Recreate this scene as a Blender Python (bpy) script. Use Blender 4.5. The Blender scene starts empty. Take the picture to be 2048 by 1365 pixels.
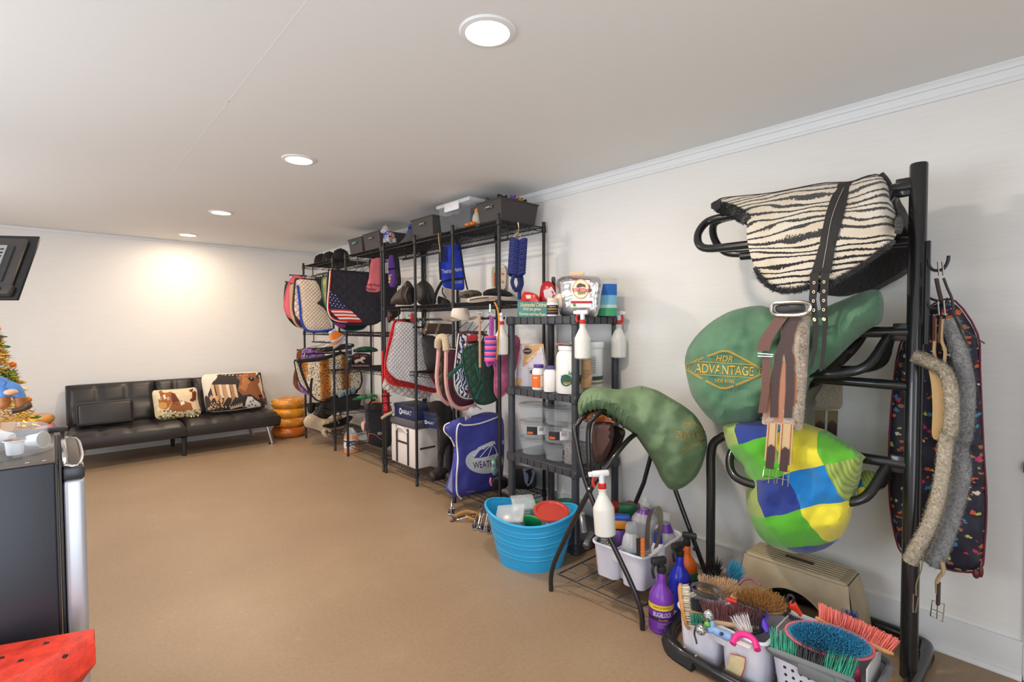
import bpy, bmesh, math, random
from mathutils import Vector, Matrix, noise
from mathutils.geometry import delaunay_2d_cdt
random.seed(7)
PI = math.pi
scene = bpy.context.scene
COL = scene.collection
# ---------------------------------------------------------------- camera
IW, IH, FPX = 2048, 1365, 1013.34
CAM = Vector((0, 0, 1.4059))
YAW, PITCH, ROLL = 0.737039, -0.0306463, -0.0035368
_f = Vector((math.sin(YAW)*math.cos(PITCH), math.cos(YAW)*math.cos(PITCH), math.sin(PITCH)))
_r = Vector((math.cos(YAW), -math.sin(YAW), 0)); _u = _r.cross(_f)
RT = _r*math.cos(ROLL)+_u*math.sin(ROLL); UP = _u*math.cos(ROLL)-_r*math.sin(ROLL); FW = _f
cd = bpy.data.cameras.new('camera'); cd.sensor_width = 36; cd.lens = FPX*36/IW; cd.clip_start = .02; cd.clip_end = 100
co = bpy.data.objects.new('camera', cd); COL.objects.link(co)
co.matrix_world = Matrix(((RT.x, UP.x, -FW.x, CAM.x), (RT.y, UP.y, -FW.y, CAM.y), (RT.z, UP.z, -FW.z, CAM.z), (0, 0, 0, 1)))
scene.camera = co
# ---------------------------------------------------------------- world, light, exposure
XW, YW, ZC, XL, YF = 2.817, 7.245, 2.44, -1.7, -1.0      # right wall, back wall, ceiling, left wall, front wall
vs_ = scene.view_settings
vs_.view_transform = 'Standard'; vs_.look = 'None'; vs_.gamma = 1; vs_.use_curve_mapping = False
vs_.exposure = 0.3
wd = bpy.data.worlds.new('sky'); scene.world = wd; wd.use_nodes = True
bg = wd.node_tree.nodes['Background']; bg.inputs[0].default_value = (.72, .84, 1, 1); bg.inputs[1].default_value = 1.0
def area(name, loc, rot, sx, sy, w, col):
    l = bpy.data.lights.new(name, 'AREA'); l.shape = 'RECTANGLE'; l.size = sx; l.size_y = sy; l.energy = w; l.color = col
    o = bpy.data.objects.new(name, l); COL.objects.link(o); o.location = loc; o.rotation_euler = rot; return o
area('daylight_door', (-.35, YF+.03, 1.15), (PI/2, 0, 0), 2.2, 2.0, 30, (.86, .93, 1))        # daylight through the open front doorway
area('window_and_fill_light', (XL+.03, 2.3, 1.4), (0, -PI/2, 0), 1.1, 1.8, 34, (.88, .94, 1))  # daylight through the left-hand window

area('window_and_fill_light', (XL+.03, 5.0, 1.4), (0, -PI/2, 0), 1.1, 1.8, 22, (.92, .95, 1))   # made-up second window, added to brighten the far end
# ---------------------------------------------------------------- helpers: colour and materials
def S(c):
    return tuple(((x/255)/12.92 if x/255 <= .04045 else ((x/255+.055)/1.055)**2.4) for x in c)
MATS = {}
class NT:
    def __init__(s, name):
        s.m = bpy.data.materials.new(name); s.m.use_nodes = True; s.t = s.m.node_tree
        s.b = s.t.nodes['Principled BSDF']; s.out = s.t.nodes['Material Output']
    def n(s, ty, **k):
        nd = s.t.nodes.new(ty)
        for a, v in k.items():
            if a.startswith('i_'):
                key = a[2:]; key = int(key) if key.isdigit() else key
                nd.inputs[key].default_value = v
            else: setattr(nd, a, v)
        return nd
    def l(s, a, b): s.t.links.new(a, b)
    def math(s, op, a, b=None):
        nd = s.t.nodes.new('ShaderNodeMath'); nd.operation = op
        for i, v in enumerate((a, b)):
            if v is None: continue
            if isinstance(v, (int, float)): nd.inputs[i].default_value = v
            else: s.l(v, nd.inputs[i])
        return nd.outputs[0]
    def ramp(s, fac, stops, mode='LINEAR'):
        r = s.t.nodes.new('ShaderNodeValToRGB'); r.color_ramp.interpolation = mode
        e = r.color_ramp.elements
        while len(e) < len(stops): e.new(.5)
        for el, (p, c) in zip(e, stops): el.position = p; el.color = (*S(c), 1)
        s.l(fac, r.inputs[0]); return r.outputs[0]
    def mix(s, fac, a, b, mode='MIX'):
        m = s.t.nodes.new('ShaderNodeMix'); m.data_type = 'RGBA'; m.blend_type = mode
        for sk, v in ((m.inputs[0], fac), (m.inputs[6], a), (m.inputs[7], b)):
            if isinstance(v, (int, float)): sk.default_value = v
            elif isinstance(v, tuple): sk.default_value = (*S(v), 1)
            else: s.l(v, sk)
        return m.outputs[2]
    def bump(s, h, st, dist=.01):
        b = s.t.nodes.new('ShaderNodeBump'); b.inputs['Strength'].default_value = st; b.inputs['Distance'].default_value = dist
        s.l(h, b.inputs['Height']); s.l(b.outputs[0], s.b.inputs['Normal'])
    def crd(s, which='Object'): return s.n('ShaderNodeTexCoord').outputs[which]
    def noise(s, vec, scale, detail=3, rough=.6):
        nd = s.n('ShaderNodeTexNoise', i_Scale=scale, i_Detail=detail, i_Roughness=rough); s.l(vec, nd.inputs['Vector']); return nd.outputs[0]
    def vor(s, vec, scale, feature='F1', out=0, rnd=1):
        nd = s.n('ShaderNodeTexVoronoi', feature=feature, i_Scale=scale, i_Randomness=rnd); s.l(vec, nd.inputs['Vector']); return nd.outputs[out]
def mat(name, c=(200, 200, 200), r=.5, met=0, var=0, vs=8, bump=0, bs=60, alpha=1, em=0, sheen=0, coat=0, spec=.5, sub=0, trans=0):
    if name in MATS: return MATS[name]
    t = NT(name); b = t.b
    b.inputs['Base Color'].default_value = (*S(c), 1); b.inputs['Roughness'].default_value = r; b.inputs['Metallic'].default_value = met
    b.inputs['Alpha'].default_value = alpha; b.inputs['Specular IOR Level'].default_value = spec
    if sheen: b.inputs['Sheen Weight'].default_value = sheen
    if coat: b.inputs['Coat Weight'].default_value = coat
    if trans: b.inputs['Transmission Weight'].default_value = trans
    if em: b.inputs['Emission Color'].default_value = (*S(c), 1); b.inputs['Emission Strength'].default_value = em
    if var or bump: o = t.crd()
    if var:
        nz = t.noise(o, vs, 4)
        lo = tuple(max(0, x*(1-var)) for x in c); hi = tuple(min(255, x*(1+var)) for x in c)
        t.l(t.ramp(nz, [(.3, lo), (.7, hi)]), b.inputs['Base Color'])
    if bump: t.bump(t.noise(o, bs, 3), bump)
    MATS[name] = t.m; return t.m
def custom(name, fn):
    if name not in MATS:
        t = NT(name); t.b.inputs['Roughness'].default_value = .8; fn(t); MATS[name] = t.m
    return MATS[name]
def vcmat(rough=.7):
    def f(t):
        a = t.n('ShaderNodeAttribute', attribute_name='Col'); t.l(a.outputs['Color'], t.b.inputs['Base Color'])
        t.b.inputs['Roughness'].default_value = rough
    return custom('printed_colour_%d' % int(rough*100), f)
def quilt(name, c, d=.05, c2=None, st=.9):
    def f(t):
        uv = t.n('ShaderNodeUVMap').outputs[0]; sp = t.n('ShaderNodeSeparateXYZ'); t.l(uv, sp.inputs[0])
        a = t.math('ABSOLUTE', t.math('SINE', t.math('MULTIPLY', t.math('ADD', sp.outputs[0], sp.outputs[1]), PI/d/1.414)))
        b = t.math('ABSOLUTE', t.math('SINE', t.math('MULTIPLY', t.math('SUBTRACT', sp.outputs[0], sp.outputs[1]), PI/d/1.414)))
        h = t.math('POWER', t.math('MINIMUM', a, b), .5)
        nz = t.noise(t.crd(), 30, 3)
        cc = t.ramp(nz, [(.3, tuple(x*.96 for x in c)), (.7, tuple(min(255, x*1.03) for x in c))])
        t.l(t.mix(t.math('LESS_THAN', h, .33), cc, tuple(x*.72 for x in c)), t.b.inputs['Base Color'])   # stitch lines, with the seam shade darkened into the colour
        t.bump(h, st, d*.22); t.b.inputs['Sheen Weight'].default_value = .15
    return custom(name, f)
def fleece(name, c, bs=90):
    def f(t):
        o = t.crd(); nz = t.noise(o, bs, 4, .7); t.l(t.ramp(nz, [(.25, tuple(x*.86 for x in c)), (.5, c), (.8, tuple(min(255, x*1.08) for x in c))]), t.b.inputs['Base Color'])
        t.bump(nz, 1, .02); t.b.inputs['Roughness'].default_value = .95; t.b.inputs['Sheen Weight'].default_value = .3
    return custom(name, f)
# ---------------------------------------------------------------- helpers: pixel of the photograph -> point on a plane
def ray(x, y): return FW+RT*((x-IW/2)/FPX)+UP*((IH/2-y)/FPX)
def PX(x, y, ax, v):
    d = ray(x, y); return CAM+d*((v-CAM[ax])/d[ax])
CROP = dict(A=(560, 460, 5.6875), B=(560, 660, 5.25), C=(680, 370, 5.054), D=(860, 370, 5.054), E=(740, 600, 6.825), G=(740, 760, 5.686), H=(860, 600, 5.689),
            I=(980, 520, 4.873), J=(980, 760, 5.686), K=(860, 940, 5.6875), L=(1080, 740, 2.528), M=(1140, 960, 4.267), N=(1300, 1060, 4.096), O=(1380, 320, 3.938),
            P=(1340, 560, 4.014), Q=(1380, 800, 4.0146), R=(1760, 480, 3.413), S=(1760, 840, 2.6), T=(1300, 1080, 4.789), U=(1540, 1080, 4.788), V=(120, 700, 3.938),
            W=(1120, 760, 5.6875), X=(1170, 980, 7.184), Y=(0, 790, 8.03), Z=(580, 740, 9.75), a=(0, 690, 9.1), b=(0, 1220, 8.533), c=(700, 440, 6.203))
def zc(k, pts):
    x, y, s = CROP[k]; return [(x+a/s, y+b/s) for a, b in pts]
def z1(k, a, b): return zc(k, [(a, b)])[0]
# ---------------------------------------------------------------- helpers: meshes
class MB:
    def __init__(s): s.v = []; s.f = []; s.mi = []; s.fc = []; s.uv = {}; s.M = None; s.c = None; s.m = 0
    def add(s, vs, fs, mi=None, col=None, uv=None):
        o = len(s.v)
        for i, p in enumerate(vs):
            p = Vector(p); s.v.append(s.M @ p if s.M else p)
            if uv: s.uv[o+i] = uv[i]
        for f in fs:
            s.f.append([o+i for i in f]); s.mi.append(s.m if mi is None else mi); s.fc.append(col or s.c)
        return s
    def box(s, x0, x1, y0, y1, z0, z1, **k):
        return s.add([(x, y, z) for z in (z0, z1) for y in (y0, y1) for x in (x0, x1)], [(0, 2, 3, 1), (4, 5, 7, 6), (0, 1, 5, 4), (1, 3, 7, 5), (3, 2, 6, 7), (2, 0, 4, 6)], **k)
    def rbox(s, x0, x1, y0, y1, z0, z1, b=.01, seg=2, taper=0, **k):
        bm = bmesh.new(); bmesh.ops.create_cube(bm, size=1)
        for v in bm.verts:
            tz = 1-taper if v.co.z < 0 else 1
            v.co = Vector(((x0+x1)/2+v.co.x*(x1-x0)*tz, (y0+y1)/2+v.co.y*(y1-y0)*tz, (z0+z1)/2+v.co.z*(z1-z0)))
        if b: bmesh.ops.bevel(bm, geom=bm.edges[:], offset=b, segments=seg, profile=.5, affect='EDGES')
        bm.verts.index_update(); s.add([v.co.copy() for v in bm.verts], [[v.index for v in f.verts] for f in bm.faces], **k); bm.free(); return s
    def tube(s, pts, r=.01, n=8, closed=False, caps=True, flat=1, **k):
        P = [Vector(p) for p in pts]; N = len(P); rr = r if isinstance(r, (list, tuple)) else [r]*N
        T = []
        for i in range(N):
            a = P[i-1] if (i or closed) else P[i]; b = P[(i+1) % N] if (i < N-1 or closed) else P[i]
            d = b-a; T.append(d.normalized() if d.length > 1e-9 else Vector((0, 0, 1)))
        ref = Vector((0, 0, 1)) if abs(T[0].z) < .9 else Vector((1, 0, 0))
        nrm = (ref-T[0]*ref.dot(T[0])).normalized(); vs = []
        for i in range(N):
            nrm = nrm-T[i]*nrm.dot(T[i])
            nrm = nrm.normalized() if nrm.length > 1e-6 else T[i].orthogonal().normalized()
            bn = T[i].cross(nrm)
            for j in range(n):
                a = 2*PI*j/n; vs.append(P[i]+(nrm*math.cos(a)+bn*math.sin(a)*flat)*rr[i])
        fs = []
        for i in range(N if closed else N-1):
            for j in range(n):
                a = i*n+j; b = i*n+(j+1) % n; i2 = (i+1) % N; fs.append((a, b, i2*n+(j+1) % n, i2*n+j))
        if caps and not closed: fs.append(tuple(range(n))[::-1]); fs.append(tuple((N-1)*n+j for j in range(n)))
        return s.add(vs, fs, **k)
    def lathe(s, prof, n=24, at=(0, 0, 0), sx=1, sy=1, axis=None, cap=True, **k):
        at = Vector(at); q = Vector((0, 0, 1)).rotation_difference(Vector(axis)).to_matrix() if axis else Matrix.Identity(3)
        vs = []; fs = []
        for r, z in prof:
            for j in range(n):
                a = 2*PI*j/n; vs.append(at+q@Vector((r*math.cos(a)*sx, r*math.sin(a)*sy, z)))
        for i in range(len(prof)-1):
            for j in range(n):
                a = i*n+j; b = i*n+(j+1) % n; fs.append((a, b, b+n, a+n))
        if cap:
            if prof[0][0] > 1e-5: fs.append(tuple(range(n))[::-1])
            if prof[-1][0] > 1e-5: fs.append(tuple((len(prof)-1)*n+j for j in range(n)))
        return s.add(vs, fs, **k)
    def ball(s, c, r, n=12, m=8, **k):
        r = r if isinstance(r, (tuple, list)) else (r, r, r); c = Vector(c)
        return s.lathe([(math.sin(PI*i/m)*1, -math.cos(PI*i/m)) for i in range(m+1)], n, cap=False, **k) if False else \
            s.add([c+Vector((r[0]*math.sin(PI*i/m)*math.cos(2*PI*j/n), r[1]*math.sin(PI*i/m)*math.sin(2*PI*j/n), -r[2]*math.cos(PI*i/m))) for i in range(m+1) for j in range(n)],
                  [(i*n+j, i*n+(j+1) % n, (i+1)*n+(j+1) % n, (i+1)*n+j) for i in range(m) for j in range(n)], **k)
    def grid(s, fn, nu, nv, closed_u=False, **k):
        vs = [fn(i/nu, j/nv) for j in range(nv+1) for i in range(nu+(0 if closed_u else 1))]; w = nu if closed_u else nu+1
        fs = [(j*w+i, j*w+(i+1) % w, (j+1)*w+(i+1) % w, (j+1)*w+i) for j in range(nv) for i in range(nu)]
        return s.add(vs, fs, uv=[(i/nu, j/nv) for j in range(nv+1) for i in range(nu+(0 if closed_u else 1))], **k)
def cr(pts, k=6, closed=False):
    P = [Vector(p) for p in pts]; n = len(P); out = []
    for i in range(n if closed else n-1):
        if closed: a, b, c, d = P[i-1], P[i], P[(i+1) % n], P[(i+2) % n]
        else: a, b, c, d = P[max(i-1, 0)], P[i], P[i+1], P[min(i+2, n-1)]
        for j in range(k):
            t = j/k; out.append(.5*((2*b)+(c-a)*t+(2*a-5*b+4*c-d)*t*t+(3*b-a-3*c+d)*t**3))
    if not closed: out.append(P[-1])
    return out
def fluff(mb, P, r, n, L, seed=1, w=.0016, flat=1):
    """short wool tufts standing on a tube-like path."""
    rnd = random.Random(seed); P = [Vector(p) for p in P]
    for _ in range(n):
        i = rnd.randrange(len(P)-1); p = P[i].lerp(P[i+1], rnd.random()); t = (P[i+1]-P[i]).normalized(); d = Vector((rnd.gauss(0, 1), rnd.gauss(0, 1), rnd.gauss(0, 1))); d = (d-t*d.dot(t)).normalized()
        q = p+d*r*.93; e = (d+Vector((rnd.gauss(0, .5), rnd.gauss(0, .5), rnd.gauss(0, .5)))).normalized()*L*rnd.uniform(.6, 1.2); s_ = e.cross(t); s_ = s_.normalized()*w if s_.length > 1e-6 else t*w
        mb.add([q-s_, q+s_, q+e+s_*.4, q+e-s_*.4], [(0, 1, 2, 3)])
def rrect(w, h, r, seg=4):
    o = []
    for cx, cy, a0 in ((w/2-r, h/2-r, 0), (-w/2+r, h/2-r, 90), (-w/2+r, -h/2+r, 180), (w/2-r, -h/2+r, 270)):
        for i in range(seg+1):
            a = math.radians(a0+90*i/seg); o.append((cx+r*math.cos(a), cy+r*math.sin(a)))
    return o
def inside(p, poly):
    x, y = p; c = False; n = len(poly)
    for i in range(n):
        a = poly[i]; b = poly[i-1]
        if (a[1] > y) != (b[1] > y) and x < (b[0]-a[0])*(y-a[1])/(b[1]-a[1])+a[0]: c = not c
    return c
def dist_poly(p, poly):
    best = 1e9; n = len(poly); x, y = p
    for i in range(n):
        ax, ay = poly[i-1]; bx, by = poly[i]; dx = bx-ax; dy = by-ay; L = dx*dx+dy*dy
        t = 0 if L == 0 else max(0, min(1, ((x-ax)*dx+(y-ay)*dy)/L)); d = (x-ax-t*dx)**2+(y-ay-t*dy)**2
        if d < best: best = d
    return math.sqrt(best)
def chaikin(pts, it=2):
    P = [tuple(p) for p in pts]
    for _ in range(it):
        Q = []
        for i in range(len(P)):
            a = P[i]; b = P[(i+1) % len(P)]; Q.append((a[0]*.8+b[0]*.2, a[1]*.8+b[1]*.2)); Q.append((a[0]*.2+b[0]*.8, a[1]*.2+b[1]*.8))
        P = Q
    return P
def relief(mb, pts, ax, dep, th=.01, res=8, puff=0, pw=12, sm=4, mi=0, bmi=None, wr=0, ws=6, mirror=None, both=False, top=None, edge=None):
    """cloth, bag or pad: the outline traced in the photograph, laid on the plane (or curved depth) it hangs in, with thickness."""
    poly = chaikin(pts) if sm > 1 else [tuple(q) for q in pts]
    xs = [p[0] for p in poly]; ys = [p[1] for p in poly]; epoly = edge or poly
    def ytop(x):
        best = None
        for i in range(len(poly)):
            a = poly[i-1]; b = poly[i]
            if (a[0] <= x) != (b[0] <= x):
                y = a[1]+(b[1]-a[1])*(x-a[0])/(b[0]-a[0]); best = y if best is None else min(best, y)
        return min(ys) if best is None else best
    def off(x, y):
        o = 0
        if puff:
            t = min(1, dist_poly((x, y), epoly)/pw); o += puff*math.sqrt(max(0, 1-(1-t)**2))
        if top:
            w, hh, pw_ = top; t = max(0, min(1, (y-ytop(x))/hh)); o += w*(math.sqrt(max(0, 1-(1-t)**2)) if pw_ == 0 else t**pw_)
        return o
    def wrk(x, y, o):
        if not wr: return 0
        v = Vector((x*ws*.003, y*ws*.003, o+3.1)); return wr*(noise.noise(v)+.35*noise.noise(v*2.7)*(ws > 5))*min(1, dist_poly((x, y), poly)/6+.3)
    def surf(x, y):
        d0 = dep(x, y) if callable(dep) else dep
        return d0-off(x, y)-wrk(x, y, 0)
    inner = []; j = 0; y = min(ys)+res*.5
    while y < max(ys):
        x = min(xs)+(res*.5 if j % 2 else 0)
        while x < max(xs):
            if inside((x, y), poly) and dist_poly((x, y), poly) > res*.45: inner.append((x, y))
            x += res
        y += res*.87; j += 1
    n = len(poly); vv = [Vector(p) for p in poly]+[Vector(p) for p in inner]
    o = delaunay_2d_cdt(vv, [(i, (i+1) % n) for i in range(n)], [list(range(n))], 1, 1e-5)
    V, F = o[0], o[2]
    fr = []; bk = []; uv = []
    for p in V:
        d0 = dep(p.x, p.y) if callable(dep) else dep; q = off(p.x, p.y); D = d0-q-wrk(p.x, p.y, 0)
        a = PX(p.x, p.y, ax, D); b = PX(p.x, p.y, ax, d0+th+(q if both else -q*.9 if th else 0)) if th else a
        b = Vector(b);
        if mirror is not None: a[ax] = 2*mirror-a[ax]; b[ax] = 2*mirror-b[ax]
        fr.append(a); bk.append(b); uv.append(((a.x if ax == 1 else -a.y), a.z))
    m = len(V); F = [list(f) for f in F]
    nrm = None
    fl = []
    for f in F:
        A = (fr[f[1]]-fr[f[0]]).cross(fr[f[2]]-fr[f[0]]); fl.append(f if (A[ax] < 0) != (mirror is not None) else f[::-1])
    mb.add(fr, fl, mi=mi, uv=uv)
    if th:
        mb.add(bk, [f[::-1] for f in fl], mi=mi if bmi is None else bmi, uv=uv)
        ec = {}
        for f in fl:
            for i in range(len(f)):
                e = (f[i], f[(i+1) % len(f)]); ec[e] = 1
        bd = [e for e in ec if (e[1], e[0]) not in ec]
        idx = sorted({i for e in bd for i in e}); mp = {i: k for k, i in enumerate(idx)}; L = len(idx)
        mb.add([fr[i] for i in idx]+[bk[i] for i in idx], [(mp[b], mp[a], L+mp[a], L+mp[b]) for a, b in bd], mi=mi if bmi is None else bmi, uv=[uv[i] for i in idx]*2)
    mb.poly = poly
    return surf
def patch(mb, pts, ax, surf, col, eps=.002, res=8, sm=1):
    m2 = MB(); d = (lambda x, y: surf(x, y)-eps) if callable(surf) else surf-eps
    relief(m2, pts, ax, d, th=0, res=res, sm=sm); mb.add(m2.v, m2.f, col=S(col)); return mb
def pline(mb, pts, ax, surf, r=.004, closed=False, k=4, n=6, eps=0, flat=1, col=None, mi=None):
    P = cr([(a, b, 0) for a, b in pts], k, closed) if k > 1 else [Vector((a, b, 0)) for a, b in pts]
    Q = [PX(p.x, p.y, ax, (surf(p.x, p.y) if callable(surf) else surf)-eps) for p in P]
    mb.tube(Q, r, n, closed, flat=flat, col=S(col) if col else None, mi=mi); return mb
def textmesh(s):
    c = bpy.data.curves.new('t', 'FONT'); c.body = s; c.align_x = 'CENTER'; c.align_y = 'CENTER'; c.resolution_u = 3
    o = bpy.data.objects.new('t', c); COL.objects.link(o); dg = bpy.context.evaluated_depsgraph_get(); dg.update()
    me = bpy.data.meshes.new_from_object(o.evaluated_get(dg)); v = [x.co.copy() for x in me.vertices]; f = [list(p.vertices) for p in me.polygons]
    bpy.data.objects.remove(o); bpy.data.curves.remove(c); bpy.data.meshes.remove(me)
    if not v: return [], []
    x0 = min(a.x for a in v); x1 = max(a.x for a in v); y0 = min(a.y for a in v); y1 = max(a.y for a in v)
    return [Vector(((a.x-(x0+x1)/2)/(x1-x0), (a.y-(y0+y1)/2)/(y1-y0), 0)) for a in v], f
def ptext(mb, s, x, y, w, h, ax, surf, col, ang=0, slant=0, eps=.003):
    """lettering printed on a traced surface: box w x h around (x, y) of the photograph, turned by ang degrees."""
    v, f = textmesh(s); ca, sa = math.cos(math.radians(ang)), math.sin(math.radians(ang)); P = []
    for a in v:
        u = a.x*w+a.y*h*slant; q = -a.y*h; X_, Y_ = x+u*ca-q*sa, y+u*sa+q*ca
        P.append(PX(X_, Y_, ax, (surf(X_, Y_) if callable(surf) else surf)-eps))
    F = []
    for g in f:
        A = (P[g[1]]-P[g[0]]).cross(P[g[2]]-P[g[0]]); F.append(g if A[ax] < 0 else g[::-1])
    mb.add(P, F, col=S(col)); return mb
def wtext(mb, s, O, U, V, w, h, col, wrap=None):
    """lettering on a flat or cylindrical face: centre O, axes U, V in metres; wrap = (cylinder axis point, radius)."""
    v, f = textmesh(s); P = []
    U = Vector(U).normalized(); V = Vector(V).normalized(); O = Vector(O)
    for a in v: P.append(O+U*a.x*w+V*a.y*h)
    if wrap:
        c, r = wrap
        for i, p in enumerate(P):
            th = (p-O).dot(U)/r; d = (O-Vector(c)); d.z = 0; d.normalize(); t = Vector((U.x, U.y, 0)).normalized()
            P[i] = Vector((c[0], c[1], p.z))+(d*math.cos(th)+t*math.sin(th))*r
    mb.add(P, f, col=S(col)); return mb
WO = {}
def reg(o, loc): WO[o.name] = Vector(loc)
def props(o, label=None, cat=None, group=None, kind=None):
    if label: o['label'] = label
    if cat: o['category'] = cat
    if group: o['group'] = group
    if kind: o['kind'] = kind
    return o
def T(name, label, cat, loc, group=None, kind=None):
    o = bpy.data.objects.new(name, None); o.empty_display_size = .05; COL.objects.link(o); o.location = loc; reg(o, loc)
    return props(o, label, cat, group, kind)
def mk(name, mb, mats, parent=None, label=None, cat=None, group=None, kind=None, ang=40, vcol=False):
    if not isinstance(mats, (list, tuple)): mats = [mats]
    if not mb.v: return None
    vs = mb.v; x0 = min(v.x for v in vs); x1 = max(v.x for v in vs); y0 = min(v.y for v in vs); y1 = max(v.y for v in vs); zz = min(v.z for v in vs)
    O = Vector(((x0+x1)/2, (y0+y1)/2, zz))
    me = bpy.data.meshes.new(name); me.from_pydata([tuple(v-O) for v in vs], [], mb.f)
    for m in mats: me.materials.append(m)
    me.polygons.foreach_set('material_index', [min(i, len(mats)-1) for i in mb.mi])
    me.polygons.foreach_set('use_smooth', [True]*len(me.polygons))
    if mb.uv:
        ul = me.uv_layers.new(name='UVMap')
        for l in me.loops:
            ul.data[l.index].uv = mb.uv.get(l.vertex_index, (0, 0))
    if any(c is not None for c in mb.fc):
        ca = me.color_attributes.new('Col', 'FLOAT_COLOR', 'CORNER')
        for p in me.polygons:
            c = mb.fc[p.index] or (.5, .5, .5)
            for li in p.loop_indices: ca.data[li].color = (*c[:3], 1)
    me.validate(); me.update()
    if ang is not None: me.set_sharp_from_angle(angle=math.radians(ang))
    o = bpy.data.objects.new(name, me); COL.objects.link(o); reg(o, O)
    if parent: o.parent = parent; o.location = O-WO[parent.name]
    else: o.location = O
    return props(o, label, cat, group, kind)
def part(name, mats, parent, fn, **k):
    mb = MB(); fn(mb); return mk(name, mb, mats, parent, **k)
VC = vcmat()
BLK = mat('black_plastic', (38, 38, 40), .45, bump=.05)
CHROME = mat('chrome', (215, 215, 218), .12, 1)
WIRE = mat('black_wire_coating', (40, 39, 40), .38, .3)
TUBE = mat('black_steel_tube', (34, 34, 37), .25, .2, coat=.4)
WHITE = mat('white_plastic', (232, 232, 236), .35)
CLEAR = mat('clear_plastic', (225, 232, 238), .06, alpha=.12, spec=.3)
CLEARB = mat('cloudy_plastic', (225, 230, 232), .2, alpha=.3)
print('lib ok')
# ================================================================ the room
def f_floor(t):
    o = t.crd('Generated'); o2 = t.crd('Object')
    n1 = t.noise(o2, 1.1, 5, .6); n2 = t.noise(o2, 60, 3, .7); n3 = t.noise(o2, 7, 4, .7)
    c = t.ramp(n1, [(.3, (146, 121, 95)), (.55, (156, 131, 104)), (.75, (168, 144, 118))])
    c = t.mix(.3, c, t.ramp(n2, [(.3, (132, 108, 83)), (.7, (172, 147, 121))]))
    spots = t.ramp(n3, [(.66, (0, 0, 0)), (.72, (255, 255, 255))]); c = t.mix(t.math('MULTIPLY', spots, .25), c, (184, 164, 142))
    t.l(c, t.b.inputs['Base Color']); t.b.inputs['Roughness'].default_value = .48; t.bump(n2, .12, .004)
def f_wall(t):
    o = t.crd('Object'); mp = t.n('ShaderNodeMapping'); mp.inputs['Scale'].default_value = (1.2, 1.2, 26); t.l(o, mp.inputs[0])
    n = t.noise(mp.outputs[0], 5, 5, .65); t.l(t.ramp(n, [(.3, (233, 231, 227)), (.7, (238, 236, 233))]), t.b.inputs['Base Color'])
    t.b.inputs['Roughness'].default_value = .55; t.bump(n, .04, .003)
FLOOR = custom('brown_sealed_concrete', f_floor); WALL = custom('white_painted_board', f_wall)
CEIL = mat('white_ceiling_paint', (236, 235, 233), .7, bump=.04, bs=40); TRIM = mat('white_trim_paint', (236, 237, 238), .4)
part('floor', FLOOR, None, lambda m: m.box(XL-.1, XW+.1, YF-.1, YW+.1, -.1, 0), kind='structure')
part('ceiling', CEIL, None, lambda m: m.box(XL-.1, XW+.1, YF-.1, YW+.1, ZC, ZC+.1), kind='structure')
part('wall_back', WALL, None, lambda m: m.box(XL, XW, YW, YW+.1, 0, ZC), kind='structure')
part('wall_right', WALL, None, lambda m: m.box(XW, XW+.1, YF, YW, 0, ZC), kind='structure')
def wl(m):   # left wall with a window opening and one added for light (out of view)
    for a, b in ((YF, 1.4), (3.2, 4.1), (5.9, YW)): m.box(XL-.1, XL, a, b, 0, ZC)
    for a, b in ((1.4, 3.2), (4.1, 5.9)): m.box(XL-.1, XL, a, b, 0, .85); m.box(XL-.1, XL, a, b, 1.95, ZC)
part('wall_left', WALL, None, wl, kind='structure')
def wf(m):   # front wall with the open doorway behind the camera
    m.box(XL, -1.5, YF-.1, YF, 0, ZC); m.box(.8, XW, YF-.1, YF, 0, ZC); m.box(-1.5, .8, YF-.1, YF, 2.2, ZC)
part('wall_front', WALL, None, wf, kind='structure')
bb = MB(); bb.box(XW-.014, XW, .1, YW, 0, .14); bb.box(XW-.02, XW-.0, .1, YW, .14, .15)
mk('baseboard_right', bb, TRIM, kind='structure')
def qr(m, along, lo, hi, face):
    prof = [(0, 0), (.02, 0), (.02, .006), (.017, .013), (.011, .018), (.004, .021), (0, .021)]
    vs = [];
    for t in (lo, hi):
        for d, z in prof: vs.append((face-.014-d, t, z) if along == 'y' else (t, face-.014-d, z))
    n = len(prof); m.add(vs, [(i, (i+1) % n, n+(i+1) % n, n+i) for i in range(n)])
part('trim_1', TRIM, None, lambda m: qr(m, 'y', .1, YW, XW), kind='structure')
part('baseboard_back', TRIM, None, lambda m: (m.box(XL, XW, YW-.014, YW, 0, .13), m.box(XL, XW, YW-.02, YW, .13, .14)), kind='structure')
part('trim_2', TRIM, None, lambda m: qr(m, 'x', XL, XW, YW), kind='structure')
def crown(m):
    prof = [(0, -.085), (.010, -.085), (.014, -.078), (.013, -.070), (.008, -.064), (.012, -.035), (.020, -.034), (.024, -.025), (.022, -.012), (.016, -.004), (.016, 0), (0, 0)]
    n = len(prof); vs = []
    for y in (YF, YW):
        for d, z in prof: vs.append((XW-d, y, ZC+z))
    m.add(vs, [(i, n+i, n+(i+1) % n, (i+1) % n) for i in range(n)])
part('trim_3', TRIM, None, crown, kind='structure')
part('trim_4', TRIM, None, lambda m: (m.rbox(XL, XW, YW-.014, YW, ZC-.03, ZC, b=.005)), kind='structure')
def casing(m): m.rbox(XW-.025, XW, .0, .1, 0, 2.1, b=.006); m.box(XW-.02, XW, -.6, .0, 2.0, 2.1)
dr = part('door_1', TRIM, None, casing, kind='structure')
p = PX(2043, 935, 0, XW-.026); part('strike_plate', mat('aged_brass', (120, 104, 88), .4, .8), dr, lambda m: m.rbox(XW-.03, XW-.0255, .085, .112, p.z-.02, p.z+.02, b=.002))
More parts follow.
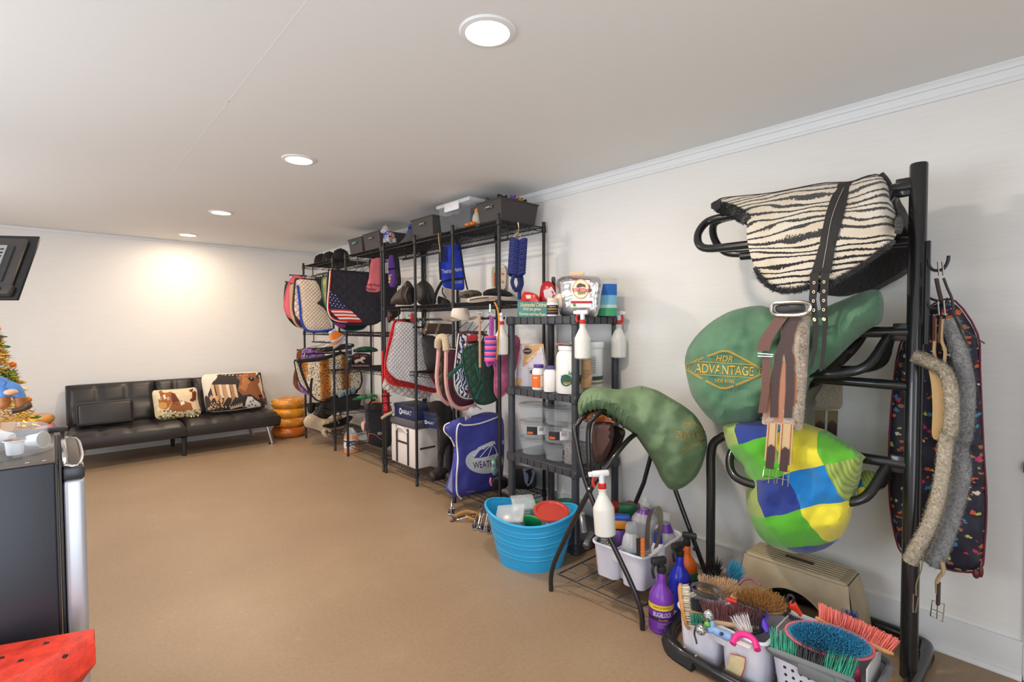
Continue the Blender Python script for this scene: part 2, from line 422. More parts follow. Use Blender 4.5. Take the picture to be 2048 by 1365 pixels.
# thin board joints of the ceiling sheets
def joints(m):
    for y in (2.62, 5.05): m.box(XL, XW, y-.003, y+.003, ZC-.0004, ZC+.001)
    m.box(.622, .628, YF, YW, ZC-.0004, ZC+.001)
part('trim_5', CEIL, None, joints, kind='structure')
# recessed ceiling lights
LENS = mat('glowing_light_lens', (255, 226, 186), .5, em=14)
for i, (y, w) in enumerate(((1.398, 'beside the joint above the saddle rack'), (3.234, 'above the open floor in front of the wire shelves'), (5.188, 'between the sofa and the lamp over the open floor'), (6.69, 'just in front of the back wall above the sofa'))):
    t = T('ceiling_light', 'round recessed downlight ' + w, 'ceiling light', (1.158, y, ZC-.02), 'recessed ceiling lights')
    part('light_trim', TRIM, t, lambda m: m.lathe([(.074, -.002), (.078, -.009), (.095, -.006), (.1, 0), (.1, .0)], 40, (1.158, y, ZC), cap=False))
    part('light_lens', LENS, t, lambda m: m.lathe([(.0, -.004), (.04, -.0045), (.075, -.003)], 40, (1.158, y, ZC), cap=False))
    l = bpy.data.lights.new('downlight', 'AREA'); l.shape = 'DISK'; l.size = .15; l.energy = (17, 17, 22, 9)[i]; l.color = (1, .85, .68) if i < 2 else (1, .80, .59)
    o = bpy.data.objects.new('downlight', l); COL.objects.link(o); o.parent = t; o.location = (0, 0, .006)
# ================================================================ sofa
def f_leather(t):
    o = t.crd(); t.b.inputs['Base Color'].default_value = (*S((42, 38, 38)), 1); t.b.inputs['Roughness'].default_value = .38
    t.bump(t.vor(o, 260, 'DISTANCE_TO_EDGE'), .12, .002)
LEATH = custom('black_leatherette', f_leather)
SX0, SX1, SXM, SF, SB = .10, 2.01, 1.05, 6.38, 7.17
so = T('sofa', 'black leatherette split-back futon sofa standing against the back wall', 'sofa', ((SX0+SX1)/2, 6.75, 0))
def cushion(m, x0, x1, y0, y1, z0, z1_, nx, ny, puff=.02, shear=0, tuft=True):
    # tufted pad: top surface quilted into nx x ny panels, rounded edges
    NU, NV = nx*8, ny*6
    def top(u, v):
        x = x0+(x1-x0)*u; y = y0+(y1-y0)*v
        e = min(u*(x1-x0), (1-u)*(x1-x0), v*(y1-y0), (1-v)*(y1-y0)); rnd = -.03*max(0, 1-e/.035)**2
        pu = abs(math.sin(PI*u*nx))**.35 if tuft else 1; pv = abs(math.sin(PI*v*ny))**.35 if tuft else 1
        z = z1_+puff*(min(pu, pv)-.8)+rnd
        return Vector((x, y+shear*(z-z0), z))
    m.grid(top, NU, NV)
    def side(u, v):
        P = [(x0, y0), (x1, y0), (x1, y1), (x0, y1)]; k = u*4; i = min(3, int(k)); f = k-i; a = P[i]; b = P[(i+1) % 4]
        x = a[0]+(b[0]-a[0])*f; y = a[1]+(b[1]-a[1])*f; z = z0+(z1_-.03-puff*.8-z0)*v
        bul = .012*math.sin(PI*v); nx_, ny_ = ((0, -1), (1, 0), (0, 1), (-1, 0))[i]
        return Vector((x+nx_*bul, y+ny_*bul+shear*(z-z0), z))
    m.grid(side, 32, 5); m.box(x0, x1, y0, y1, z0, z0+.01)
part('seat_cushion', LEATH, so, lambda m: cushion(m, SX0, SXM-.004, SF, 6.98, .215, .375, 4, 2), ang=60)
part('seat_cushion', LEATH, so, lambda m: cushion(m, SXM+.004, SX1, SF, 6.98, .215, .375, 4, 2), ang=60)
def backpan(m, x0, x1, nx):
    # backrest panel leaning on the wall: built flat, then stood up
    b = MB(); cushion(b, x0, x1, 0, .47, 0, .12, nx, 2, .018)
    lean = math.radians(72)
    for i, v in enumerate(b.v):
        y, z = v.y, v.z; b.v[i] = Vector((v.x, 6.98+y*math.cos(lean)-z*math.sin(lean)+.06, .345+y*math.sin(lean)+z*math.cos(lean)-.03))
    m.v += b.v; m.f += b.f; m.mi += b.mi; m.fc += b.fc
bx = [PX(310, 770, 1, 7.05).x, PX(386, 770, 1, 7.05).x]
for x0, x1, nx in ((SX0, bx[0]-.004, 3), (bx[0]+.004, bx[1]-.004, 2), (bx[1]+.004, SX1, 3)): part('backrest', LEATH, so, lambda m: backpan(m, x0, x1, nx), ang=60)
for fx, fy in ((1.925, 6.40), (.15, 6.42), (1.88, 7.08), (.15, 7.08)):
    dx = .06 if fx > 1 else -.06; dy = -.03 if fy < 6.8 else 0
    def leg(m):
        m.tube([(fx-dx*.8, fy-dy, .22), (fx, fy, .012)], .02, 16); m.lathe([(.045, 0), (.046, .004), (.03, .012), (0, .014)], 20, (fx, fy, 0))
    part('leg', CHROME, so, leg)
for fx, fy in ((1.037, 6.45), (1.02, 7.06)): part('leg', BLK, so, lambda m: m.lathe([(.018, 0), (.024, .1), (.026, .23)], 14, (fx, fy, 0)), label='short black tapered middle leg')
part('seam_rail', BLK, so, lambda m: m.box(SX0+.1, SX1-.1, 6.6, 6.66, .19, .215))
# loose bolster
bo = T('bolster_cushion', 'rectangular black leatherette arm cushion propped on the left sofa seat', 'cushion', (.55, 6.75, .38))
xa_, xb_ = PX(153, 820, 1, 6.66).x, PX(269, 820, 1, 6.66).x
def bol(m): m.M = Matrix.Translation((0, 6.72, .385)) @ Matrix.Rotation(-.22, 4, 'X'); m.rbox(xa_, xb_, -.05, .05, 0, .25, b=.035, seg=4)
part('cover', LEATH, bo, bol, ang=60)
part('piping', LEATH, bo, lambda m: (setattr(m, 'M', Matrix.Translation((0, 6.72, .385)) @ Matrix.Rotation(-.22, 4, 'X')), m.tube([(xa_+.02, -.045, .02), (xb_-.02, -.045, .02), (xb_-.005, -.045, .04), (xb_-.005, -.045, .21), (xb_-.02, -.045, .235), (xa_+.02, -.045, .235), (xa_+.005, -.045, .21), (xa_+.005, -.045, .04)], .004, 6, closed=True)))
# the two picture pillows
pil = T('throw_pillow', 'small cream needlepoint pillow with a brown cartoon foal on the sofa', 'pillow', (1.05, 6.7, .38), 'picture pillows on the sofa')
sf = [None]
def pl1(m): sf[0] = relief(m, zc('V', [(720, 320), (800, 318), (990, 305), (1078, 292), (1085, 400), (1122, 518), (960, 530), (752, 558), (740, 450)]), 1, lambda x, y: 6.70-(y-800)*.0015, th=.02, puff=.06, pw=22, sm=3, both=True, res=7)
part('cover', mat('cream_needlepoint', (231, 208, 172), .9, var=.06, vs=60, bump=.3, bs=300), pil, pl1)
def art1(m):
    s = sf[0]; q = lambda pts, c, e=.003: patch(m, zc('V', pts), 1, s, c, e, res=5)
    q([(850, 490), (880, 420), (960, 400), (1030, 420), (1048, 470), (1000, 480), (930, 490)], (150, 88, 40))
    q([(1012, 320), (1045, 305), (1075, 340), (1070, 395), (1040, 410), (1020, 398), (1042, 375), (1040, 335)], (110, 48, 26))
    q([(860, 330), (905, 345), (940, 400), (925, 440), (890, 430), (868, 380)], (105, 45, 24))
    q([(782, 330), (830, 340), (880, 330), (885, 400), (860, 450), (830, 470), (790, 455), (775, 400)], (165, 96, 44), .004)
    q([(778, 328), (800, 322), (815, 345), (790, 360)], (130, 66, 30), .005)
    q([(775, 425), (800, 412), (840, 420), (842, 455), (805, 468), (778, 450)], (205, 150, 70), .005)
    for a, b in ((790, 385), (852, 385)): q([(a-12, b), (a, b-14), (a+12, b), (a, b+14)], (245, 240, 230), .006); q([(a-5, b), (a, b-7), (a+6, b), (a, b+8)], (25, 20, 20), .007)
    q([(810, 360), (826, 350), (836, 385), (820, 392)], (235, 225, 205), .006)
    q([(945, 410), (975, 402), (985, 425), (955, 440)], (238, 228, 205), .005)
    rnd = random.Random(3)
    for i in range(70):
        a = rnd.uniform(770, 1105); b = 470+rnd.uniform(0, 70)*(1.05-(a-770)/900); b += (1-(a-770)/335)*15; k = rnd.choice([(70, 110, 40), (96, 140, 60), (240, 236, 220), (216, 150, 40), (40, 34, 30), (236, 210, 120)])
        q([(a-9, b), (a, b-8), (a+9, b), (a, b+8)], k, .005)
part('needlepoint_picture', VC, pil, art1, ang=None)
pil2 = T('throw_pillow', 'large pillow printed with a realistic brown horse head and pine cones', 'pillow', (1.7, 6.75, .38), 'picture pillows on the sofa')
def pl2(m): sf[0] = relief(m, zc('V', [(1106, 197), (1250, 188), (1400, 180), (1520, 172), (1588, 174), (1600, 300), (1640, 440), (1500, 462), (1320, 485), (1150, 497), (1130, 350)]), 1, lambda x, y: 6.74-(y-800)*.0012, th=.02, puff=.07, pw=26, sm=3, both=True, res=7)
part('cover', mat('cream_pillow_cloth', (235, 222, 205), .85, bump=.1, bs=200), pil2, pl2)
def art2(m):
    s = sf[0]; q = lambda pts, c, e=.003: patch(m, zc('V', pts), 1, s, c, e, res=6)
    q([(1150, 490), (1140, 380), (1200, 260), (1240, 195), (1580, 178), (1600, 300), (1630, 430), (1590, 450), (1480, 365), (1470, 460), (1300, 480)], (52, 46, 46))
    q([(1390, 215), (1450, 185), (1540, 180), (1575, 215), (1590, 290), (1618, 350), (1628, 430), (1600, 440), (1560, 390), (1500, 350), (1440, 360), (1400, 320)], (150, 92, 52), .004)
    q([(1420, 200), (1480, 190), (1500, 250), (1460, 330), (1410, 300)], (184, 122, 72), .005)
    q([(1540, 195), (1572, 200), (1595, 300), (1622, 370), (1612, 400), (1585, 340), (1562, 280)], (228, 210, 190), .006)
    q([(1590, 380), (1625, 375), (1632, 430), (1600, 440)], (90, 70, 64), .006)
    q([(1480, 225), (1500, 212), (1530, 225), (1528, 245), (1500, 248)], (28, 20, 18), .007); q([(1500, 222), (1508, 219), (1512, 226), (1504, 229)], (240, 230, 220), .008)
    q([(1560, 355), (1590, 352), (1598, 372), (1572, 380)], (40, 28, 26), .007)
    for i, (a, w, c) in enumerate([(1180, 10, (225, 190, 150)), (1215, 14, (190, 140, 96)), (1240, 12, (236, 210, 178)), (1270, 16, (205, 160, 118)), (1300, 10, (240, 220, 196)), (1330, 14, (180, 132, 92)), (1355, 9, (230, 200, 165))]):
        q([(a+60, 195), (a+60+w, 194), (a+20+w, 280), (a+40+w, 370), (a+w, 460), (a, 450), (a+24, 360), (a+4, 280)], c, .005)
    for a, b, r in ((1230, 440, 44), (1185, 470, 26)):
        for k in range(14):
            an = k*2.4; rr = r*math.sqrt(k/14); q([(a+rr*math.cos(an)-8, b+rr*math.sin(an)*.7), (a+rr*math.cos(an), b+rr*math.sin(an)*.7-7), (a+rr*math.cos(an)+8, b+rr*math.sin(an)*.7), (a+rr*math.cos(an), b+rr*math.sin(an)*.7+7)], ((206, 150, 108), (234, 190, 150), (150, 96, 66))[k % 3], .006)
    for a, b in ((1190, 380), (1235, 385), (1270, 400)): q([(a, b+30), (a-14, b), (a, b-26), (a+14, b)], (226, 168, 120), .007)
    for k in range(7): q([(1340+k*14, 470-k*4), (1348+k*14, 440-k*5), (1356+k*14, 466-k*4)], (216, 190, 160), .006)
    q([(1475, 372), (1510, 368), (1585, 440), (1480, 462)], (226, 220, 214), .006)
    for a, b in ((1500, 410), (1520, 400), (1512, 430), (1540, 440), (1490, 440)): q([(a-9, b), (a, b-10), (a+9, b), (a, b+10)], (120, 116, 116), .008)
part('printed_picture', VC, pil2, art2, ang=None)
# ================================================================ pretzel and doughnut stools
def ring_stool(name, label, cx, cy, R, layers, dx=0):
    t = T(name, label, 'stool', (cx, cy, 0)); z = 0
    for i, (h, c, sprk, cols) in enumerate(layers):
        rr = h/2
        def lay(m):
            pr = [(.03, z+rr*.2)]+[((R-rr*.95)+rr*1.0*math.cos(a), z+rr+rr*1.03*math.sin(a)) for a in [math.radians(q) for q in range(-90, 91, 15)]]+[(R*.55, z+h*.97), (R*.45, z+h*.86), (0, z+h*.82)]
            m.lathe(pr, 40, (cx, cy, 0), cap=False)
        o = part('glazed_ring', mat('glaze_%s_%d' % (name, i), c, .3, var=.12, vs=9, coat=.3), t, lay)
        if sprk:
            def spr(m):
                rnd = random.Random(i+4)
                for k in range(sprk):
                    a = rnd.uniform(0, 2*PI); e = math.radians(rnd.uniform(-15, 75)); p = Vector((cx+math.cos(a)*((R-rr*.95)+rr*1.0*math.cos(e)), cy+math.sin(a)*((R-rr*.95)+rr*1.0*math.cos(e)), z+rr+rr*1.04*math.sin(e)))
                    d = Vector((rnd.uniform(-1, 1), rnd.uniform(-1, 1), rnd.uniform(-.4, .4))).normalized()*.009; m.tube([p-d, p, p+d], [.003, .0042, .003], 6, col=S(rnd.choice(cols)))
            part('sprinkle_pattern', VC, o, spr, kind='stuff')
        z += h*.98
    return t
G = (214, 138, 40)
ring_stool('pretzel_stool', 'stool of four stacked golden glazed rings with white salt beside the sofa', 2.235, 6.73, .21, [(.135, (186, 100, 34), 0, None), (.12, G, 26, [(250, 240, 220)]), (.12, (220, 148, 36), 0, None), (.12, G, 40, [(250, 240, 220)])])
ring_stool('doughnut_stool', 'stool shaped like pink frosted doughnuts with sprinkles in the corner left of the sofa', -.2, 6.78, .2, [(.14, (208, 150, 84), 0, None), (.13, (226, 156, 158), 30, [(230, 40, 60), (250, 210, 60), (70, 150, 200)]), (.1, (214, 158, 92), 0, None), (.1, (226, 156, 158), 40, [(230, 40, 60), (250, 210, 60), (70, 150, 200)]), (.085, (206, 146, 66), 0, None)])
# ================================================================ refrigerator and what stands on it
fz = 1.02; fr_ = T('mini_refrigerator', 'black mini refrigerator with a silver door and chrome top handle', 'refrigerator', (-.24, 2.2, 0))
DKM = mat('dark_slate_cabinet', (46, 47, 56), .34, .1, bump=.03, bs=200)
part('cabinet', DKM, fr_, lambda m: (m.rbox(-.52, -.004, 1.93, 2.46, .03, fz, b=.004), m.box(-.5, -.02, 1.96, 2.44, 0, .03)))
part('top_panel', mat('brushed_dark_top', (104, 98, 92), .3, .35, bump=.03, bs=120), fr_, lambda m: m.rbox(-.522, -.002, 1.928, 2.462, fz, fz+.008, b=.003))
part('door_gasket', BLK, fr_, lambda m: (m.rbox(-.004, .003, 1.935, 2.455, .06, fz-.005, b=.002), m.rbox(.005, .012, 1.933, 2.457, .06, fz-.003, b=.002)))
dd = part('door', mat('silver_door', (196, 198, 206), .32, .55), fr_, lambda m: m.rbox(.014, .062, 1.93, 2.46, .05, fz-.055, b=.012, seg=3))
part('door_cap', mat('dark_grey_cap', (58, 58, 64), .3, .3), dd, lambda m: m.rbox(.014, .062, 1.928, 2.462, fz-.056, fz-.02, b=.006))
part('handle', CHROME, dd, lambda m: (m.rbox(.012, .026, 1.95, 2.44, fz-.022, fz+.01, b=.004), m.tube(cr([(.02, 1.94, fz-.012), (.046, 1.945, fz-.02), (.06, 2.05, fz-.016), (.062, 2.2, fz-.014), (.06, 2.35, fz-.016), (.046, 2.44, fz-.02), (.02, 2.45, fz-.014)], 6), .0045, 10)))
part('handle_recess', mat('recess_brown', (86, 78, 70), .35, .4), dd, lambda m: m.rbox(.016, .058, 1.945, 2.445, fz-.022, fz-.016, b=.003))
part('hinge_cover', BLK, fr_, lambda m: (m.rbox(-.2, .035, 2.435, 2.468, fz+.008, fz+.024, b=.003)))
[part('screw', CHROME, fr_, lambda m: m.ball((x, 1.94, fz+.008), (.005, .005, .003), 8, 5)) for x in (-.06, -.025)]
cz = fz+.008
ca_ = T('coffee_pod_carousel', 'clear acrylic half-round holder for coffee pods on the refrigerator', 'pod holder', (-.17, 2.15, cz))
CC = (-.165, 2.14)
def arc(r, a0, a1, n=24): return [(CC[0]+r*math.cos(math.radians(a0+(a1-a0)*i/n)), CC[1]+r*1.0*math.sin(math.radians(a0+(a1-a0)*i/n))) for i in range(n+1)]
def wallarc(m, r, a0, a1, z0, z1_, th=.003):
    for rr, fl in ((r, 1), (r-th, 0)):
        A = arc(rr, a0, a1); vs = [(x, y, z) for x, y in A for z in (z0, z1_)]
        m.add(vs, [(2*i, 2*i+2, 2*i+3, 2*i+1) if fl else (2*i, 2*i+1, 2*i+3, 2*i+2) for i in range(len(A)-1)])
    A, B = arc(r, a0, a1), arc(r-th, a0, a1); n = len(A)
    m.add([(x, y, z1_) for x, y in A]+[(x, y, z1_) for x, y in B], [(i, i+1, n+i+1, n+i) for i in range(n-1)])
part('dish', CLEAR, ca_, lambda m: m.lathe([(0, 0), (.155, 0), (.162, .006), (.15, .006), (0, .004)], 40, (CC[0], CC[1], cz)))
part('curved_wall', CLEAR, ca_, lambda m: (wallarc(m, .15, -60, 75, cz+.005, cz+.075), wallarc(m, .15, -200, -75, cz+.005, cz+.06)))
part('divider', CLEAR, ca_, lambda m: (m.rbox(CC[0]-.002, CC[0]+.002, CC[1]-.14, CC[1]+.14, cz+.006, cz+.09, b=.001), m.rbox(CC[0]-.02, CC[0]+.14, CC[1]+.02, CC[1]+.024, cz+.006, cz+.06, b=.001)))
def kcup(label, at, axis, lid):
    t = T('coffee_pod', label, 'coffee pod', at, 'coffee pods')
    part('cup', WHITE, t, lambda m: m.lathe([(.017, 0), (.0185, .002), (.0215, .038), (.0255, .04), (.0255, .043), (.0, .043)], 28, at, axis=axis))
    part('foil_lid', mat('foil_' + lid[0], lid[1], .35, .4), t, lambda m: m.lathe([(.0245, .0432), (.0, .0438)], 28, at, axis=axis, cap=False))
kcup('white coffee pod with a bronze foil lid standing upright', (-.088, 2.06, cz+.007), None, ('bronze', (170, 120, 84)))
kcup('white coffee pod lying on its side against the clear wall', (-.06, 2.13, cz+.03), (.75, -.6, .1), ('grey', (190, 188, 180)))
kcup('white coffee pod tipped over behind the upright one', (-.1, 2.2, cz+.032), (-.8, .5, .15), ('tan', (200, 180, 150)))
cu = T('stirrer_cup', 'clear cup holding black drink stirrers on the refrigerator', 'cup', (-.17, 1.99, cz))
part('cup', CLEAR, cu, lambda m: m.lathe([(0, 0), (.033, 0), (.042, .095), (.044, .096), (.04, .095), (.03, .004), (0, .004)], 28, (-.172, 1.99, cz), cap=False))
for k in range(11):
    a = k*2.4; part('stirrer', BLK, cu, lambda m: m.tube([(-.172+.012*math.cos(a), 1.99+.012*math.sin(a), cz+.006), (-.172+.034*math.cos(a)+.012, 1.99+.034*math.sin(a), cz+.15+.012*(k % 3))], .0024, 6))
# ================================================================ tinsel tree, doll and their little table
tb = T('side_table', 'small dark side table behind the refrigerator', 'table', (-.42, 3.35, 0))
WOODD = mat('dark_wood', (84, 60, 42), .5, var=.2, vs=14)
part('table_top', WOODD, tb, lambda m: m.rbox(-.75, -.13, 3.05, 3.7, .7, .73, b=.006))
for x, y in ((-.72, 3.08), (-.16, 3.08), (-.72, 3.67), (-.16, 3.67)): part('leg', WOODD, tb, lambda m: m.rbox(x-.02, x+.02, y-.02, y+.02, 0, .7, b=.004))
bxo = T('cardboard_box', 'plain tan cardboard box on the side table under the doll', 'box', (-.25, 3.3, .73))
KRAFT = mat('kraft_card', (190, 150, 108), .8, var=.06)
part('carton', KRAFT, bxo, lambda m: m.rbox(-.42, -.135, 3.12, 3.4, .731, .955, b=.004))
part('flap', KRAFT, bxo, lambda m: (m.box(-.42, -.135, 3.1, 3.104, .85, .955), m.box(-.42, -.28, 3.12, 3.4, .955, .958)))
tc = PX(-34, 700, 1, 3.52); TX, TY = tc.x, 3.52
tr = T('tinsel_tree', 'gold tinsel tree with green garland and orange berries beside the television', 'artificial tree', (TX, TY, .73), kind=None)
part('stem', WOODD, tr, lambda m: (m.tube([(TX, TY, .75), (TX, TY, 1.5)], .012, 8), m.lathe([(.09, 0), (.1, .02), (.02, .03)], 20, (TX, TY, .73))))
def tinsel(m, cols, n, z0, z1_, seed, L=.03):
    rnd = random.Random(seed)
    for k in range(n):
        z = rnd.uniform(z0, z1_); R = .2*(1.5-z)/.7+.012; a = rnd.uniform(0, 2*PI); r = R*rnd.uniform(.6, 1.02); p = Vector((TX+r*math.cos(a), TY+r*math.sin(a), z))
        d = (Vector((math.cos(a), math.sin(a), 0))+Vector((rnd.gauss(0, .6), rnd.gauss(0, .6), rnd.gauss(0, .5)))).normalized()*L*rnd.uniform(.6, 1.3); w = d.orthogonal().normalized()*.0028
        m.add([p-w, p+w, p+d], [(0, 1, 2)], col=S(rnd.choice(cols)))
GOLD = custom('tinsel_foil', lambda t: (t.l(t.n('ShaderNodeAttribute', attribute_name='Col').outputs['Color'], t.b.inputs['Base Color']), setattr(t.b.inputs['Metallic'], 'default_value', .8), setattr(t.b.inputs['Roughness'], 'default_value', .3)))
part('gold_tinsel', GOLD, tr, lambda m: tinsel(m, [(214, 160, 20), (240, 200, 60), (170, 110, 14), (250, 224, 110)], 5200, .8, 1.5, 1), kind='stuff', ang=None)
part('green_garland', GOLD, tr, lambda m: (tinsel(m, [(20, 120, 40), (40, 160, 60), (10, 80, 30)], 700, 1.13, 1.2, 2), tinsel(m, [(20, 120, 40), (40, 160, 60)], 400, 1.33, 1.38, 3)), kind='stuff', ang=None)
rnd = random.Random(5)
for k in range(16):
    z = .95+.03*k; R = .2*(1.5-z)/.7+.02; a = k*2.1; p = Vector((TX+R*math.cos(a), TY+R*math.sin(a), z))
    if k % 2: part('berry', mat('orange_berry', (226, 110, 30), .3), tr, lambda m: m.ball(p, .015, 10, 7))
    else: part('leaf', mat('gold_leaf', (190, 150, 40), .35, .5) if k % 4 else mat('green_leaf', (30, 110, 40), .4), tr, lambda m: m.ball(p, (.022, .012, .008), 8, 6))
# doll seated on the box
dq = lambda x, y, Y=3.2: PX(x, y, 1, Y)
dl = T('doll', 'cloth doll in blue jeans and brown boots sitting by the tinsel tree', 'doll', (-.28, 3.2, .96))
JEAN = mat('blue_jeans', (92, 138, 206), .85, bump=.2, bs=150); BOOT = mat('tan_boot', (160, 96, 40), .5); 
def jeans(m):
    for pts in ([(12, 770), (26, 775), (33, 782), (40, 797)], [(-16, 768), (2, 774), (8, 785), (9, 795)]):
        m.tube(cr([dq(*p, 3.16) for p in pts], 4), .022, 10)
    m.ball(dq(-8, 768, 3.22), (.045, .04, .035), 12, 8)
part('jeans', JEAN, dl, jeans)
part('shirt', mat('checked_shirt', (206, 190, 150), .8, var=.3, vs=30), dl, lambda m: m.lathe([(.04, 0), (.055, .04), (.05, .1), (.02, .14)], 14, tuple(dq(-36, 768, 3.24))))
part('head', mat('doll_skin', (222, 176, 140), .7), dl, lambda m: m.ball(Vector(dq(-36, 768, 3.24))+Vector((0, 0, .18)), (.042, .042, .05), 14, 10))
part('hat', mat('doll_hat', (70, 52, 66), .8), dl, lambda m: m.lathe([(.085, 0), (.086, .004), (.045, .012), (.042, .05), (.0, .062)], 20, tuple(Vector(dq(-36, 768, 3.24))+Vector((0, 0, .205)))))
for pts in ([(40, 796), (41, 806), (44, 812), (50, 815)], [(9, 795), (9, 806), (10, 812), (15, 815)]):
    part('boot', BOOT, dl, lambda m: m.tube(cr([dq(*p, 3.13) for p in pts], 4), [.02]*5+[.021]*4+[.019]*3+[.012], 10))
part('hand', mat('doll_skin', (222, 176, 140), .7), dl, lambda m: m.ball(dq(22, 785, 3.1), (.024, .014, .014), 10, 7))
bs_ = T('toy_bench', 'dark wooden curved sledge runner beside the doll boots', 'ornament', (-.2, 3.12, .96))
part('runner', WOODD, bs_, lambda m: m.tube(cr([dq(24, 823, 3.1), dq(40, 820, 3.1), dq(50, 816, 3.1), dq(57, 810, 3.1), dq(63, 808, 3.1)], 4), [.012]*9+[.016]*8, 8))
# ================================================================ television
P1 = Vector((-.037, 3.9, 1.913)); P2 = Vector((-.131, 3.75, 1.552)); upv = (P1-P2); hh = upv.length; upv.normalize(); wv = Vector((-.847, .531, 0)).normalized(); nv = wv.cross(upv).normalized()
if nv.y > 0: nv = -nv     # nv points to the camera side (the back of the set)
MT = Matrix(((wv.x, upv.x, nv.x, P2.x), (wv.y, upv.y, nv.y, P2.y), (wv.z, upv.z, nv.z, P2.z), (0, 0, 0, 1)))
tv = T('television', 'black flat television seen from behind on a tilting wall arm', 'television', tuple(P2+wv*.36))
def mtv(fn):
    def g(m): m.M = MT; fn(m)
    return g
TVB = mat('tv_back_shell', (62, 58, 56), .4, bump=.05, bs=200)
part('panel', mat('tv_bezel', (28, 28, 30), .3), tv, mtv(lambda m: m.rbox(0, .72, 0, hh, -.012, .006, b=.003)))
part('screen', mat('tv_glass', (8, 8, 10), .05), tv, mtv(lambda m: m.box(.01, .71, .012, hh-.01, -.0135, -.012)))
part('back_shell', TVB, tv, mtv(lambda m: (m.rbox(.035, .67, .03, hh-.03, .006, .03, b=.012), m.rbox(.02, .7, .01, .075, .006, .045, b=.012))))
def rail(m):
    m.box(.105, .14, .09, hh-.09, .03, .045)
part('mount_rail', mat('galvanised_rail', (176, 180, 180), .4, .6), tv, mtv(rail)); part('mount_rail', mat('dark_rail', (70, 72, 74), .4, .6), tv, mtv(lambda m: m.box(.075, .102, .09, hh-.09, .03, .04)))
def slots(m):
    for k in range(9): m.box(.114, .13, .105+k*.022, .115+k*.022, .0452, .046)
part('slot_row', BLK, tv, mtv(slots))
part('power_socket', BLK, tv, mtv(lambda m: m.lathe([(.0, 0), (.012, .0), (.014, .004), (0, .003)], 16, (.07, .04, .045), cap=False)))
def arm(m):
    a = MT @ Vector((.36, .2, .04)); m.tube([a, a+nv*.1, (XL+.05, 4.4, a.z)], .022, 10); m.box(XL, XL+.03, 4.3, 4.5, a.z-.12, a.z+.12)
part('wall_arm', BLK, tv, arm)
# ================================================================ watermelon stool
wm = T('watermelon_stool', 'red watermelon-slice stool with black seeds in front of the refrigerator', 'stool', (-.15, 1.7, 0))
wz = .57
def wp(x, y, z): return PX(x, y, 2, z)
A1, A2 = wp(189, 1258, wz), wp(-60, 1302, wz)                     # far top edge
B1, B2 = wp(187, 1272, wz), wp(-60, 1402, wz)                     # near top edge (crease)
C1 = PX(192, 1328, 1, B1.y-.012); C2 = B2+Vector((0, -.08, -.1))
RED = mat('watermelon_red', (222, 62, 44), .55, var=.12, vs=30, bump=.25, bs=120)
def wtop(m):
    # rounded slice: top face and sloping front face with a soft crease
    a1, a2, b1, b2, c1, c2 = A1, A2, B1, B2, C1, C2
    rows = [[a1+Vector((0, .004, -.05)), a2+Vector((0, .004, -.05))], [a1, a2], [a1.lerp(b1, .9), a2.lerp(b2, .97)], [b1.lerp(c1, .06), b2.lerp(c2, .06)], [b1.lerp(c1, .5)+Vector((.002, -.006, 0)), b2.lerp(c2, .5)+Vector((0, -.006, 0))], [c1, c2], [c1+Vector((-.04, .02, -.06)), c2+Vector((0, .02, -.06))]]
    n = 14; vs = []; 
    for r0, r1 in rows:
        for i in range(n+1):
            t = i/n; p = r0.lerp(r1, t)
            vs.append(p)
    fs = [(j*(n+1)+i, j*(n+1)+i+1, (j+1)*(n+1)+i+1, (j+1)*(n+1)+i) for j in range(len(rows)-1) for i in range(n)]
    fs.append([j*(n+1) for j in range(len(rows))]); fs.append([j*(n+1)+n for j in range(len(rows))][::-1])
    m.add(vs, fs)
part('flesh', RED, wm, wtop, ang=30)
Z_ = C1.z-.06
part('rind', mat('pale_green_rind', (214, 214, 176), .6), wm, lambda m: m.rbox(-.6, .03, B1.y+.005, A1.y-.012, .3, C1.z+.01, b=.02))
part('support', WOODD, wm, lambda m: m.rbox(-.5, -.02, B1.y+.02, A1.y-.02, 0, .3, b=.01))
for x, y, on in ((92, 1288, 0), (41, 1323, 0), (2, 1318, 0), (128, 1313, 1), (86, 1355, 1)):
    p = wp(x, y, wz) if not on else None
    if on:
        n_ = (B2-B1).cross(C1-B1).normalized(); d_ = ray(x, y); p = CAM+d_*((B1-CAM).dot(n_)/d_.dot(n_)); p = p+n_*(.003 if n_.y < 0 else -.003)
    part('seed', mat('seed_black', (24, 20, 22), .3), wm, lambda m: m.ball(p, (.007, .005, .004), 10, 6))
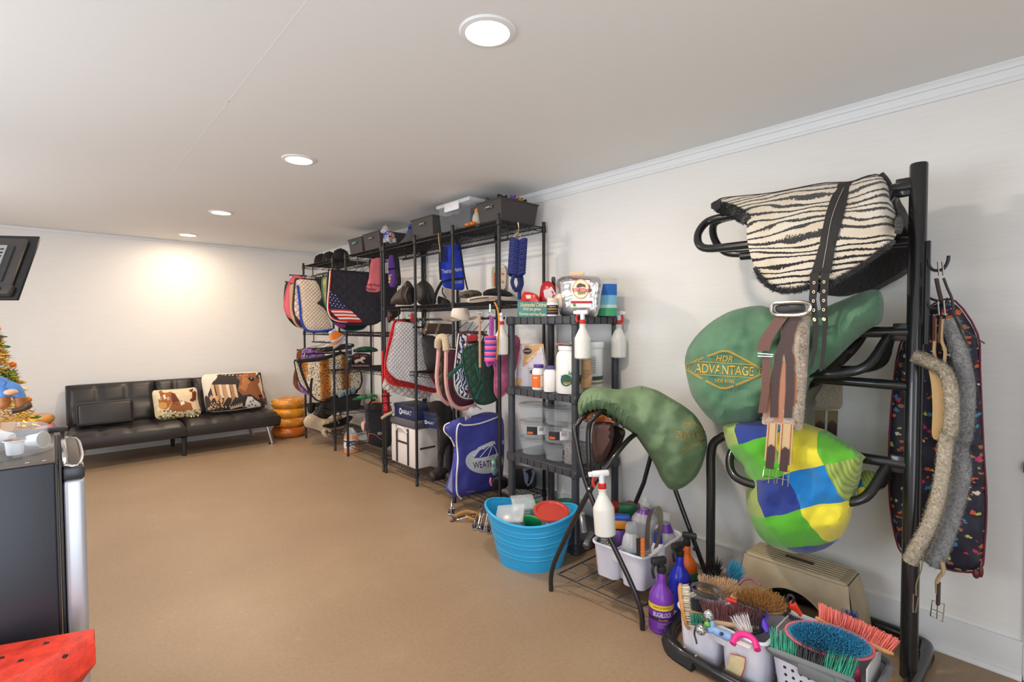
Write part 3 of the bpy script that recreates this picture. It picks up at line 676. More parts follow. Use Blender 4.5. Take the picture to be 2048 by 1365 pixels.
# ================================================================ wire shelving units
RX0, RX1 = 2.335, 2.785
def wire_rack(label, ys, shelves, H=2.19, rods=(), group='wire shelving units along the wall'):
    y0, y1 = min(ys), max(ys); t = T('wire_shelving_unit', label, 'shelving unit', ((RX0+RX1)/2, (y0+y1)/2, 0), group)
    for x in (RX0, RX1):
        for y in ys:
            def post(m):
                pr = [(.009, 0), (.014, .004), (.014, .03), (.0125, .032)]; z = .1
                while z < H-.05: pr += [(.0125, z), (.0112, z+.001), (.0112, z+.003), (.0125, z+.004)]; z += .05
                m.lathe(pr+[(.0125, H-.01), (.014, H-.008), (.013, H)], 12, (x, y, 0))
            part('post', WIRE, t, post)
    for z, ya, yb in [(q if isinstance(q, tuple) else (q, y0, y1)) for q in shelves]:
        def sh(m):
            a, b, c, d = RX0, RX1, ya, yb
            for zz in (z, z-.032):
                m.tube([(a, c, zz), (b, c, zz), (b, d, zz), (a, d, zz)], .0032, 6, closed=True)
            def zig(p, q):
                p = Vector(p); q = Vector(q); n = max(2, int((q-p).length/.03)); m.tube([p.lerp(q, i/n)+Vector((0, 0, 0 if i % 2 else -.032)) for i in range(n+1)], .0018, 4)
            for p, q in (((a, c, z), (b, c, z)), ((a, d, z), (b, d, z)), ((a, c, z), (a, d, z)), ((b, c, z), (b, d, z))): zig(p, q)
            for k in range(1, 4):
                x = a+(b-a)*k/4; zig((x, c, z), (x, d, z)); m.tube([(x, c, z-.032), (x, d, z-.032)], .0025, 4)
            y = c+.025
            while y < d: m.tube([(a, y, z+.002), (b, y, z+.002)], .0019, 4, caps=False); y += .026
            for x in (a, b):
                for y in ys:
                    if ya-.01 <= y <= yb+.01: m.lathe([(.0135, -.04), (.019, -.036), (.017, .008), (.0135, .01)], 12, (x, y, z), cap=False)
        part('wire_shelf', WIRE, t, sh)
    for x, z, ya, yb, up in rods:
        def rod(m):
            m.tube([(x, ya, z), (x, yb, z)], .0095, 10)
            for y in (ya+.05, yb-.05): m.tube([(x, y, z), (x, y, z+up)], .006, 6); m.box(x-.016, x+.016, y-.012, y+.012, z+up-.012, z+up)
        part('hanging_rod', WIRE, t, rod)
    return t
R1 = wire_rack('black wire shelving unit by the back wall with caps on top', (5.545, 6.43), (.17, .43, .905, 1.335, 2.155), rods=((2.42, 2.03, 5.6, 6.4, .12), (2.42, 1.21, 5.6, 6.4, .12)))
R2 = wire_rack('black wire shelving unit with two grey bins on top', (4.415, 5.21), (.145, .965, 1.335, 2.155), rods=((2.42, 2.03, 4.5, 5.15, .12),))
R3 = wire_rack('long black wire shelving unit with four bays and a clear tote on top', (2.705, 3.257, 3.815, 4.37), (.125, (1.0, 3.257, 4.37), 1.58, 2.15), rods=((2.5, 2.04, 2.75, 4.3, .11), (2.42, 1.46, 2.75, 4.3, .12)))
# ================================================================ saddle pads hanging in the shelves
HANG = mat('black_hanger', (26, 26, 28), .4)
def hanger(t, x0, x1, Y, z, rodz, xr):
    part('hanger', HANG, t, lambda m: (m.rbox(x0, x1, Y-.006, Y+.006, z-.012, z+.006, b=.003), m.tube(cr([((x0+x1)/2, Y, z), (xr, Y, rodz-.03), (xr+.018, Y, rodz), (xr, Y, rodz+.018), (xr-.018, Y, rodz+.004)], 4), .0028, 6)))
    for x in (x0+.03, x1-.03): part('hanger_clip', CHROME, t, lambda m: m.rbox(x-.012, x+.012, Y-.014, Y+.014, z-.04, z+.004, b=.003))
def pad(name, label, pts, Y, M, trim=None, th=.03, puff=.012, wr=.02, group='saddle pads hanging from the wire shelves', cat='saddle pad', tr=.006, trange=None, res=9, pw=8, hang=True):
    t = T(name, label, cat, tuple(PX(sum(p[0] for p in pts)/len(pts), max(p[1] for p in pts), 1, Y)), group); h = [None, None]
    def f(m): h[0] = relief(m, pts, 1, Y, th=th, puff=puff, pw=pw, wr=wr, ws=5, res=res); h[1] = m.poly
    part('quilted_panel', M, t, f)
    if trim:
        P = h[1]
        if trange: P = [p for p in P if trange(p)]
        part('binding', trim, t, lambda m: pline(m, P, 1, h[0], r=tr, closed=not trange, k=1, eps=.002, flat=.6))
    if hang:
        W_ = [PX(*q, 1, Y) for q in h[1]]; zt = max(q.z for q in W_); xm = [q.x for q in W_ if q.z > zt-.09]; a, b = min(xm), max(xm)
        rz = min([r for r in (2.03, 1.46 if Y < 4.4 else 1.21) if r > zt-.06] or [2.03]); xr = 2.42
        hanger(t, a+.01, max(b-.01, a+.08), Y+.02, zt+.004, max(rz, zt+.03), xr)
    return t, h[0]
DKG = mat('dark_green_cloth', (32, 62, 50), .85, bump=.2, bs=200); PINKC = mat('pink_cloth', (222, 110, 128), .85, bump=.2, bs=120); BEIGE = mat('beige_cloth', (196, 166, 134), .85, bump=.2, bs=120)
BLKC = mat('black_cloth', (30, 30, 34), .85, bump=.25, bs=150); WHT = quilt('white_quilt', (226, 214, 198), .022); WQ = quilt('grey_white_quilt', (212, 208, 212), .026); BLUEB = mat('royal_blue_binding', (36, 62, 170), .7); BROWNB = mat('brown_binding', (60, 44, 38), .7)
pad('saddle_pad', 'dark green saddle pad, rearmost of the pads by the back wall', zc('A', [(60, 600), (110, 590), (260, 640), (280, 1120), (180, 1110), (90, 1020), (40, 900), (42, 720)]), 6.16, DKG)
pad('saddle_pad', 'pink saddle pad hung behind the white pad with blue binding', zc('A', [(165, 508), (320, 560), (330, 700), (300, 1050), (110, 1010), (60, 940), (40, 860), (70, 680), (120, 560)]), 6.08, PINKC, mat('pink_binding', (214, 92, 116), .7))
pad('saddle_pad', 'beige saddle pad with a dark rim between the pink and the white pads', zc('A', [(110, 620), (170, 612), (330, 640), (330, 1140), (270, 1135), (190, 1105), (130, 1010), (108, 900)]), 6.0, BEIGE)
pad('saddle_pad', 'maroon saddle pad corner showing under the white pad', zc('A', [(150, 700), (300, 700), (300, 1110), (230, 1110), (170, 1050), (150, 900)]), 5.95, mat('maroon_cloth', (84, 34, 50), .85), None)
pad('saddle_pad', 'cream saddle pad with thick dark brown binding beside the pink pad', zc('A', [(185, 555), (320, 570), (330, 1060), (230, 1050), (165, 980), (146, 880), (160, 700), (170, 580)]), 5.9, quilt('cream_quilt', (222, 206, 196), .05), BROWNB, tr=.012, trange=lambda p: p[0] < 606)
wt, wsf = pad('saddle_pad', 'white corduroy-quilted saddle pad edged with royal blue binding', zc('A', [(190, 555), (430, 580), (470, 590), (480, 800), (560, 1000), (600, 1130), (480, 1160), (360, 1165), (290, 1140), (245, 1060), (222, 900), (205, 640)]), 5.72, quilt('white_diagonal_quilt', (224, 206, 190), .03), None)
part('blue_binding', BLUEB, wt, lambda m: pline(m, zc('A', [(198, 630), (215, 760), (228, 900), (236, 1010), (270, 1100), (320, 1150), (420, 1158), (520, 1148), (605, 1130)]), 1, wsf, r=.013, eps=.004))
0 and hanger(wt, PX(632, 560, 1, 5.7).x, PX(662, 560, 1, 5.7).x+.1, 5.7, PX(640, 561, 1, 5.7).z, 2.03, 2.42)
pad('saddle_pad', 'black ear-bonnet shaped pad with white cord between white and navy pads', zc('A', [(380, 545), (500, 560), (520, 700), (560, 1010), (530, 930), (490, 880), (440, 850), (415, 840), (480, 780), (450, 640)]), 5.55, BLKC, None, wr=0)
pad('saddle_pad', 'pale yellow saddle pad with green edge just behind the navy pad', zc('A', [(480, 540), (560, 520), (600, 560), (600, 960), (540, 920), (500, 820), (478, 660)]), 5.16, mat('pale_yellow_cloth', (214, 196, 140), .85), mat('green_edge', (60, 130, 80), .7), wr=0)
pad('saddle_pad', 'black saddle pad with teal edge hanging below the navy pad', zc('A', [(560, 800), (1000, 800), (1000, 1080), (950, 1130), (860, 1150), (760, 1150), (680, 1110), (590, 1050), (550, 960)]), 5.0, BLKC, mat('teal_edge', (60, 120, 126), .7))
pad('saddle_pad', 'magenta saddle pad strip peeking out under the navy pad', zc('A', [(600, 1050), (760, 1060), (740, 1120), (640, 1092)]), 4.95, mat('magenta_cloth', (176, 52, 140), .85), None, wr=0)
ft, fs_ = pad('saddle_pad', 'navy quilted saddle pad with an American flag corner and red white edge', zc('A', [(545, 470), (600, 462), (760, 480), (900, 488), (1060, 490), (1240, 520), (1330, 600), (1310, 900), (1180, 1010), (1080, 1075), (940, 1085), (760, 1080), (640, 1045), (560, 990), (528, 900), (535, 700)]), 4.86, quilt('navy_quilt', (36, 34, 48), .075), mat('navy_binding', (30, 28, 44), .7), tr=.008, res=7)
def flag(m):
    g = zc('A', [(565, 675), (640, 740), (720, 830), (800, 910), (562, 900), (555, 800)]); patch(m, g, 1, fs_, (34, 36, 78), .006, res=4)
    for i in range(7):
        a, b = i/7, (i+1)/7; L = lambda t: (562+t*(95)+t*t*40, 902+t*135); Rr = lambda t: (800+t*135, 912+t*128)
        q = [L(a), ((L(a)[0]+Rr(a)[0])/2, (L(a)[1]+Rr(a)[1])/2-4), Rr(a), Rr(b), ((L(b)[0]+Rr(b)[0])/2, (L(b)[1]+Rr(b)[1])/2-4), L(b)]
        patch(m, zc('A', q), 1, fs_, (206, 44, 40) if i % 2 == 0 else (236, 226, 220), .006, res=4)
    for r in range(7):
        for c in range(6):
            x = 570+c*40+(r % 2)*20; y = 705+r*31+c*9
            if inside((x, y), [(566, 690), (640, 752), (720, 842), (780, 895), (570, 888), (562, 800)]):
                star = [z1('A', x+(8 if k % 2 == 0 else 3.5)*math.sin(k*PI/5), y-(8 if k % 2 == 0 else 3.5)*math.cos(k*PI/5)) for k in range(10)]; patch(m, star, 1, fs_, (240, 238, 240), .008, res=9)
part('flag_corner', VC, ft, flag, ang=None)
part('red_piping', mat('red_piping', (214, 62, 44), .6), ft, lambda m: pline(m, zc('A', [(578, 466), (572, 560), (562, 680), (552, 800), (550, 900), (580, 985), (650, 1030), (760, 1045), (930, 1046)]), 1, fs_, r=.006, eps=.008))
part('white_piping', mat('white_piping', (236, 228, 220), .6), ft, lambda m: pline(m, zc('A', [(570, 466), (563, 560), (553, 680), (543, 800), (541, 905), (572, 992), (645, 1038), (760, 1052)]), 1, fs_, r=.005, eps=.007))
0 and hanger(ft, PX(705, 545, 1, 4.86).x, PX(745, 545, 1, 4.86).x, 4.875, PX(720, 546, 1, 4.86).z, 2.03, 2.42)
# lower pads of the far unit
def f_woodprint(t):
    uv = t.n('ShaderNodeUVMap').outputs[0]; mp = t.n('ShaderNodeMapping'); mp.inputs['Scale'].default_value = (40, 8, 1); t.l(uv, mp.inputs[0]); n = t.noise(mp.outputs[0], 1, 5, .7)
    t.l(t.ramp(n, [(.3, (60, 34, 20)), (.5, (120, 70, 40)), (.7, (150, 92, 54))]), t.b.inputs['Base Color'])
pad('saddle_pad', 'brown timber-print saddle pad left of the purple one', zc('B', [(175, 213), (280, 215), (300, 500), (300, 690), (240, 670), (165, 620), (135, 570), (140, 480), (170, 360)]), 6.12, custom('timber_print', f_woodprint))
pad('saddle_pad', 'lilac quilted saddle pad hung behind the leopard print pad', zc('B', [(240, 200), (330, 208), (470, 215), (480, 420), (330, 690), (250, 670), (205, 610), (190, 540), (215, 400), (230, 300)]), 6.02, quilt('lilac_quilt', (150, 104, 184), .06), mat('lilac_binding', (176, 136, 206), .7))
def f_leopard(t):
    uv = t.n('ShaderNodeUVMap').outputs[0]; d = t.vor(uv, 66, rnd=.9); sp = t.n('ShaderNodeSeparateXYZ'); t.l(uv, sp.inputs[0]); nz = t.noise(uv, 4, 3)
    band = t.math('SINE', t.math('ADD', t.math('MULTIPLY', sp.outputs[0], 25), t.math('MULTIPLY', nz, 1.2)))
    basec = t.ramp(t.math('ADD', t.math('MULTIPLY', band, .5), .5), [(.42, (232, 216, 192)), (.66, (204, 140, 56)), (.95, (160, 92, 30))])
    rad = t.math('ADD', .2, t.math('MULTIPLY', t.noise(uv, 70, 2), .36))
    t.l(t.mix(t.math('LESS_THAN', d, rad), basec, (30, 22, 20)), t.b.inputs['Base Color']); t.bump(t.noise(uv, 300, 3), .3, .005)
LEO = custom('leopard_plush', f_leopard)
lt, lsf = pad('saddle_pad', 'leopard print plush saddle pad with black binding', zc('B', [(195, 318), (400, 300), (560, 262), (640, 235), (760, 300), (840, 420), (866, 520), (840, 620), (760, 660), (640, 700), (520, 745), (450, 760), (370, 735), (330, 680), (260, 520)]), 5.74, LEO, BLKC, tr=.01, puff=.02)
part('top_band', BLKC, lt, lambda m: pline(m, zc('B', [(195, 330), (400, 312), (560, 270), (650, 232)]), 1, lsf, r=.02, eps=.004, flat=.4))
part('billet_strap', BLKC, lt, lambda m: (pline(m, zc('B', [(335, 510), (325, 600), (320, 780)]), 1, lsf, r=.014, eps=.03, flat=.3), pline(m, zc('B', [(470, 740), (560, 708), (620, 690)]), 1, lsf, r=.014, eps=.01, flat=.3)))
pad('saddle_pad', 'narrow black and cream pad edge left of the leopard print', zc('B', [(143, 318), (185, 330), (230, 480), (300, 640), (290, 660), (200, 560), (170, 440)]), 5.84, mat('mottled_cream', (200, 186, 170), .9, var=.3, vs=60), BLKC, wr=0)
# red and white pads of the long unit
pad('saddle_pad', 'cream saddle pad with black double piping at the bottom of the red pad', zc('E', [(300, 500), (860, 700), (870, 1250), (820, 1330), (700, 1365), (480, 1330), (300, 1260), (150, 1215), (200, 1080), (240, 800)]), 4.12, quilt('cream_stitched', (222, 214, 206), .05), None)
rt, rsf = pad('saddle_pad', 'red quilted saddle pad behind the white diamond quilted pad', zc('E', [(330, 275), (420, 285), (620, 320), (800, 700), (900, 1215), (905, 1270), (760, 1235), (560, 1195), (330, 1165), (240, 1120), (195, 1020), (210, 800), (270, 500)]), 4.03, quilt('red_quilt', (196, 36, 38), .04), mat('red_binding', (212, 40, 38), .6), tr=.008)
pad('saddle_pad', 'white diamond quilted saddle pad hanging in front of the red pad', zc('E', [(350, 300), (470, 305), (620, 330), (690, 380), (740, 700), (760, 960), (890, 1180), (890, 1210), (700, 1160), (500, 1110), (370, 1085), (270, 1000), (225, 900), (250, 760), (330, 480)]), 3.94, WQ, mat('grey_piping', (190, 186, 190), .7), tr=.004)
# brown and maroon pads with pink tube trim
PKT = mat('dusty_pink_tube', (200, 150, 142), .8)
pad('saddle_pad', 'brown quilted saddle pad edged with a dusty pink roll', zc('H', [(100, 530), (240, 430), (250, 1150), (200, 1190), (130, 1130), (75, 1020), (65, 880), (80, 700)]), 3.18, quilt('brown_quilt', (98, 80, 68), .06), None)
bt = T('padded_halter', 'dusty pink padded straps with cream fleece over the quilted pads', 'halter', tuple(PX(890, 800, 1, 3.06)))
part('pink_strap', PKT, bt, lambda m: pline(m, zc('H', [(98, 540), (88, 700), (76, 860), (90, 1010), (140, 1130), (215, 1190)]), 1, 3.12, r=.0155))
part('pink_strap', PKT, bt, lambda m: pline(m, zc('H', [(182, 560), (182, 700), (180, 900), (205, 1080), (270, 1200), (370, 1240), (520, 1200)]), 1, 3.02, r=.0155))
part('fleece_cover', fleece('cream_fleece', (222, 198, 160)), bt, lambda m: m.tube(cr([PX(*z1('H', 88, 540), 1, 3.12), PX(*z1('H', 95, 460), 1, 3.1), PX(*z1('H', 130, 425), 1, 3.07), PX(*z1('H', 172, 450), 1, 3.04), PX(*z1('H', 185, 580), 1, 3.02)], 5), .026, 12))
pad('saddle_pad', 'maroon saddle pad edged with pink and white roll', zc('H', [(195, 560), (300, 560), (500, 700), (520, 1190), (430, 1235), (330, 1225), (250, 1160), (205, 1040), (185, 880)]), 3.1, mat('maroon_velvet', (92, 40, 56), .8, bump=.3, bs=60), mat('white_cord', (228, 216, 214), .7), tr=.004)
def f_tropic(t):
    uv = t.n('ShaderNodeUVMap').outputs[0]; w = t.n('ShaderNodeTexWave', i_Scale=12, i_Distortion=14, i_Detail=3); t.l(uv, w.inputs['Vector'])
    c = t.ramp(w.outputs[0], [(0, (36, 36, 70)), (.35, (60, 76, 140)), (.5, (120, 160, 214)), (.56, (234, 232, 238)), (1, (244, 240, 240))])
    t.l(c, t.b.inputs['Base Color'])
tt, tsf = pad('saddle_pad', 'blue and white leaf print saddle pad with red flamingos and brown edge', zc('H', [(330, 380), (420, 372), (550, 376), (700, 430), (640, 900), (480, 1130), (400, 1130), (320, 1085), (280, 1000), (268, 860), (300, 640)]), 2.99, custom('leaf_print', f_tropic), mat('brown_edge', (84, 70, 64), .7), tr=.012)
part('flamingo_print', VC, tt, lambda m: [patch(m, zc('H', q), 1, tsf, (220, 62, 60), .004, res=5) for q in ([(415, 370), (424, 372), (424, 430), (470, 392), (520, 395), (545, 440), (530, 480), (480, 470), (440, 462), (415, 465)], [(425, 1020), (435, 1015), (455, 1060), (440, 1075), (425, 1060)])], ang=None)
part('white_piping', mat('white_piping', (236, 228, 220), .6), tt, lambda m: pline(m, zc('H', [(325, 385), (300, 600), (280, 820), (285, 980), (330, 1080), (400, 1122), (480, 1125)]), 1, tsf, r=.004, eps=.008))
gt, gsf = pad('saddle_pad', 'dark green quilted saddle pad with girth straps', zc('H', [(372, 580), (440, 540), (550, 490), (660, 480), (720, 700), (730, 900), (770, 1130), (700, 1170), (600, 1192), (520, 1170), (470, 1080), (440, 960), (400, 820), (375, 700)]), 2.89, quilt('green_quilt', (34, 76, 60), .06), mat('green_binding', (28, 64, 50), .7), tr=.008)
part('girth_strap', mat('green_web', (40, 92, 78), .8), gt, lambda m: (pline(m, zc('H', [(205, 880), (280, 810), (370, 730)]), 1, 2.9, r=.016, flat=.3), pline(m, zc('H', [(515, 720), (545, 800), (575, 920)]), 1, gsf, r=.016, flat=.3, eps=.02), pline(m, zc('H', [(530, 1130), (560, 1050), (600, 965)]), 1, gsf, r=.012, flat=.3, eps=.02)))
pad('saddle_pad', 'pink and purple tie-dyed pad hanging behind the plastic shelf posts', zc('H', [(640, 470), (900, 420), (1030, 424), (1000, 700), (930, 1000), (830, 1090), (780, 1130), (735, 1060), (730, 920), (745, 800)]), 2.76, mat('tie_dye', (206, 110, 150), .85, var=.25, vs=5), mat('pink_pad_edge', (220, 110, 140), .7))
# leather saddle flap bag (brown), the dark bag behind the white pad
bgq = T('leather_tack_case', 'dark brown leather case with buckled straps hung in the long unit', 'case', tuple(PX(870, 740, 1, 3.7)))
part('case_lid', mat('brown_black_leather', (66, 54, 46), .45, bump=.2, bs=90), bgq, lambda m: relief(m, zc('E', [(790, 320), (1120, 330), (1130, 470), (670, 470), (700, 420)]), 1, 3.62, th=.1, puff=.02, pw=5, sm=1))
part('case_body', mat('charcoal_nylon', (58, 56, 58), .7, bump=.2, bs=150), bgq, lambda m: relief(m, zc('E', [(690, 480), (930, 490), (960, 940), (760, 950), (720, 700)]), 1, 3.66, th=.12, puff=.02, pw=8))
for a in (790, 950): part('buckle_strap', mat('tan_leather', (120, 96, 74), .5), bgq, lambda m: pline(m, zc('E', [(a, 330), (a-50, 470)]), 1, 3.6, r=.012, flat=.3, k=1)); part('rivet', CHROME, bgq, lambda m: m.ball(PX(*z1('E', a-20, 410), 1, 3.585), .006, 8, 6))
# ================================================================ vests, ropes and small things hanging under the top shelves
def vest(label, pts, Y, c, straps, txts, name='therapy_horse_vest', trim=None):
    t = T(name, label, 'vest', tuple(PX(sum(p[0] for p in pts)/len(pts), max(p[1] for p in pts), 1, Y)), 'cloth vests hanging from the rods'); h = [0]
    def f(m): h[0] = relief(m, pts, 1, Y, th=.012, puff=.008, pw=5, wr=.03, ws=9, res=5)
    part('panel', mat('vest_' + name + str(Y), c, .8, bump=.15, bs=200), t, f)
    part('edging', BLKC, t, lambda m: [pline(m, s, 1, h[0], r=.008, flat=.5, eps=.003, k=3) for s in straps])
    if txts:
        def tx(m):
            for s, x, y, w, hh_, ang, c_ in txts: ptext(m, s, x, y, w, hh_, 1, h[0], c_, ang, eps=.006)
        part('lettering', VC, t, tx, ang=None)
    return t, h[0]
vest('pink vest lettered Therapy Horse hanging over the navy pad', zc('C', [(315, 750), (425, 728), (418, 950), (412, 1090), (250, 1080), (290, 960), (300, 850)]), 4.5, (226, 116, 126), [zc('C', [(426, 730), (418, 950), (412, 1090)]), zc('C', [(300, 1100), (285, 1160), (292, 1230)]), zc('C', [(408, 1090), (410, 1170)])], [('Therapy Horse', *z1('C', 322, 1012), 31, 8, 7, (70, 24, 44)), ('"Pandora"', *z1('C', 312, 1052), 24, 7, 5, (70, 24, 44))])
pv, pvs = vest('purple vest with a yellow crest hanging beside the pink vest', zc('C', [(486, 715), (545, 705), (560, 850), (575, 1035), (488, 1035)]), 4.3, (104, 66, 158), [zc('C', [(546, 706), (562, 850), (577, 1035), (488, 1036)]), zc('C', [(486, 855), (556, 845)])], [])
part('crest', VC, pv, lambda m: (patch(m, zc('C', [(488, 915), (525, 905), (526, 915), (490, 926)]), 1, pvs, (226, 190, 70), .004), patch(m, zc('C', [(492, 930), (512, 928), (514, 955), (500, 970), (490, 955)]), 1, pvs, (226, 190, 70), .004), patch(m, zc('C', [(488, 975), (510, 970), (510, 985), (490, 995)]), 1, pvs, (226, 190, 70), .004)), ang=None)
vest('black vest folded behind the purple vest', zc('C', [(545, 710), (595, 725), (612, 900), (622, 1010), (580, 1030), (565, 880)]), 4.26, (32, 28, 34), [], [], name='black_vest')
vest('royal blue vest lettered Therapy Horse with black edging', zc('D', [(130, 620), (230, 605), (300, 592), (325, 780), (350, 1000), (345, 1068), (240, 1060), (130, 1035), (105, 940), (98, 780)]), 3.42, (38, 66, 196), [zc('D', [(300, 592), (328, 780), (352, 940), (380, 1060)]), zc('D', [(110, 985), (230, 955), (348, 945)]), zc('D', [(98, 640), (96, 800), (105, 960)]), zc('D', [(110, 985), (60, 1080), (30, 1210)]), zc('D', [(130, 1040), (125, 1090), (160, 1140)])], [('Therapy Horse', *z1('D', 222, 870), 41, 11, -9, (236, 232, 240)), ('IN TRAINING', *z1('D', 270, 985), 22, 6, -4, (190, 180, 214))], name='blue_vest')
cb = T('mane_comb', 'black plastic mane comb hung on a cord before the blue vest', 'comb', tuple(PX(883, 520, 1, 3.3)))
part('handle', BLK, cb, lambda m: pline(m, zc('D', [(115, 480), (105, 560), (108, 640), (112, 780)]), 1, 3.3, r=.012, flat=.5, k=2))
part('spine', BLK, cb, lambda m: pline(m, zc('D', [(116, 620), (116, 780)]), 1, 3.3, r=.012, flat=.4, k=1))
for k in range(12): part('tooth', BLK, cb, lambda m: pline(m, zc('D', [(118, 630+k*13), (180, 632+k*13)]), 1, 3.3, r=.0035, k=1, n=5))
part('cord', mat('twine', (190, 160, 110), .9), cb, lambda m: pline(m, zc('D', [(85, 490), (88, 560), (100, 640), (100, 680)]), 1, 3.29, r=.003))
# navy coiled lead rope on a hook
def f_rope(c1, c2, c3=None):
    def f(t):
        o = t.crd(); w = t.n('ShaderNodeTexWave', i_Scale=60, i_Distortion=3, i_Detail=1); w.bands_direction = 'DIAGONAL'; t.l(o, w.inputs['Vector'])
        t.l(t.ramp(w.outputs[0], [(.4, c1), (.6, c2)] if not c3 else [(.25, c1), (.5, c2), (.75, c3)], 'CONSTANT' if c3 else 'LINEAR'), t.b.inputs['Base Color']); t.bump(w.outputs[0], .6, .004)
    return f
NAVYR = custom('navy_rope', f_rope((18, 20, 50), (60, 74, 150))); PBR = custom('pink_blue_rope', f_rope((40, 60, 190), (206, 60, 120), (240, 110, 150)))
rp = T('lead_rope', 'navy blue braided lead rope coiled on a brass clip', 'rope', tuple(PX(1036, 585, 1, 2.72)), 'ropes hanging from the shelves')
ry = 2.68; c0 = PX(*z1('D', 895, 575), 1, ry); c1 = PX(*z1('D', 875, 905), 1, ry); wR = (PX(*z1('D', 955, 700), 1, ry)-PX(*z1('D', 835, 700), 1, ry)).length/2
for k in range(13):
    c = c0.lerp(c1, k/12)
    for sd_ in (-1, 1): part('rope_turn', (NAVYR, mat('rope_royal', (44, 56, 128), .7, bump=.5, bs=260))[(k+(sd_ > 0)) % 2], rp, lambda m: m.tube([c+RT*sd_*wR*.42+RT*(wR*.5*math.cos(a))+Vector((-.3*wR*math.sin(a), -.5*wR*math.sin(a), .013*math.sin(a+sd_))) for a in [2*PI*i/12 for i in range(12)]], .0125, 8, closed=True))
part('rope_end', NAVYR, rp, lambda m: (m.tube(cr([PX(*z1('D', 850, 915), 1, ry), PX(*z1('D', 830, 990), 1, ry), PX(*z1('D', 870, 1070), 1, ry), PX(*z1('D', 905, 1000), 1, ry), PX(*z1('D', 890, 920), 1, ry)], 5), .014, 8), m.tube(cr([PX(*z1('D', 920, 910), 1, ry), PX(*z1('D', 930, 1000), 1, ry), PX(*z1('D', 905, 1080), 1, ry), PX(*z1('D', 905, 1160), 1, ry)], 5), .014, 8)))
BRASS = mat('brass_clip', (198, 176, 140), .3, .9)
part('clip', BRASS, rp, lambda m: (m.tube(cr([PX(*z1('D', 890, 380), 1, ry), PX(*z1('D', 896, 440), 1, ry), PX(*z1('D', 880, 500), 1, ry)], 4), .004, 6), m.tube([PX(*z1('D', 883+30*math.cos(a), 515+30*math.sin(a)), 1, ry) for a in [2*PI*i/16 for i in range(16)]], .004, 6, closed=True)))
pr_ = T('lead_rope', 'pink and blue striped lead rope bundled in a coil', 'rope', tuple(PX(981, 735, 1, 2.62)), 'ropes hanging from the shelves')
qy = 2.62; a0 = PX(*z1('H', 690, 425), 1, qy); a1 = PX(*z1('H', 685, 690), 1, qy); wq = (PX(*z1('H', 738, 550), 1, qy)-PX(*z1('H', 636, 550), 1, qy)).length/2
for k in range(13):
    c = a0.lerp(a1, k/12); part('rope_turn', (mat('rope_pink', (216, 72, 132), .7, bump=.4, bs=300), mat('rope_blue', (46, 74, 176), .7, bump=.4, bs=300), mat('rope_pale_pink', (232, 120, 160), .7, bump=.4, bs=300))[k % 3], pr_, lambda m: m.tube([c+Vector((wq*.85*math.cos(a), wq*.8*math.sin(a), 0)) for a in [2*PI*i/14 for i in range(14)]], .009, 8, closed=True))
part('rope_end', PBR, pr_, lambda m: m.tube([PX(*z1('H', 695, 190), 1, qy), PX(*z1('H', 690, 300), 1, qy), PX(*z1('H', 695, 420), 1, qy)], .011, 8))
part('rope_end', PBR, pr_, lambda m: (m.tube([PX(*z1('H', 712, 190), 1, qy), PX(*z1('H', 712, 300), 1, qy), PX(*z1('H', 705, 420), 1, qy)], .011, 8)))
part('rope_knot', PBR, pr_, lambda m: (m.tube(cr([PX(*z1('H', 650, 700), 1, qy), PX(*z1('H', 665, 745), 1, qy), PX(*z1('H', 700, 715), 1, qy), PX(*z1('H', 750, 745), 1, qy)], 4), .013, 8)))
part('snap_ring', CHROME, pr_, lambda m: (m.tube([PX(*z1('H', 695+32*math.cos(a), 168+32*math.sin(a)), 1, qy) for a in [2*PI*i/16 for i in range(16)]], .0035, 6, closed=True), m.tube([PX(*z1('H', 685, 140), 1, qy), PX(*z1('H', 685, 50), 1, qy)], .006, 6)))
wh = T('whip', 'tan braided riding whip hanging by a ring between the pads', 'whip', tuple(PX(960, 760, 1, 2.66)))
part('shaft', mat('tan_braid', (176, 142, 112), .7, bump=.4, bs=300), wh, lambda m: m.tube([PX(*z1('H', 565, 190), 1, 2.66), PX(*z1('H', 567, 500), 1, 2.66), PX(*z1('H', 570, 770), 1, 2.66)], .0085, 8))
part('tip', BLK, wh, lambda m: m.tube([PX(*z1('H', 570, 770), 1, 2.66), PX(*z1('H', 572, 850), 1, 2.66)], .005, 6))
part('ring', CHROME, wh, lambda m: m.tube([PX(*z1('H', 569+22*math.cos(a), 143+22*math.sin(a)), 1, 2.66) for a in [2*PI*i/16 for i in range(16)]], .003, 6, closed=True))
oc = T('bungee_cord', 'orange and yellow cord hanging beside the pink blue rope', 'cord', tuple(PX(996, 700, 1, 2.6)))
part('cord', mat('orange_cord', (226, 150, 60), .6, var=.2, vs=40), oc, lambda m: m.tube(cr([PX(*z1('H', 735, 30), 1, 2.6), PX(*z1('H', 770, 110), 1, 2.6), PX(*z1('H', 785, 240), 1, 2.6), PX(*z1('H', 780, 400), 1, 2.6), PX(*z1('H', 755, 680), 1, 2.6)], 5), .006, 8))
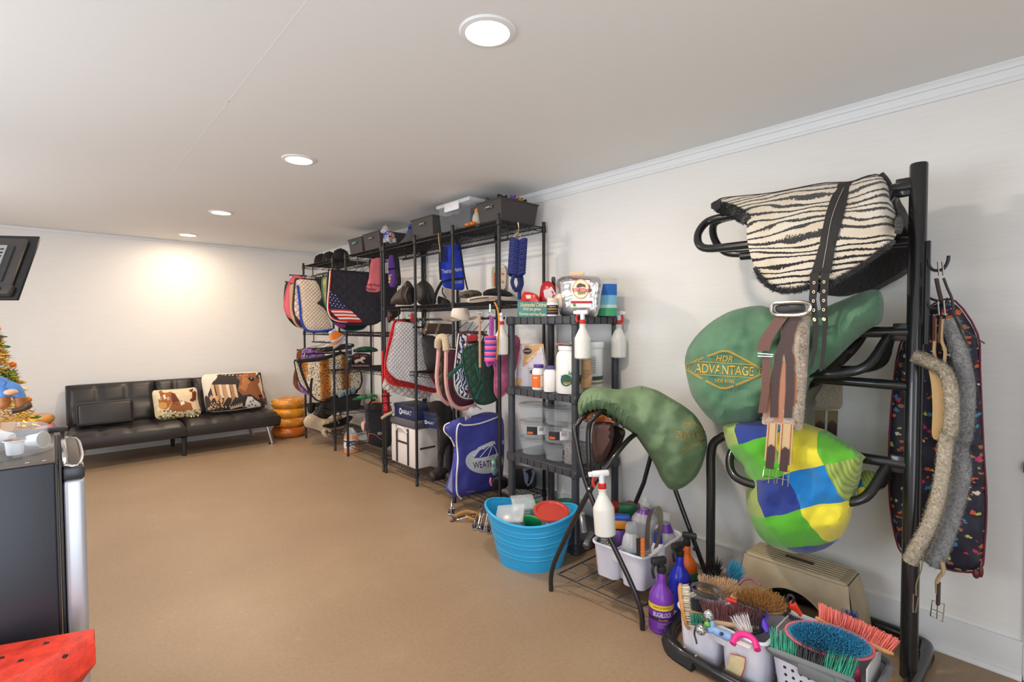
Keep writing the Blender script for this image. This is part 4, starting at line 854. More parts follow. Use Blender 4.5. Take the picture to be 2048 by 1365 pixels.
# flip-flop shaped sign
fl = T('sandal_sign', 'striped sandal-shaped wall sign with orange stars and lettering', 'sign', tuple(PX(1000, 580, 0, 2.79)))
fd = 2.785
part('board', mat('striped_board', (226, 216, 196), .7), fl, lambda m: relief(m, zc('D', [(640, 820), (690, 806), (745, 815), (772, 860), (768, 980), (760, 1060), (700, 1070), (640, 1060), (622, 980), (616, 880)]), 0, fd, th=.012))
def sgn(m):
    for k in range(14): patch(m, zc('D', [(624, 840+k*17), (768, 840+k*17), (768, 843+k*17), (624, 843+k*17)]), 0, fd, (60, 56, 54), .002, res=40)
    ptext(m, 'YOU', *z1('D', 672, 900), 9, 6, 0, fd, (40, 36, 36)); ptext(m, 'CAN', *z1('D', 672, 945), 10, 8, 0, fd, (40, 36, 36))
    for x, y in ((733, 902), (733, 982), (655, 1000)): patch(m, [z1('D', x+(20 if k % 2 == 0 else 9)*math.sin(k*PI/5), y-(20 if k % 2 == 0 else 9)*math.cos(k*PI/5)) for k in range(10)], 0, fd, (226, 110, 50), .004, res=9)
    for k in range(4): patch(m, zc('D', [(645, 890+k*34), (662, 885+k*34), (655, 905+k*34), (668, 915+k*34), (648, 925+k*34)]), 0, fd, (226, 110, 50), .003)
part('painted_lettering', VC, fl, sgn, ang=None)
# ================================================================ on top of the wire shelves
BIN = mat('grey_fabric_bin', (74, 70, 68), .75, bump=.25, bs=180)
def bin_(name, label, x0, x1, y0, y1, z, h, M=None, slot=None, flare=.02, content=None, group=None):
    t = T(name, label, 'storage bin', ((x0+x1)/2, (y0+y1)/2, z), group); M = M or BIN; w = .006
    def f(m):
        def ring(zz, i, e): return [(x0-e+i, y0-e+i, zz), (x1+e-i, y0-e+i, zz), (x1+e-i, y1+e-i, zz), (x0-e+i, y1+e-i, zz)]
        R = [ring(z, 0, -flare), ring(z+h, 0, 0), ring(z+h, 0, .006), ring(z+h+.008, 0, .006), ring(z+h+.008, w, 0), ring(z+.008, w, -flare)]
        vs = [p for r in R for p in r]; fs = [(3, 2, 1, 0)]
        for k in range(5):
            for i in range(4): fs.append((k*4+i, k*4+(i+1) % 4, k*4+4+(i+1) % 4, k*4+4+i))
        fs.append((20, 21, 22, 23)); m.add(vs, fs)
    part('bin_body', M, t, f)
    for ax, c in (slot or []):
        def sl(m):
            k = z+h*.72
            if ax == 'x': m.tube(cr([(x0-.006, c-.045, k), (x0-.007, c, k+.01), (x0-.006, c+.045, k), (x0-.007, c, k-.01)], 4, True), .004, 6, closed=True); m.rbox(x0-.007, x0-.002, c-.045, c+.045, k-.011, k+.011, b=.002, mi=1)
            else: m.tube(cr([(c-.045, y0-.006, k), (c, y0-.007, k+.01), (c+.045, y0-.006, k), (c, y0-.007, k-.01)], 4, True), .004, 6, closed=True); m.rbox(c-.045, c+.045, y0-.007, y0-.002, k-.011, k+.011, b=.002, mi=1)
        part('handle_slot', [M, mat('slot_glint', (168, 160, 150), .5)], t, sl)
    return t
def cap(label, at, yaw, c, logo=None, brim=True):
    t = T('baseball_cap', label, 'cap', at, 'caps on the top shelf'); Mc = mat('cap_cloth_%d_%d_%d' % c, c, .9, bump=.3, bs=160); mr = Matrix.Translation(at) @ Matrix.Rotation(yaw, 4, 'Z')
    def dome(m): m.M = mr; m.lathe([(.1, 0), (.103, .03), (.098, .075), (.078, .115), (.04, .138), (.008, .145), (.008, .152), (0, .154)], 24, sy=.88, cap=False)
    part('crown', Mc, t, dome)
    def br(m):
        m.M = mr
        def g(u, v): a = (u-.5)*2.2; r = .09+v*.075*math.cos(a*.8); return Vector((r*math.cos(a), .88*r*math.sin(a), .012-.02*v+.006*math.cos(a*2)))
        m.grid(g, 12, 4); m.grid(lambda u, v: g(1-u, v)-Vector((0, 0, .004)), 12, 4)
    part('brim', Mc, t, br)
    if logo:
        def lg(m): m.M = mr; [m.box(.094-abs(k-2)*.004-.006*j, .1-abs(k-2)*.004-.006*j, -.04+k*.018, -.028+k*.018, .035+j*.025, .05+j*.025, col=S((206, 200, 190))) for k in range(5) for j in range(2)]
        part('embroidery', VC, t, lg)
    return t
tz = 2.158
cap('black baseball cap at the far end of the top shelf', (2.5, 6.26, tz), -2.3, (30, 27, 27)); cap('black baseball cap with white embroidered logo', (2.5, 6.02, tz), -2.0, (32, 29, 28), logo=1)
cap('large plain black cap beside the first grey bin', (2.5, 5.7, tz), -2.6, (28, 26, 26))
bin_('storage_bin', 'grey fabric bin with a teal item showing through its handle hole', 2.36, 2.7, 4.88, 5.19, tz, .155, slot=[('x', 5.03)], group='grey bins on the top shelf')
bin_('storage_bin', 'grey fabric bin next to the sequin plush toy', 2.36, 2.7, 4.5, 4.85, tz, .165, slot=[('x', 4.68)], group='grey bins on the top shelf')
bin_('storage_bin', 'grey bin between the felt hat and the clear tote', 2.36, 2.68, 3.58, 3.92, tz, .165, slot=[('x', 3.74)], group='grey bins on the top shelf')
lb = bin_('storage_bin', 'large open black plastic bin at the near end full of tack', 2.37, 2.74, 2.72, 3.0, tz, .15, M=mat('black_weave_bin', (62, 58, 58), .6, bump=.4, bs=120), slot=[('x', 2.86)], group='grey bins on the top shelf')
# teal item
part('teal_item', mat('teal_plastic', (60, 160, 140), .4), bpy.data.objects['storage_bin'], lambda m: m.rbox(2.345, 2.352, 4.99, 5.07, tz+.105, tz+.122, b=.002))
for k, (x, y, c, r) in enumerate(((2.45, 2.8, (34, 32, 32), .05), (2.55, 2.88, (40, 38, 38), .06), (2.64, 2.8, (30, 30, 32), .055), (2.52, 2.76, (120, 70, 160), .025), (2.6, 2.77, (190, 140, 40), .025), (2.44, 2.93, (60, 62, 64), .04))):
    t = T('halter_roll', ('black nylon halter roll', 'charcoal halter roll', 'black webbing bundle', 'small purple halter pull', 'small mustard halter pull', 'grey webbing coil')[k] + ' in the large black bin', 'halter', (x, y, tz+.1), 'rolled tack in the near bin')
    M = mat('webbing_%d' % k, c, .8)
    part('webbing', M, t, lambda m: [m.tube([Vector((x, y, tz+.155+.014*j))+Vector((math.cos(a)*r*(1-.15*j), math.sin(a)*r*.7, .012*math.sin(2*a+j))) for a in [2*PI*i/14 for i in range(14)]], .009, 6, closed=True, flat=.5) for j in range(3)])
    part('buckle', CHROME, t, lambda m: m.tube([Vector((x+r, y+.012*math.cos(a), tz+.185+.012*math.sin(a))) for a in [2*PI*i/10 for i in range(10)]], .002, 5, closed=True))
# clear tote with lid
ct = T('clear_storage_tote', 'clear plastic tote with white latching lid and dark clothes inside', 'storage tote', (2.54, 3.28, tz))
TY0, TY1, TX0, TX1 = 3.07, 3.5, 2.36, 2.74
part('box', CLEAR, ct, lambda m: (m.rbox(TX0, TX1, TY0, TY1, tz+.001, tz+.2, b=.02, taper=.08)))
part('lid', mat('frosted_lid', (226, 228, 230), .3, alpha=.75), ct, lambda m: (m.rbox(TX0-.012, TX1+.012, TY0-.012, TY1+.012, tz+.195, tz+.228, b=.012)))
part('latch', WHITE, ct, lambda m: (m.rbox(TX0-.02, TX0-.006, TY0+.12, TY1-.12, tz+.15, tz+.215, b=.005)))
part('contents', mat('dark_clothes', (38, 38, 42), .9, var=.3, vs=12), ct, lambda m: m.grid(lambda u, v: Vector((TX0+.03+(TX1-TX0-.06)*u, TY0+.03+(TY1-TY0-.06)*v, tz+.01+(.13+.03*noise.noise(Vector((u*4, v*4, 0))))*(1 if .02 < u < .98 and .02 < v < .98 else 0))), 16, 16))
# plush toys
WFUR = fleece('white_fur', (228, 226, 226), 120); 
pt = T('sequin_plush', 'white plush animal with blue and red sequins on the shelf post', 'plush toy', (2.37, 4.36, tz+.035)); px_, py_, pz_ = 2.38, 4.34, tz+.035
part('body', WFUR, pt, lambda m: (m.ball((px_, py_, pz_+.055), (.05, .06, .05), 16, 10), m.ball((px_-.01, py_+.05, pz_+.125), (.036, .038, .042), 14, 10), m.ball((px_-.035, py_+.065, pz_+.11), (.022, .02, .018), 10, 8), m.tube([(px_, py_+.02, pz_+.08), (px_-.005, py_+.045, pz_+.12)], .03, 12)))
for dx, dy in ((-.03, .03), (.03, .03), (-.03, -.04), (.03, -.04)): part('leg', WFUR, pt, lambda m: m.tube([(px_+dx, py_+dy, pz_+.04), (px_+dx, py_+dy, pz_)], [.016, .018], 10))
def seq(m, c, d):
    rnd = random.Random(d)
    for k in range(90):
        a = rnd.uniform(0, 2*PI); e = rnd.uniform(-.5, 1.2); q = Vector((math.cos(a)*math.cos(e), math.sin(a)*math.cos(e), math.sin(e)))
        if (q.dot(RT) < .1) == (d == 1): m.ball(Vector((px_, py_, pz_+.055))+Vector((q.x*.052, q.y*.062, q.z*.052)), .006, 5, 3, col=S(c))
part('blue_sequins', GOLD, pt, lambda m: seq(m, (30, 80, 210), 1), kind='stuff'); part('red_sequins', GOLD, pt, lambda m: seq(m, (190, 24, 34), 2), kind='stuff')
part('ear', WFUR, pt, lambda m: m.lathe([(.011, 0), (.006, .02), (0, .028)], 8, (px_-.005, py_+.06, pz_+.16))); part('horn', mat('red_horn', (180, 60, 40), .4), pt, lambda m: m.lathe([(.008, 0), (0, .03)], 8, (px_-.02, py_+.055, pz_+.16)))
part('eye', BLK, pt, lambda m: m.ball((px_-.04, py_+.04, pz_+.135), .006, 8, 6))
ck = T('duck_plush', 'white and orange plush duck tucked beside the near bin', 'plush toy', (2.42, 3.03, tz)); 
ORG = mat('orange_plush', (224, 120, 30), .8, bump=.3, bs=200)
part('body', fleece('duck_fur', (232, 222, 200), 120), ck, lambda m: (m.ball((2.41, 3.045, tz+.055), (.035, .04, .055), 14, 10), m.ball((2.41, 3.035, tz+.115), (.026, .026, .028), 12, 9)))
part('beak', ORG, ck, lambda m: (m.ball((2.4, 3.02, tz+.12), (.022, .024, .02), 10, 8)))
for y in (3.09, 3.03): part('foot', ORG, ck, lambda m: m.ball((2.36, y, tz+.014), (.03, .024, .014), 12, 8))
part('eye', BLK, ck, lambda m: m.ball((2.385, 3.045, tz+.135), .005, 8, 6))
# felt hat: grey cone with blue bands
fh = T('felt_hat', 'grey felt hat with blue bands on the top shelf', 'hat', (2.5, 4.07, tz)); FG = mat('grey_felt', (82, 80, 84), .9, bump=.3, bs=120); FB = mat('blue_felt', (44, 76, 160), .9)
part('brim_cone', FG, fh, lambda m: m.lathe([(.15, 0), (.152, .004), (.11, .05), (.085, .1)], 28, (2.5, 4.06, tz), cap=False)); part('blue_band', FB, fh, lambda m: m.lathe([(.086, .1), (.076, .125)], 28, (2.5, 4.06, tz), cap=False)); part('black_band', BLKC, fh, lambda m: m.lathe([(.076, .125), (.071, .15)], 28, (2.5, 4.06, tz), cap=False)); part('blue_top', FB, fh, lambda m: m.lathe([(.071, .15), (.068, .17), (.06, .178), (0, .176)], 28, (2.5, 4.06, tz), cap=False))
ph = T('felt_hat', 'pinkish brown felt hat behind the sequin plush', 'hat', (2.6, 4.24, tz)); part('crown', mat('brown_pink_felt', (140, 104, 96), .9), ph, lambda m: m.lathe([(.14, 0), (.13, .006), (.085, .012), (.08, .08), (.06, .1), (0, .09)], 24, (2.62, 4.25, tz), cap=False)); part('black_brim', BLKC, ph, lambda m: m.lathe([(.142, .0), (.145, .004), (.09, .012)], 24, (2.62, 4.25, tz+.001), cap=False))
# ================================================================ on the middle shelf (1.58 m)
mz = 1.583
def lump(name, label, cat, pts, Y, M, th=.15, puff=.06, pw=16, wr=.05, grp=None, parts=(), ax=1, base=None):
    t = T(name, label, cat, tuple(PX(sum(p[0] for p in pts)/len(pts), max(p[1] for p in pts), ax, Y)), grp); h = [0]
    def f(m): h[0] = relief(m, pts, ax, Y, th=th, puff=puff, pw=pw, wr=wr, ws=8, both=True, res=6)
    part('body', M, t, f)
    for n, m_, fn in parts: part(n, m_, t, lambda m: fn(m, h[0]))
    return t, h[0]
NYL = mat('black_nylon', (40, 37, 36), .55, bump=.3, bs=90)
lump('nylon_bag', 'crumpled dark brown nylon bag on the middle shelf', 'bag', zc('C', [(500, 1180), (560, 1090), (640, 1020), (670, 965), (705, 975), (745, 1030), (760, 1120), (750, 1215), (600, 1215), (510, 1205)]), 3.95, mat('brown_nylon', (70, 60, 54), .6, bump=.4, bs=60), parts=[('fold', mat('brown_nylon', (70, 60, 54), .6), lambda m, s: [pline(m, zc('C', q), 1, s, r=.012, eps=.0) for q in ([(640, 1030), (610, 1110), (640, 1190)], [(690, 1040), (660, 1120), (690, 1200)])])])
lump('helmet_bag', 'black drawstring helmet bag on the middle shelf', 'bag', zc('C', [(770, 1010), (800, 985), (845, 955), (900, 990), (940, 1040), (965, 1110), (980, 1215), (775, 1220)]), 3.75, NYL, th=.2, puff=.09, parts=[('strap', BLKC, lambda m, s: (pline(m, zc('C', [(1030, 985), (980, 1080), (940, 1220)]), 1, 3.6, r=.012, flat=.3), pline(m, zc('C', [(900, 1090), (890, 1150), (930, 1225)]), 1, 3.62, r=.006)))])
lump('black_harness', 'tangled black harness lying next to the helmet bag', 'harness', zc('C', [(985, 1120), (1050, 1140), (1110, 1170), (1125, 1215), (985, 1220)]), 3.5, BLKC, th=.12, puff=.04, wr=.12)
lump('folded_blanket', 'folded black quilted blanket on the middle shelf', 'blanket', zc('D', [(530, 1090), (580, 1055), (680, 1045), (760, 1065), (825, 1095), (835, 1130), (700, 1135), (540, 1130)]), 2.95, mat('black_quilt_fold', (34, 31, 31), .85, bump=.5, bs=40), th=.25, puff=.03, pw=8)
lump('patterned_pouch', 'black pouch with pale flower print beside the folded blanket', 'pouch', zc('D', [(290, 1090), (400, 1060), (500, 1070), (530, 1110), (500, 1140), (300, 1150)]), 3.12, mat('floral_black', (70, 62, 56), .8, var=.8, vs=30), th=.15, puff=.03, pw=8)
lump('cream_girth', 'cream padded girth folded in two on the middle shelf', 'girth', zc('D', [(355, 1160), (440, 1130), (590, 1118), (840, 1135), (850, 1155), (640, 1160), (560, 1180), (420, 1195), (370, 1188)]), 2.85, mat('cream_pad', (224, 206, 190), .7), th=.06, puff=.012, pw=5, wr=0)
part('fold_gap', BLKC, bpy.data.objects['cream_girth'], lambda m: pline(m, zc('D', [(400, 1165), (480, 1150), (590, 1140)]), 1, 2.83, r=.003))
# cowboy hat on the rod level
hc = PX(*z1('H', 345, 190), 1, 3.05)
ch = T('cowboy_hat', 'cream and grey felt cowboy hat below the middle shelf', 'hat', tuple(hc))
FELT = mat('cream_felt', (206, 196, 184), .9, bump=.2, bs=120)
def hat(m):
    m.grid(lambda u, v: hc+Vector(((.06+.1*v)*math.cos(2*PI*u), (.05+.07*v)*math.sin(2*PI*u), -.03+.06*v*abs(math.cos(2*PI*u))**2*.9-.01*v)), 32, 6)
part('brim', FELT, ch, hat); part('crown', FELT, ch, lambda m: m.lathe([(.075, -.03), (.072, .03), (.06, .06), (.03, .062), (0, .05)], 24, tuple(hc), sx=1, sy=.85, cap=False))
# hooks and dark hangers in a row under the middle shelf
for k, (px__, Yk) in enumerate(((840, 3.95), (853, 3.9), (858, 3.86), (862, 3.82), (870, 3.78))):
    p = PX(px__, 640, 1, Yk); t = T('clip_hanger', ('empty black clip hanger farthest along the rod by the white pad', 'empty black clip hanger, second along the rod from the white pad', 'empty black clip hanger in the middle of the row of five', 'empty black clip hanger, second along the rod from the cowboy hat', 'empty black clip hanger next to the cowboy hat')[k], 'hanger', (p.x, p.y, p.z), 'empty hangers on the rod')
    part('hook', CHROME, t, lambda m: m.tube(cr([(2.42, Yk, 1.475), (2.4, Yk, 1.47), (2.395, Yk, 1.45), (2.42, Yk, 1.425), (2.42, Yk, 1.40)], 4), .003, 6)); part('bar', HANG, t, lambda m: m.rbox(2.36, 2.6, Yk-.006, Yk+.006, 1.385, 1.402, b=.003))
lump('cowbell_toy', 'small red and white toy hanging beside the hangers', 'toy', zc('E', [(560, 175), (600, 170), (605, 300), (580, 310), (545, 290)]), 3.9, mat('red_white_toy', (206, 60, 50), .5, var=.5, vs=50), th=.02, puff=.015, pw=4, wr=0)
lump('boot_brush', 'black riding glove with a red tag hanging near the post', 'glove', zc('E', [(240, 130), (330, 100), (420, 110), (420, 200), (330, 260), (250, 330), (235, 240)]), 4.3, NYL, th=.04, puff=.02, pw=6, parts=[('tag', mat('red_tag', (200, 50, 40), .6), lambda m, s: patch(m, zc('E', [(250, 215), (295, 195), (300, 215), (258, 238)]), 1, s, (200, 50, 40), .004))])
# ================================================================ lower things in the far units
lump('hoof_boot', 'orange hoof boot cover with grey reflective bands', 'boot cover', zc('B', [(520, 20), (575, 0), (680, 60), (660, 110), (600, 180), (560, 190), (540, 130), (512, 70)]), 5.0, mat('hi_vis_orange', (236, 128, 30), .7), th=.05, puff=.03, pw=8, wr=0, parts=[('reflective_band', mat('reflective_grey', (176, 180, 192), .4), lambda m, s: [pline(m, zc('B', q), 1, s, r=.014, flat=.3, eps=.004) for q in ([(515, 40), (550, 20), (580, 0)], [(532, 130), (600, 110), (672, 62)], [(560, 190), (620, 150), (685, 85)])])])
lump('bridle', 'black leather bridle with silver bit lying on the lilac pad', 'bridle', zc('B', [(320, 195), (480, 185), (640, 150), (770, 140), (790, 180), (640, 215), (480, 240), (340, 215)]), 5.6, mat('black_bridle_leather', (42, 36, 34), .4), th=.06, puff=.02, pw=6, wr=.05, parts=[('bit_ring', CHROME, lambda m, s: [m.tube([PX(*z1('B', x+16*math.cos(a), y+16*math.sin(a)), 1, 5.52) for a in [2*PI*i/14 for i in range(14)]], .004, 6, closed=True) for x, y in ((405, 220), (455, 225))])])
lump('green_cap_bag', 'dark green nylon bag on top of the horse slogan bag', 'bag', zc('B', [(765, 210), (840, 180), (930, 172), (1020, 195), (1035, 230), (900, 240), (770, 240)]), 5.08, mat('bottle_green_nylon', (34, 74, 58), .6, bump=.3, bs=60), th=.2, puff=.03, pw=8)
hb, hbs = lump('slogan_bag', 'black bag printed with a running horse and pink slogan', 'bag', zc('B', [(750, 240), (970, 250), (970, 400), (755, 410)]), 5.0, mat('slogan_black', (34, 28, 32), .7), th=.14, puff=.02, pw=4, wr=0)
def slog(m):
    ptext(m, 'JUST A GIRL', *z1('B', 848, 275), 27, 4, 1, hbs, (206, 110, 130)); ptext(m, 'WHO LOVES HORSES', *z1('B', 848, 378), 34, 3.5, 1, hbs, (226, 180, 190))
    patch(m, zc('B', [(790, 345), (780, 325), (805, 310), (840, 305), (855, 285), (875, 282), (900, 300), (890, 312), (872, 312), (865, 330), (890, 345), (870, 348), (848, 332), (820, 335), (800, 355)]), 1, hbs, (216, 190, 170), .004, res=4)
part('print', VC, hb, slog, ang=None)
lump('spray_brush', 'black rubber grooming glove hooked on the post', 'glove', zc('B', [(695, 160), (750, 150), (758, 290), (750, 420), (715, 440), (690, 410), (700, 290)]), 4.95, NYL, th=.05, puff=.02, pw=6, parts=[('tag', mat('pale_tag', (150, 170, 190), .5), lambda m, s: [patch(m, zc('B', [(710, y), (750, y-5), (745, y+14), (712, y+14)]), 1, s, (150, 170, 190), .003) for y in (150, 205, 260, 300)])])
sb_ = bin_('shelf_basket', 'low black plastic basket holding rolled wraps on the far unit', 2.36, 2.68, 5.58, 5.98, .433, .15, M=mat('black_basket', (34, 34, 38), .5), slot=[('x', 5.8)])
for k in range(4):
    y = 5.62+.05*k; t = T('leg_wrap', ('rolled blue grey leg wrap with black bands at the near end of the black basket', 'rolled blue grey leg wrap, second from the near basket end', 'rolled blue grey leg wrap, third from the near basket end', 'rolled blue grey leg wrap deepest in the black basket')[k], 'leg wrap', (2.5, y, .58), 'rolled leg wraps')
    part('roll', mat('wrap_blue_grey', (128, 148, 156), .9), t, lambda m: m.tube([(2.42+.05*k, y, .62), (2.6+.03*k, y+.02, .64)], .036, 14)); part('band', BLKC, t, lambda m: [m.tube([(2.46+.05*k+d, y+.004, .622+d*.08), (2.47+.05*k+d, y+.005, .623+d*.08)], .0375, 14) for d in (0, .08)])
lump('camouflage_wrap', 'green camouflage cloth behind the rolled wraps', 'cloth', zc('B', [(740, 740), (830, 690), (960, 670), (1020, 685), (1010, 710), (880, 735)]), 5.35, mat('camo', (60, 116, 82), .9, var=.4, vs=25), th=.15, puff=.03, pw=6)
lump('dressage_saddle', 'black leather saddle flap resting on fleece in the far unit', 'saddle', zc('Z', [(440, 880), (520, 740), (640, 650), (860, 690), (860, 860), (750, 930), (640, 1040), (550, 1105), (600, 980), (480, 950)]), 6.0, mat('old_black_leather', (58, 50, 44), .45, bump=.2, bs=80), th=.1, puff=.05, pw=14, wr=.02)
lump('black_saddle_flap', 'shiny black saddle flap below the flap with cream lining', 'saddle', zc('Z', [(590, 1090), (900, 1020), (1150, 880), (1250, 920), (1130, 1060), (900, 1130), (740, 1140)]), 5.75, mat('glossy_black_leather', (26, 26, 30), .25), th=.12, puff=.03, pw=10, wr=0)
lump('fleece_pad', 'cream fleece saddle pad with rolled edge on the bottom shelf', 'saddle pad', zc('Z', [(255, 1000), (320, 900), (440, 860), (640, 980), (1000, 900), (1050, 960), (1060, 1180), (800, 1240), (740, 1300), (640, 1290), (590, 1190), (420, 1140), (290, 1120)]), 5.9, fleece('ivory_fleece', (222, 200, 170), 60), th=.2, puff=.04, pw=14, wr=.03, parts=[('rolled_edge', fleece('ivory_fleece', (222, 200, 170), 60), lambda m, s: m.tube([PX(*z1('Z', 720+60*math.cos(a), 1215+70*math.sin(a)), 1, 5.8) for a in [2*PI*i/16 for i in range(16)]], .022, 10, closed=True))])
lump('saddle_lining', 'pale cream saddle panel under the black flap', 'saddle panel', zc('Z', [(620, 1080), (760, 960), (900, 880), (1010, 880), (960, 980), (800, 1060)]), 5.85, mat('cream_panel_leather', (206, 176, 126), .6), th=.05, puff=.02, pw=8, wr=0)
lump('black_strap_bundle', 'black straps hanging below the leopard pad', 'straps', zc('Z', [(330, 660), (420, 640), (490, 640), (500, 780), (430, 860), (340, 840)]), 6.05, BLKC, th=.06, puff=.02, pw=6, wr=.1)
# gallon jug
jx, jy = 2.44, 5.36; jg = T('gallon_jug', 'gallon jug of orange liquid with a blue and white label on the floor', 'jug', (jx, jy, 0))
part('bottle', mat('jug_orange', (222, 150, 98), .25, trans=.0, alpha=.97), jg, lambda m: m.lathe([(.0, 0), (.07, 0), (.078, .006), (.078, .16), (.072, .19)], 28, (jx, jy, 0), cap=False)); part('shoulder', CLEARB, jg, lambda m: m.lathe([(.072, .19), (.05, .235), (.024, .27), (.02, .285)], 28, (jx, jy, 0), cap=False)); part('cap', BLK, jg, lambda m: m.lathe([(.022, .283), (.024, .29), (.024, .305), (0, .307)], 18, (jx, jy, 0)))
part('handle', CLEARB, jg, lambda m: m.tube(cr([(jx+.02, jy-.045, .2), (jx+.0, jy-.06, .235), (jx, jy-.03, .262)], 5), .01, 8))
def jl(m):
    for k in range(14):
        a0 = 2.5+k*.17; a1 = a0+.17
        for z0, z1_, c in ((.05, .155, (232, 228, 232)), (.125, .145, (50, 90, 160)), (.055, .06, (70, 60, 150))):
            r = .0785 if c[0] > 200 else .079; m.add([(jx+r*math.cos(a0), jy+r*math.sin(a0), z0), (jx+r*math.cos(a1), jy+r*math.sin(a1), z0), (jx+r*math.cos(a1), jy+r*math.sin(a1), z1_), (jx+r*math.cos(a0), jy+r*math.sin(a0), z1_)], [(0, 1, 2, 3)], col=S(c))
part('label', VC, jg, jl, ang=None)
# black travel bag with orange line
bm_, bms = lump('travel_bag', 'black padded travel bag with orange seam and white lettering', 'bag', zc('B', [(885, 800), (920, 770), (1000, 760), (1100, 770), (1180, 790), (1180, 1220), (1080, 1245), (930, 1200), (915, 1160), (890, 880)]), 4.72, mat('charcoal_padded', (40, 39, 46), .7, bump=.15, bs=200), th=.22, puff=.04, pw=8, wr=.01)
def bmx(m): ptext(m, 'BEMER', *z1('B', 1072, 1090), 17, 5.5, 1, bms, (226, 224, 224)); pline(m, zc('B', [(925, 1180), (928, 1100), (960, 1093), (1010, 1110), (1050, 1145), (1100, 1165)]), 1, bms, r=.003, eps=.003, col=(220, 120, 80))
part('lettering', VC, bm_, bmx, ang=None)
part('lid', mat('charcoal_lid', (48, 46, 50), .7), bm_, lambda m: (relief(m, zc('B', [(890, 800), (930, 750), (1060, 745), (1060, 870), (890, 870)]), 1, 4.68, th=.2, puff=.03, pw=5))); part('orange_trim', mat('orange_trim', (226, 120, 40), .6), bm_, lambda m: pline(m, zc('B', [(920, 765), (1000, 760), (1056, 762)]), 1, 4.63, r=.006)); part('handle', BLKC, bm_, lambda m: pline(m, zc('B', [(940, 870), (935, 800), (960, 750), (1000, 735)]), 1, 4.62, r=.01, flat=.3))
lump('pink_water_toy', 'small pink and white rounded toy behind the jug', 'toy', zc('B', [(850, 990), (880, 920), (905, 930), (910, 1090), (880, 1080), (855, 1040)]), 4.95, mat('pale_pink', (222, 176, 168), .6), th=.06, puff=.03, pw=6, wr=0)
# red metallic wrapped tube
rm = T('red_foil_wrap', 'tall red foil wrapped boot tube with cream trim by the travel bag', 'boot wrap', tuple(PX(775, 840, 1, 4.35))); RF = mat('red_foil', (186, 50, 56), .22, .7, bump=.5, bs=60)
part('foil', RF, rm, lambda m: (pline(m, zc('E', [(175, 700), (172, 900), (185, 1100), (210, 1365)]), 1, 4.33, r=.012, k=2), pline(m, zc('G', [(180, 150), (185, 260), (190, 390)]), 1, 4.33, r=[.036, .034, .036], k=1, n=14)))
for y in (190, 270, 370): part('strap_ring', BLKC, rm, lambda m: m.tube([PX(*z1('G', 130, y), 1, 4.29), PX(*z1('G', 240, y-8), 1, 4.29)], .005, 6))
part('cream_trim', fleece('cream_fleece', (222, 198, 160)), rm, lambda m: pline(m, zc('G', [(130, 440), (190, 400), (270, 365)]), 1, 4.27, r=.014))
# white canvas tote with fur top
ty0, ty1, txa, txb, tzb, tzt = 3.87, 4.31, 2.36, 2.62, .13, .485
tt2 = T('canvas_tote', 'white canvas box tote with dark brown straps on the bottom shelf', 'tote', ((txa+txb)/2, (ty0+ty1)/2, tzb)); CAN = mat('white_canvas', (222, 214, 210), .85, bump=.2, bs=300); BST = mat('dark_brown_web', (54, 44, 46), .8)
part('box', CAN, tt2, lambda m: m.rbox(txa, txb, ty0, ty1, tzb, tzt, b=.012))
for y in (4.2, 4.0): part('strap', BST, tt2, lambda m: m.rbox(txa-.006, txa+.004, y-.014, y+.014, tzb+.01, tzt-.01, b=.002))
part('pocket_band', BST, tt2, lambda m: m.rbox(txa-.005, txa+.002, 4.0, 4.2, tzb+.2, tzb+.218, b=.002)); part('pocket_band', BST, tt2, lambda m: m.rbox(txa+.04, txb-.06, ty0-.005, ty0+.002, tzb+.17, tzb+.186, b=.002))
part('handle', CAN, tt2, lambda m: m.tube(cr([(txa-.012, 4.2, tzt-.05), (txa-.02, 4.15, tzt-.01), (txa-.02, 4.05, tzt-.01), (txa-.012, 4.0, tzt-.05)], 5), .01, 8))
fb = T('fur_blanket', 'dark grey plush blanket folded over the canvas tote', 'blanket', ((txa+txb)/2, (ty0+ty1)/2, tzt)); part('plush', fleece('dark_plush', (74, 66, 76), 80), fb, lambda m: m.rbox(txa-.015, txb+.01, ty0-.015, ty1+.015, tzt+.002, tzt+.07, b=.03, seg=4))
NAV = mat('navy_box', (30, 42, 84), .5); NAV2 = mat('navy_box_lid', (40, 44, 70), .5)
